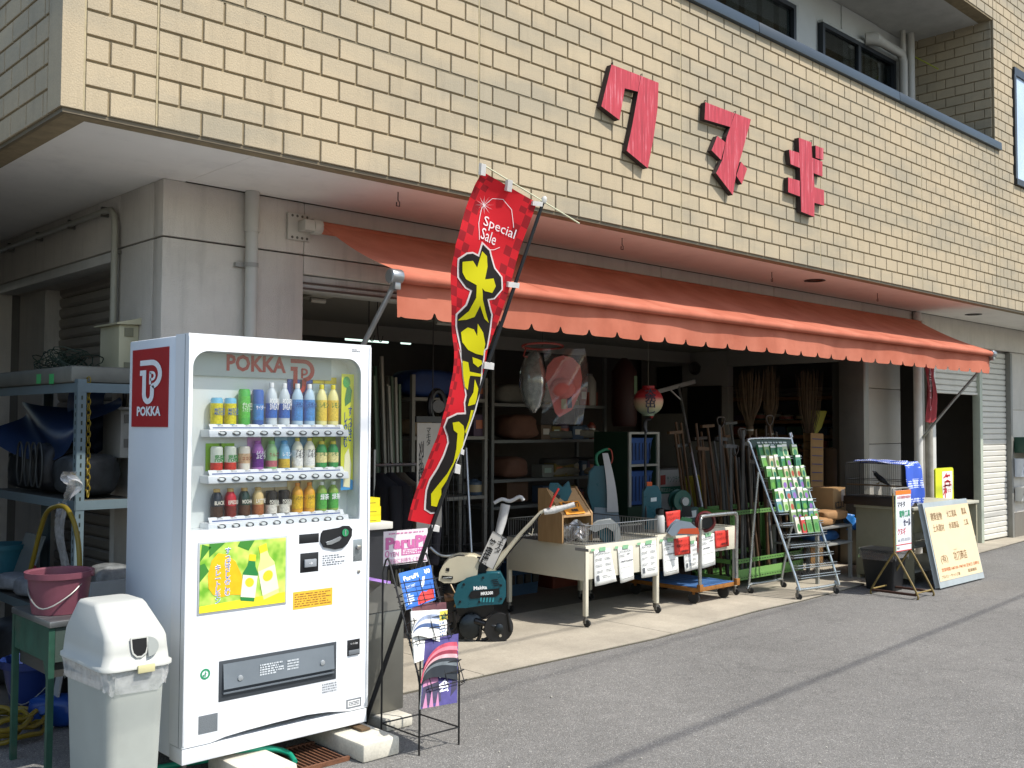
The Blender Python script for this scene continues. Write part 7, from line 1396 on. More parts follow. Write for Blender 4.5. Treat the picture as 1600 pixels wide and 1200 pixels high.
# grid display frame behind the flag foot
gf = thing('grid_frame', 'leaning tube frame with black wire grid behind the flag foot', 'display frame', FY(710, 870, 1.6)); f0, f1, f2, f3 = FY(663, 875, 1.55), FY(737, 875, 1.55), FY(728, 700, 1.75), FY(672, 700, 1.75)
MB().tube([f0, f3], .012, 8).build('frame_tube', STEEL, gf); MB().tube([f1, f2], .012, 8).build('frame_tube', STEEL, gf)
for p in (f0, f1): MB().tube([p, (p.x, p.y-.03, .013)], .012, 8).build('frame_leg', STEEL, gf)
mb = MB()
for i in range(9): mb.tube([f0+(f1-f0)*i/8, f3+(f2-f3)*i/8], .002, 4)
for i in range(16): mb.tube([f0+(f3-f0)*i/15, f1+(f2-f1)*i/15], .002, 4)
mb.build('grid_wires', BLK, gf, kind='stuff'); MB().tube(smooth_path([FY(672, 855, 1.5), FY(690, 868, 1.45), FY(720, 866, 1.45), FY(770, 864, 1.5)], 4), .012, 8).build('lower_tube', STEEL, gf)
# black brush cutter head hanging by the sign
p = FY(683, 635, 1.6); t = thing('brush_cutter', 'black hanging brush cutter head beside the long sign', 'garden tool', p); MB().tube([p+V((.09*math.cos(R(a))*.8, 0, .12*math.sin(R(a)))) for a in range(0, 360, 20)], .025, 8, closed=True).build('guard_ring', OIL, t); MB().lathe([(.02, -.03), (.05, -.03), (.05, .03), (.02, .03)], p, (.3, 1, 0), 14).build('hub', pm('4a4744', .4), t); MB().tube([p+V((.05, 0, -.05)), p+V((.12, .02, -1.0))], .014, 8).build('shaft', OIL, t)
# hanging goods under the ceiling
hg = thing('red_hanger', 'red plastic hanger ring holding bagged hats', 'hanger', FY(848, 540, 1.3)); MB().tube([FY(848+32*math.cos(R(a)), 541+5*math.sin(R(a)), 1.3+.12*math.sin(R(a))) for a in range(0, 360, 20)], .009, 8, closed=True).build('ring', pm('8a3830', .4), hg); MB().tube([FY(822, 543, 1.3), FY(818, 556, 1.3), FY(824, 558, 1.3)], .006, 6).build('clip', pm('8a3830', .4), hg); MB().tube([FY(848, 541, 1.3), V((FY(848, 541, 1.3).x, 1.3, 2.44))], .003, 6).build('cord', BLK, hg)
vb = View(880, 1000, 0); vb.o = FY(880, 600, 1.3)
hp = thing('pink_cap', 'pink sun cap in a clear bag hanging under the awning', 'cap', vb(881, 650)); PKM = mat('pink_fabric', 'b8625c', .8, var=.12, vs=10)
cx_, cy_ = 881, 592
brim = [vb(881+28*math.cos(R(a)), 588+30*math.sin(R(a)) if a > 180 else 588+(62 if 40 < a < 140 else 45)*math.sin(R(a)), .03) for a in range(0, 360, 15)]
slab(vb, 'brim', [(853, 590), (856, 572), (866, 560), (880, 556), (895, 560), (906, 572), (909, 592), (905, 615), (893, 640), (874, 651), (868, 644), (860, 615)], .0, .012, PKM, hp, bevel=.004)
rings = [[vb(879+20*k*math.cos(R(a)), 607+17*k*math.sin(R(a)), -d) for a in range(0, 360, 20)] for k, d in ((1, 0), (.95, .03), (.75, .055), (.4, .07), (.05, .074))]; MB().rings(rings).build('crown', PKM, hp, ang=80)
slab(vb, 'size_label', [(877, 622), (885, 622), (885, 639), (877, 639)], -.006, -.001, pm('8f8a6e'), hp); slab(vb, 'strap', [(886, 621), (893, 619), (894, 637), (887, 638)], -.006, -.001, pm('2b2f45'), hp)
mb = MB(); mb.grid(lambda u, w_: vb(848+66*u+5*math.sin(w_*4), 545+118*w_, -.085+.02*math.sin(u*7+w_*9)+.1*abs(u-.5)), 10, 14); mb.build('clear_bag', clear_film('hat_bag', (.96, .96, .96), .15, .12, .05), hp)
hb_ = thing('bagged_cap', 'grey and green patterned caps in a clear bag hanging under the awning', 'cap', vb(832, 640)); mb = MB()
rings = [[vb(x+(r*math.cos(R(a)))*1., y, r2*math.sin(R(a))) for a in range(0, 360, 24)] for x, y, r, r2 in ((836, 548, 3, .02), (833, 562, 13, .06), (832, 585, 18, .08), (832, 610, 18, .08), (833, 630, 12, .05), (834, 641, 3, .01))]
MB().rings(rings).build('caps', mat('pattern_cloth', '6d7672', .8, var=.5, vs=18), hb_, ang=80); rings = [[p+(p-vb(832, 600)).normalized()*.02 for p in r] for r in rings]; MB().rings(rings).build('clear_bag', clear_film('hat_bag', (.96, .96, .96), .15, .12, .05), hb_)
# paper lantern
lv = View(1013, 900, 0); lv.o = FY(1013, 627, 1.7); lt_ = thing('paper_lantern', 'red and white paper lantern with characters hanging in the shop', 'lantern', lv(1013, 655)); c = lv(1013, 627); r_ = (lv(1036, 627)-c).length
prof = [(r_*.42, r_*1.05), (r_*.42, r_*.9)]+[(r_*math.cos(R(a))*(1+(.012 if (a//6) % 2 else 0)), r_*.96*math.sin(R(a))) for a in range(66, -67, -6)]+[(r_*.4, -r_*.92), (r_*.38, -r_*1.0)]
LM = bpy.data.materials.new('lantern_paper'); LM.use_nodes = True; n = LM.node_tree.nodes; l = LM.node_tree.links; b = n['Principled BSDF']; tcx = n.new('ShaderNodeTexCoord'); sx = n.new('ShaderNodeSeparateXYZ'); l.new(tcx.outputs['Generated'], sx.inputs[0]); crl = n.new('ShaderNodeValToRGB'); crl.color_ramp.interpolation = 'LINEAR'; l.new(sx.outputs[2], crl.inputs[0]); e = crl.color_ramp.elements; e[0].position = .1; e[0].color = lin('8fa08a'); e[1].position = 1; e[1].color = lin('a02028'); q = e.new(.3); q.color = lin('c2b48e'); q = e.new(.5); q.color = lin('c9a08a'); q = e.new(.62); q.color = lin('b8343c'); l.new(crl.outputs[0], b.inputs['Base Color'])
MB().lathe(prof, c, n=28).build('lantern_body', LM, lt_, ang=80); text('大売出し', pm('1c2038'), lt_, c-BH_*(r_*1.06), AH*r_*.75, V((0, 0, r_*1.7)), vert=True, bold=.02); MB().tube([c+V((0, 0, r_)), V((c.x, c.y, 2.5))], .002, 5).build('cord', pm('8a8a7a'), lt_); MB().lathe([(.02, -r_*1.0), (.012, -r_*1.15)], c+AH*.03, n=10).build('tassel', pm('9a2a2a'), lt_)
# green cabinet with blue baskets
gv = View(985, 900, 0); gv.o = FY(985, 780, 2.1); gc = thing('green_cabinet', 'dark green open cabinet with white frame holding blue baskets', 'cabinet', FY(985, 780, 2.1)); p0, p1 = FY(983, 675, 2.05), FY(1026, 675, 2.05); zt_ = p0.z; zl = .75
MB().box(p0.x-.02, p1.x, 2.05, 2.5, .013, zl).build('lower_body', mat('cab_green', '16301f', .6, var=.1), gc, smooth=False); MB().box(p0.x-.02, p0.x, 2.05, 2.5, zl, zt_).box(p0.x, p1.x, 2.05, 2.5, zt_-.02, zt_).box(p1.x-.02, p1.x, 2.05, 2.5, zl, zt_-.02).box(p0.x, p1.x-.02, 2.48, 2.5, zl, zt_-.02).build('cabinet_shell', mat('cab_green', '16301f', .6), gc, smooth=False)
zm = FY(1000, 727, 2.05).z
MB().box(p0.x-.022, p0.x+.012, 2.03, 2.049, zl, zt_).box(p1.x-.012, p1.x+.022, 2.03, 2.049, zl, zt_).box(p0.x+.012, p1.x-.012, 2.03, 2.049, zt_-.022, zt_).box(p0.x+.012, p1.x-.012, 2.03, 2.049, zm-.011, zm+.011).build('front_frame', pm('9a988e', .5), gc, smooth=False); MB().box(p0.x, p1.x-.02, 2.05, 2.48, zm-.01, zm+.01).build('cabinet_shelf', pm('3a3a34'), gc, smooth=False)
BSK = mat('blue_basket', '2f4f86', .5, var=.1)
for k, (z0_, z1_) in enumerate(((zm+.011, zt_-.06), (zl+.01, zm-.06))):
    t = thing('blue_basket', ['blue slotted basket on the upper shelf of the green cabinet', 'blue slotted basket on the lower shelf of the green cabinet'][k], 'basket', ((p0.x+p1.x)/2, 2.25, z0_), 'blue baskets in the green cabinet'); MB().rings([rrect(p0.x+.05, p1.x-.06, 2.1, 2.42, z0_, .02), rrect(p0.x+.03, p1.x-.04, 2.07, 2.45, z1_-.03, .02), rrect(p0.x+.02, p1.x-.03, 2.06, 2.46, z1_, .02)]).build('basket_wall', BSK, t, ang=60)
    for i in range(6):
        x = p0.x+.07+(p1.x-p0.x-.16)*i/5; MB().box(x, x+.008, 2.066, 2.074, z0_+.04, z1_-.05).build('slot', pm('1a2a4a'), t, smooth=False)
# T-shaped squeegee pole
sq = thing('floor_squeegee', 'silver T-shaped pole leaning against the white inner wall', 'squeegee', FY(1100, 800, 1.9)); a, b_ = FY(1099, 805, 1.75), FY(1060, 603, 2.4); MB().tube([a-V((0, 0, .55)), a, b_], .017, 10).build('pole', STEEL, sq); h0, h1 = FY(1027, 612, 2.4), FY(1085, 596, 2.4); MB().bar(h0, h1, .03, .045).build('head', STEEL, sq); MB().tube([b_+(a-b_)*.12, h0+(h1-h0)*.3], .01, 8).build('brace', STEEL, sq)
# dark boards and lamp on the inner wall
for i, (q0, q1, lb_) in enumerate((((1028, 574), (1066, 646), 'dark framed board high on the white inner wall'), ((1076, 604), (1128, 690), 'large dark board on the white inner wall behind the squeegee'))):
    a, b_ = FX(*q0, 8.655), FX(*q1, 8.655); o = MB().box(8.63, 8.655, min(a.y, b_.y), max(a.y, b_.y), min(a.z, b_.z), max(a.z, b_.z)).build('dark_board', pm('14130f', .6)); tag(o, lb_, 'board', 'dark boards on the inner wall')
p = FX(1090, 575, 8.6); t = thing('wall_lamp', 'round metal lamp on the white inner wall', 'lamp', p); MB().lathe([(.03, 0), (.06, -.03), (.085, -.09), (.08, -.095), (.05, -.04)], p, (1, .2, .1), 18).build('shade', pm('5a564e', .4, metal=.6), t); MB().tube([p, p+V((.055, 0, .02))], .012, 8).build('arm', OIL, t)
# bamboo brooms standing bristles up
STR = mat('broom_twigs', '4f3f2c', .9, var=.35, vs=15); rr = random.Random(2)
for i, (px0, px1, pyt, pyb, dep, lb_) in enumerate(((1150, 1192, 578, 662, .0, 'widest twig broom standing bristles up by the white inner wall'), (1190, 1216, 575, 668, .15, 'slim twig broom standing bristles up between two others'), (1244, 1284, 580, 690, -.1, 'tall twig broom standing bristles up above the seed rack'))):
    bv = View(1200, 900, 0); bv.o = FY((px0+px1)/2, 700, 1.75+dep); xm = (px0+px1)/2; t = thing('twig_broom', lb_, 'broom', V((bv.o.x, bv.o.y, .013)), 'twig brooms')
    mb = MB(); nk = bv(xm, pyb+10)
    for k in range(110):
        u = rr.gauss(0, .33); d_ = rr.gauss(0, .07); top = bv(xm+(px1-px0)*.5*max(-1.1, min(1.1, u*1.5)), pyt+rr.uniform(-4, 22)+8*u*u, d_); st_ = nk+AH*rr.uniform(-.025, .025)+BH_*rr.uniform(-.025, .025)
        md = nk+(top-nk)*.5+AH*u*.05; mb.tube([st_, md, top], [.004, .0035, .0015], 3)
    mb.build('twigs', STR, t, kind='stuff'); MB().lathe([(.04, -.05), (.045, 0), (.04, .04)], nk, n=14).build('neck', STR, t); MB().lathe([(.047, -.008), (.048, .008)], nk, n=14, cap=False).build('binding_wire', pm('8f8c80', .4, metal=.5), t); MB().tube([nk, (nk.x+.02, nk.y, .015)], .014, 8).build('handle', TW[1], t)
# dustpan and stacked small cartons, drum
bv = View(1278, 900, 0); bv.o = FY(1278, 660, 1.6)
slab_ = thing('yellow_dustpan', 'yellow dustpan hanging above the stacked cartons', 'dustpan', bv(1275, 690)); slab(bv, 'pan', [(1268, 642), (1291, 643), (1283, 668), (1277, 676), (1266, 676)], 0, .05, pm('a09a20', .5), slab_, bevel=.006); MB().tube([bv(1270, 676, .02), bv(1266, 715, .02)], .012, 8).build('handle', pm('2c4a22', .5), slab_)
slab(bv, 'green_brush', [(1266, 676), (1275, 678), (1272, 705), (1262, 716), (1262, 700)], -.02, .04, pm('2a3f1c', .9), slab_, bevel=.004)
bv.o = FY(1276, 820, 1.45)
for i in range(9):
    o = slab(bv, 'small_carton', [(1267, 677+i*13.2), (1286, 678+i*13.0), (1286, 690+i*13.0), (1267, 689.4+i*13.2)], .0+.006*(i % 2), .28, CARD, None, bevel=.003); tag(o, 'small brown carton, %s from the top of the narrow stack' % ORD[i], 'carton', 'narrow stack of small cartons'); slab(bv, 'tape', [(1269, 685+i*13.1), (1285.5, 686+i*13), (1285.5, 687.2+i*13), (1269, 686.2+i*13.1)], -.004, -.001, pm('2a3a6a'), o)
slab(bv, 'carton_base', [(1267, 797), (1286, 796), (1286, 890), (1267, 892)], .0, .26, CARD, None) and None
tag(bpy.data.objects['carton_base'], 'tall plain carton under the narrow stack of small cartons', 'carton')
p = FX(1310, 735, 8.9); t = thing('wrapped_drum', 'tall brown drum wrapped in clear film in the store room', 'drum', (p.x, p.y, .013)); MB().lathe([(.17, .0), (.175, .02), (.175, 1.28), (.16, 1.3)], (p.x, p.y, .013), n=24).build('drum_body', mat('drum_brown', '5a4a38', .4, var=.2, vs=5), t); MB().lathe([(.178, .7), (.178, .715)], (p.x, p.y, .013), n=24, cap=False).build('strap', pm('9a8a20'), t)
# store-room plank shelves
ss = thing('plank_shelving', 'rough plank shelving in the dim store room', 'shelving', (9.5, 2.5, .013)); PLK = mat('old_plank', '6a4a2a', .8, var=.3, vs=6)
for py in (620, 658, 682, 704): z = FX(1310, py, 9.25).z; MB().box(9.25, 9.7, 1.56, 4.2, z-.03, z+.012).build('plank', PLK, ss, bevel=.003)
for y in (1.57, 2.0, 2.6, 3.6): MB().box(9.26, 9.31, y, y+.06, .013, 1.95).build('upright', PLK, ss, smooth=False)
z = FX(1310, 620, 9.25).z+.014
for i in range(4): o = MB().tube([(9.35+.08*i, 1.57, z+.03+.055*(i % 2)), (9.35+.08*i, 3.8, z+.03+.055*(i % 2))], .028, 10).build('grey_pipe', pm('5f5d58', .5)); tag(o, '%s long grey pipe from the front on the top plank shelf' % ORD[i], 'pipe', 'pipes on the plank shelving')
sack((8.95, 1.72, 1.02), .1, .12, .1, OIL, 'black_bundle', 'black bundle with a pale strap on top of the brown carton', 'bundle', None, .4, 91)
# ceiling lamps
for i, (x0p, x1p, yp, Y, lit) in enumerate(((540, 606, 530, 3.75, 1), (627, 641, 534, 3.95, 1), (474, 508, 484, 1.6, 0), (672, 768, 508, 2.2, 0))):
    a, b_ = FY(x0p, yp, Y), FY(x1p, yp+(4 if lit else 3), Y); t = thing('fluorescent_lamp', ['lit fluorescent tube deep in the shop above the vending machine', 'short lit fluorescent tube deep in the shop beside the flag', 'unlit white lamp fitting above the vending machine', 'unlit long lamp fitting behind the flag'][i], 'ceiling light', (a.x, a.y, 2.4), 'lamps on the shop ceiling'); zc = (a.z+b_.z)/2
    if lit: MB().tube([(a.x, Y, zc), (b_.x, Y, zc)], .014, 10).build('tube', mat('lamp_glow', 'cfe8dc', .5, var=0, emit=1.2), t); MB().box(a.x, b_.x, Y-.05, Y+.05, zc+.025, zc+.06).build('fitting', pm('3a3a36'), t)
    else: MB().box(a.x, b_.x, Y-.11, Y+.11, 2.44, 2.498).build('fitting', pm('9a978c', .5), t, bevel=.01); MB().tube([(a.x+.03, Y-.04, 2.42), (b_.x-.03, Y-.04, 2.42)], .018, 10).build('tube', pm('b0ada2', .4), t)
for i, (px, py) in enumerate(((577, 458), (590, 480))):
    p = FY(px, py, 1.5); o = MB().tube(smooth_path([V((p.x, 1.5, 2.5)), V((p.x, 1.5, 2.3)), V((p.x+.01, 1.5, 2.18)), V((p.x+.035, 1.5, 2.16)), V((p.x+.05, 1.5, 2.2))], 4), .004, 6).build('ceiling_hook', BLK); tag(o, ['long black hook hanging from the shop ceiling, left of the awning arm', 'long black hook hanging from the shop ceiling, close to the awning arm'][i], 'hook', 'hooks on the shop ceiling')
# blue and red crates under the tables
for i, (x, y, c_, lb_) in enumerate(((3.95, 2.3, '1d3550', 'dark blue crate standing under the shelves behind the first table'), (4.5, 2.35, '23405c', 'dark blue crate beside the red-brown crate behind the first table'), (5.15, 2.4, '5a2a1c', 'red-brown crate on the floor behind the first table'))):
    t = thing('plastic_crate', lb_, 'crate', (x, y, .013), 'crates on the shop floor'); MB().rings([rrect(x-.2, x+.2, y-.15, y+.15, .013, .02), rrect(x-.22, x+.22, y-.17, y+.17, .3, .02), rrect(x-.23, x+.23, y-.18, y+.18, .32, .02)]).build('crate_wall', mat('crate_%d' % i, c_, .5, var=.1), t, ang=60)
    for k in range(4): MB().box(x-.19+k*.1, x-.12+k*.1, y-.176, y-.16, .12, .2).build('grip_slot', pm('0d0f12'), t, smooth=False)
sack((5.6, 2.2, .013), .28, .2, .2, SK[0], 'sack', 'big dark sack on the floor behind the second table', 'sack', 'sacks on the rear shelving', 0, 60)
# wine-dark goods on shelf behind tables: stacked boxes
for i, (px, py, w_, h_, c_, lb_) in enumerate(((560+230, 745, .3, .2, '4a3322', 'dark brown box on the lower rear shelf near the flag'), (1000, 745, .25, .3, '2e3a2e', 'dark green box at the end of the rear shelving'))):
    p = FY(px, py, YS1+.1); o = MB().box(p.x, p.x+w_, YS1+.08, YS1+.35, .78, .78+h_).build('storage_box', pm(c_, .7)); tag(o, lb_, 'box')

# assorted stock filling the shelves
rr = random.Random(77); SC = ['5a4a3a', '3a4a5a', '6a6a60', '7a3a2a', '2f4a3a', '8a8270', '4a3a4a', '6a5a2a']
def stock(x, y, z, w, d, h, label, grp):
    c_ = rr.choice(SC)
    if rr.random() < .65:
        t = MB().box(x, x+w, y, y+d, z, z+h).build('stock_box', pm(c_, .7)); tag(t, label, 'box', grp); card('box_label', V((x+w/2, y-.001, z+h*.55)), V((w*.6, 0, 0)), V((0, 0, h*.4)), pm(rr.choice(['a8a498', '8a9a8a', '9a8a6a', 'a05a3a'])), t, t=.0008)
    else:
        r = min(w, d)/2; t = MB().lathe([(r*.95, 0), (r, .01), (r, h*.8), (r*.45, h*.95), (r*.4, h)], (x+w/2, y+r, z), n=14).build('stock_can', pm(c_, .4)); tag(t, label, 'can', grp); MB().lathe([(r*1.01, h*.2), (r*1.01, h*.65)], (x+w/2, y+r, z), n=14, cap=False).build('can_label', pm(rr.choice(['a8a498', '9a8a6a', '8a4a3a'])), t)
for zi, nm in ((0, 'top'), (1, 'middle'), (2, 'lower'), (3, 'fourth')):
    x = xb-.08; k = 0
    while x > xb-.85 and k < 6: w_ = rr.uniform(.09, .17); x -= w_+.015; stock(x, YS1+.05, zz[zi]+.001, w_, .16, rr.uniform(.12, .2), '%s small package from the green cabinet end on the %s rear shelf' % (ORD[k], nm), 'stock on the rear shelving'); k += 1
for zi, nm in ((0, 'upper'), (1, 'second'), (2, 'bottom')):
    x = xa2+.75; k = 0
    while x < xb2-.1 and k < 5: w_ = rr.uniform(.1, .17); stock(x, 2.63, z2[zi]+.001, w_, .18, rr.uniform(.12, .22), '%s small package behind the flag on the %s pale shelf' % (ORD[k], nm), 'stock on the pale shelving'); x += w_+.02; k += 1
for zi, py in enumerate((658, 682, 704)):
    z = FX(1310, py, 9.25).z+.014; y = 1.65; k = 0
    while y < 3.0 and k < 8: w_ = rr.uniform(.12, .22); stock(9.27, y, z, .2, w_, min(.1, rr.uniform(.06, .12)), '%s package on the %s store room plank' % (ORD[k], ['upper', 'middle', 'lower'][zi]), 'stock on the plank shelving'); y += w_+.03; k += 1
# ================================================================ side yard
YX = .05
def yz(px, py): return FX(px, py, YX)
yt = yz(122, 598); Y0s = yt.y; SB_ = mat('blue_grey_angle', '5d6d73', .5, var=.12, vs=5, grime=.25)
us = thing('yard_shelving', 'blue-grey slotted angle shelving against the side wall', 'shelving', (.25, Y0s+.7, 0)); X1s, Y1s = .43, Y0s+1.5
zs_ = [yt.z, yz(118, 783).z, FX(0, 925, YX).z]
for x, ax in ((YX, 1), (X1s, -1)):
    for y, ay in ((Y0s, 1), (Y1s, -1)): angle((x, y, 0), (x, y, yt.z+.02), ((ax, 0, 0), (0, ay, 0)), .045, us, SB_, slots=(y == Y0s and x == YX))
for z in zs_:
    MB().box(YX-.004, YX-.001, Y0s, Y1s, z-.05, z).build('shelf_rail', SB_, us, smooth=False); MB().box(YX, X1s, Y0s-.004, Y0s-.001, z-.05, z).build('shelf_rail', SB_, us, smooth=False); MB().box(YX, X1s, Y0s, Y1s, z-.02, z-.008).build('shelf_board', mat('yard_board', '4f4e48', .7, var=.2), us, smooth=False)
# top board bundle with green stickers
tb = MB().box(YX-.02, X1s, Y0s+.05, Y1s+.2, zs_[0]+.002, zs_[0]+.095).build('tin_roll', mat('dull_tin', '6a6a62', .6, var=.2), bevel=.02); tag(tb, 'grey boxed roll with two green stickers on top of the yard shelving', 'box')
for px in (60, 80): a = FX(px, 592, YX-.022); card('sticker', V((YX-.021, a.y, a.z)), V((0, -.07, 0)), V((0, 0, .055)), pm('3fae62'), tb, t=.0006)
GWR = mat('green_wire', '26352a', .6); rr = random.Random(8); mb = MB()
for k in range(30):
    c = V((YX+.2+rr.uniform(-.05, .05), Y0s+.75+rr.uniform(-.25, .25), zs_[0]+.14+rr.uniform(-.03, .04))); r = rr.uniform(.07, .14); t0 = rr.uniform(0, 6); ux = V((rr.uniform(-1, 1), rr.uniform(-1, 1), rr.uniform(-.4, .4))).normalized(); uy = ux.orthogonal().normalized(); mb.tube([c+ux*r*math.cos(t0+q*.6)+uy*r*.6*math.sin(t0+q*.6) for q in range(9)], .0035, 4)
o = mb.build('wire_tangle', GWR); tag(o, 'tangle of dark green wire on top of the yard shelving', 'wire')
# blue tarp on the top bay
TP = mat('yard_tarp', '12294c', .5, var=.3, vs=5)
mb = MB(); mb.grid(lambda u, w_: V((YX+.03+.06*math.sin(u*5+w_*6)+.22*(1-w_), Y0s+.06+1.4*u, zs_[0]-.07-.05*math.sin(u*3)-w_*(.16+.16*math.sin(u*2.6+.3)))), 24, 14); o = mb.build('blue_tarp', TP, ang=80); tag(o, 'blue tarpaulin hanging inside the yard shelving', 'tarpaulin')
mb = MB(); mb.grid(lambda u, w_: V((.28+.18*u, Y0s+.75-.1*u+.04*math.sin(w_*9), zs_[0]-.02-w_*.5*(1-.3*u))), 10, 12); o = mb.build('blue_tarp', TP, ang=80); tag(o, 'blue tarpaulin behind the yellow chain beside the meter boxes', 'tarpaulin')
# dark goods on the shelf
for i, (y, sx, sz, c_, lb_) in enumerate(((Y0s+.35, .14, .12, '3a3d3f', 'clear bag of grey parts on the upper yard shelf'), (Y0s+.75, .15, .15, '1c1c1e', 'dark coil bundle on the upper yard shelf'), (Y0s+1.15, .14, .13, '26282a', 'black bundle at the far end of the upper yard shelf'))):
    sack((.24, y, zs_[1]+.002), .15, sx, sz, mat('yard_goods_%d' % i, c_, .5, var=.4, vs=12, bump=.6, bs=25), 'yard_bundle', lb_, 'bundle', None, 0, 100+i)
for hk, y in enumerate((Y0s+.62, Y0s+.72, Y0s+.82, Y0s+.95)): o = MB().tube([V((YX+.02, y+.05*math.cos(R(a)), zs_[1]+.17+.13*math.sin(R(a)))) for a in range(0, 360, 20)], .006, 6, closed=True).build('hose_coil', pm('2f3130', .5)); tag(o, '%s thin black hose coil from the post in the upper yard shelf' % ORD[hk], 'hose', 'hose coils in the yard shelving')
# yellow chain
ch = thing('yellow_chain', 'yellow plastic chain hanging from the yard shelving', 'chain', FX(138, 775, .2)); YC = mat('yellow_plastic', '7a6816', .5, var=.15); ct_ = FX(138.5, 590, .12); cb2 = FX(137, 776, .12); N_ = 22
for i in range(N_):
    p = ct_+(cb2-ct_)*(i+.5)/N_; L = (ct_.z-cb2.z)/N_; rot = AH if i % 2 == 0 else BH_
    MB().tube([p+rot*(.011*math.cos(R(a)))+V((0, 0, L*.68*math.sin(R(a)))) for a in range(0, 360, 40)], .0035, 5, closed=True).build('chain_link', YC, ch)
# meter boxes on the wall
BX = mat('meter_box_cream', 'b0ab90', .5, var=.08, vs=4); BX2 = mat('meter_box_grey', 'a9a8a2', .5, var=.08, vs=4)
mbx = thing('meter_box', 'cream electricity meter box with a hood on the side wall', 'meter box', (.45, 1.42, 1.8)); MB().box(.37, .487, 1.28, 1.56, 1.79, 2.13).build('box', BX, mbx, bevel=.008); MB().add([(.345, 1.25, 2.135), (.345, 1.59, 2.135), (.487, 1.59, 2.17), (.487, 1.25, 2.17), (.345, 1.25, 2.125), (.345, 1.59, 2.125), (.487, 1.59, 2.131), (.487, 1.25, 2.131)], [(0, 1, 2, 3), (7, 6, 5, 4), (0, 4, 5, 1), (1, 5, 6, 2), (2, 6, 7, 3), (3, 7, 4, 0)]).build('hood', BX, mbx)
for z in (1.86, 2.06): MB().box(.40, .45, 1.272, 1.2795, z, z+.05).build('hinge', pm('77745f'), mbx)
MB().tube(smooth_path([V((.43, 1.35, 1.79)), V((.43, 1.33, 1.72)), V((.44, 1.36, 1.66))], 4), .012, 8).build('cable', OIL, mbx)
mbx = thing('meter_box', 'smaller grey meter box below the cream one on the side wall', 'meter box', (.45, 1.4, 1.35)); MB().box(.385, .487, 1.27, 1.53, 1.36, 1.635).build('box', BX2, mbx, bevel=.008); MB().box(.36, .487, 1.24, 1.55, 1.637, 1.652).build('hood', BX2, mbx, bevel=.003)
for z in (1.42, 1.56): MB().box(.405, .45, 1.262, 1.2695, z, z+.05).build('hinge', pm('77756f'), mbx)
MB().tube([(.43, 1.4, 1.36), (.43, 1.4, 1.3), (.44, 1.4, 1.26)], .012, 8).build('cable', pm('55564e'), mbx)
# sink table, buckets
tp = V((-.39, .10, .70)); sk = thing('sink_table', 'old green-legged sink table with steel rim beside the litter bin', 'table', (-.15, .35, 0)); GL = mat('green_leg_paint', '244a3b', .55, var=.3, vs=10, grime=.5)
MB().box(-.39, .02, .10, .60, .672, .70).build('steel_rim', mat('dull_steel', '7d7f7e', .35, metal=.7, var=.15), sk, bevel=.004)
for x in (-.375, -.0): MB().box(x-.013, x+.013, .112, .138, 0, .671).build('leg', GL, sk); MB().box(x-.013, x+.013, .562, .588, 0, .671).build('leg', GL, sk)
MB().box(-.384, -.378, .139, .561, .52, .671).build('apron_board', GL, sk); MB().prism([(-.383, .139, .52), (-.383, .139, .42), (-.383, .19, .52)], (.004, 0, 0)).build('corner_gusset', GL, sk); MB().box(-.36, -.013, .114, .12, .52, .671).build('apron_board', mat('green_dark', '3d4a44', .6), sk)
MB().box(-.36, .0, .14, .56, .45, .669).build('basin', pm('4a4b48', .4, metal=.4), sk)
def bucket(c, r0, r1, h, m, label, bail=None, lip=.012, name='bucket'):
    t = thing(name, label, 'bucket', c); c = V(c)
    MB().lathe([(r0, 0), (r1, h*.86), (r1+lip, h*.86), (r1+lip*1.2, h), (r1+.002, h), (r1-.004, h*.97), (r0-.004, .012), (.001, .012)], c, n=32).build('bucket_body', m, t)
    if bail is not None:
        d = bail; MB().tube(smooth_path([c+AH*r1+V((0, 0, h*.93)), c+AH*(r1*.7)+d*.6+V((0, 0, h*.5)), c+d+V((0, 0, h*.2)), c-AH*(r1*.7)+d*.6+V((0, 0, h*.5)), c-AH*r1+V((0, 0, h*.93))], 5), .0035, 6).build('bail', pm('8a8a84', .4, metal=.5), t)
    for s in (1, -1): MB().lathe([(.014, 0), (.012, .01)], c+AH*s*(r1+.01)+V((0, 0, h*.93)), AH*s, 10).build('ear', m, t)
    return t
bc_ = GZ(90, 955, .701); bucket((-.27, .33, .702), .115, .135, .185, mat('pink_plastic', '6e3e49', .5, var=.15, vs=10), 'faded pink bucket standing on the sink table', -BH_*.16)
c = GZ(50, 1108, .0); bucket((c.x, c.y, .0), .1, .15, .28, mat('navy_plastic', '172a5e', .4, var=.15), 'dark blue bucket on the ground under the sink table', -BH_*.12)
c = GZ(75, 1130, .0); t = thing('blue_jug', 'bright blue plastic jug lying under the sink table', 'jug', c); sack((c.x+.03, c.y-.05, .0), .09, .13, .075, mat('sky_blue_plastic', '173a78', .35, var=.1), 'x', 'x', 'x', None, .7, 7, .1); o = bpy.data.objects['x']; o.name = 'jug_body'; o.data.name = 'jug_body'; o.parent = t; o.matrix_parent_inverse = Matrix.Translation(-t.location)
for k in ('label', 'category'): del o[k]
MB().lathe([(.025, 0), (.025, .05), (.02, .055)], c+V((-.06, -.12, .09)), (-.4, -.6, .4), 12).build('spout', mat('sky_blue_plastic', '173a78', .35), t)
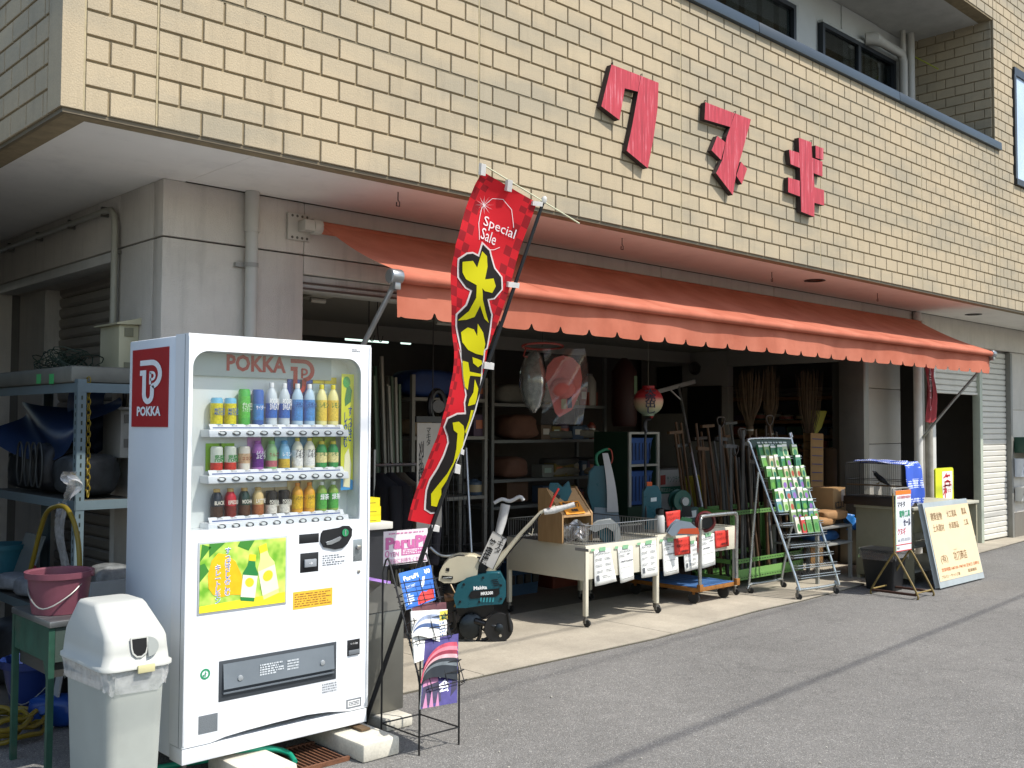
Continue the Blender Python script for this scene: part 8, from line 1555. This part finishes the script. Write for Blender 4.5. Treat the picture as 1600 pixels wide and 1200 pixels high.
# yellow hose loop and coils
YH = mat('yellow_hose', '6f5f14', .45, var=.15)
loop = [yz(74, 900), yz(84, 862), yz(92, 830), yz(103, 800), yz(118, 790), yz(134, 792), yz(146, 812), yz(153, 840), yz(156, 875), yz(155, 920), yz(151, 960), yz(150, 1000)]
o = MB().tube(smooth_path([p+V((-.1, 0, 0)) for p in loop], 5), .0125, 10).build('hose_loop', YH); tag(o, 'yellow hose standing up in a loop before the yard shelving', 'hose')
rr = random.Random(12); pts = []
c = GZ(25, 1150, 0)
for i in range(120): a = i*.26; r = .2+.05*math.sin(i*.37); pts.append(V((c.x-.1+r*math.cos(a), c.y+.05+r*math.sin(a), .02+.09*(i/120)+.01*math.sin(i*1.7))))
o = MB().tube(pts, .0125, 8).build('hose_heap', YH); tag(o, 'heap of yellow hose coiled on the ground by the sink table', 'hose')
# white gloves, boards and basin on the lower shelf
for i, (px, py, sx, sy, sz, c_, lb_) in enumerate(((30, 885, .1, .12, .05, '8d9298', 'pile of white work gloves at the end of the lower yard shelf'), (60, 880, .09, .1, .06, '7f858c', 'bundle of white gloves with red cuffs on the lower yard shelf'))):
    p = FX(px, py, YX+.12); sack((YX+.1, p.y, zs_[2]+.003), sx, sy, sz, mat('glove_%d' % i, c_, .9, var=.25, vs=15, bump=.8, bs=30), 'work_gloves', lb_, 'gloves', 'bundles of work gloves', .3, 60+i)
a = FX(28, 835, YX+.2); o = MB().obox((YX+.22, a.y-.12, zs_[2]+.16), V((.006, 0, 0)), V((0, .17, 0)), V((.05, 0, .155))).build('pale_sheet', pm('8d9494', .6)); tag(o, 'pale panel standing behind the gloves on the lower yard shelf', 'panel')
p = FX(72, 860, YX+.05); o = MB().tube(smooth_path([V((YX, p.y+.1, zs_[2]+.2)), V((YX-.01, p.y, zs_[2]+.21)), V((YX-.01, p.y-.02, zs_[2]+.1)), V((YX-.01, p.y, zs_[2]+.03))], 4), .012, 8).build('red_cuff', pm('6a1420', .8)); tag(o, 'dark red knitted glove cuff hanging over the lower yard shelf', 'glove')
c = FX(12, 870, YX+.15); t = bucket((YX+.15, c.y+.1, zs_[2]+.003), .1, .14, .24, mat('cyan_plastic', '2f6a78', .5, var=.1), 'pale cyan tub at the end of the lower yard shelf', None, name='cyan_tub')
p = FX(150, 920, .1); o = MB().box(.12, .42, Y0s-.06, Y0s-.02, zs_[2]-.1, zs_[2]+.19).build('grey_board', pm('8a8f90', .6)); tag(o, 'grey board leaning on the near end of the yard shelving', 'board')
sack((.28, Y0s+.1, zs_[2]+.19*0+.003), .12, .1, .13, mat('foil_scrap', '6d7070', .4, var=.5, vs=20, bump=1, bs=40), 'scrap_bag', 'crumpled grey scrap bag on the near end of the lower yard shelf', 'bag', None, 0, 66)
mb = MB(); mb.grid(lambda u, w_: V((YX-.02-.02*math.sin(w_*6), Y0s+.05+.14*u-.02*w_, zs_[1]-.03-w_*.5+.02*math.sin(u*8))), 8, 14); o = mb.build('plastic_sheet', clear_film('yard_film', (.85, .87, .88), .3, .15, .3)); tag(o, 'clear plastic sheet hanging from the yard shelving corner', 'plastic sheet')
mb = MB(); rr = random.Random(5); c = FX(118, 752, YX-.03); mb.grid(lambda u, w_: c+V((-.02-.03*math.sin(u*9+w_*5), .07-.14*u+.02*math.sin(w_*8), .05-.12*w_*(1+.4*math.sin(u*7)))), 10, 8); o = mb.build('tied_bag', clear_film('yard_film', (.85, .87, .88), .3, .15, .3)); tag(o, 'white plastic bag knotted round the shelving post', 'plastic bag')
# dark junk below
for i, (x, y, sx, sy, sz, c_, lb_) in enumerate(((.2, Y0s+.35, .2, .25, .16, '2a2c2e', 'black sack on the ground under the yard shelving'), (.15, Y0s+.95, .22, .25, .2, '232527', 'larger black sack on the ground at the back of the yard shelving'))):
    sack((x, y, 0), sx, sy, sz, mat('junk_%d' % i, c_, .5, var=.4, vs=10, bump=.7, bs=20), 'ground_sack', lb_, 'sack', None, .2, 80+i)
for i in range(4):
    o = MB().bar((YX-.12+.03*i, Y0s-.05+.12*i, .0), (YX-.02+.03*i, Y0s+.02+.12*i, .45), .07, .01, (1, 0, 0)).build('striped_board', pm(['8d9090', '2a2c2e', '7d8082', '33363a'][i], .6)); tag(o, ['pale narrow board leaning under the yard shelving, nearest', 'dark narrow board leaning beside the pale one under the yard shelving', 'second pale narrow board leaning under the yard shelving', 'dark narrow board leaning farthest back under the yard shelving'][i], 'board', 'boards leaning under the yard shelving')

# unseen wall added left of view to keep sky light off the side yard
bw = thing('yard_shade_wall', 'unseen grey plastered wall added to shade the side yard', 'wall', (-1.1, 4, 0)); CBW = concrete('shade_wall_plaster', '5f5d58', 2, .25)
MB().box(-1.3, -1.0, 1.25, 9, 0, 3.4).build('wall_body', CBW, bw, smooth=False)
MB().box(-1.32, -.98, 1.23, 9, 3.402, 3.46).build('wall_cap', mat('cap_metal', '3f4246', .5), bw, smooth=False)
MB().box(.5, .6, 4.4, 4.5, 0, .1).build('kerb_stone', CBW, bw) if False else None

# chips of stone lying on the road
rr = random.Random(3); mb = MB()
for i in range(90):
    p = V((rr.uniform(-.5, 11), rr.uniform(-3.2, .15), .002)); r = rr.uniform(.002, .006)*(1 if rr.random() < .85 else 1.6); a = rr.uniform(0, 6); pts = [p+V((r*math.cos(a+k*1.26)*rr.uniform(.6, 1.2), r*math.sin(a+k*1.26)*rr.uniform(.6, 1.2), 0)) for k in range(5)]
    mb.prism(pts, (0, 0, r*.8))
o = mb.build('gravel_chips', mat('stone_chip', 'b5b0a4', .9, var=.3, vs=8, world=True), smooth=False, kind='stuff'); o['label'] = 'small stone chips scattered on the road'; o['category'] = 'gravel'
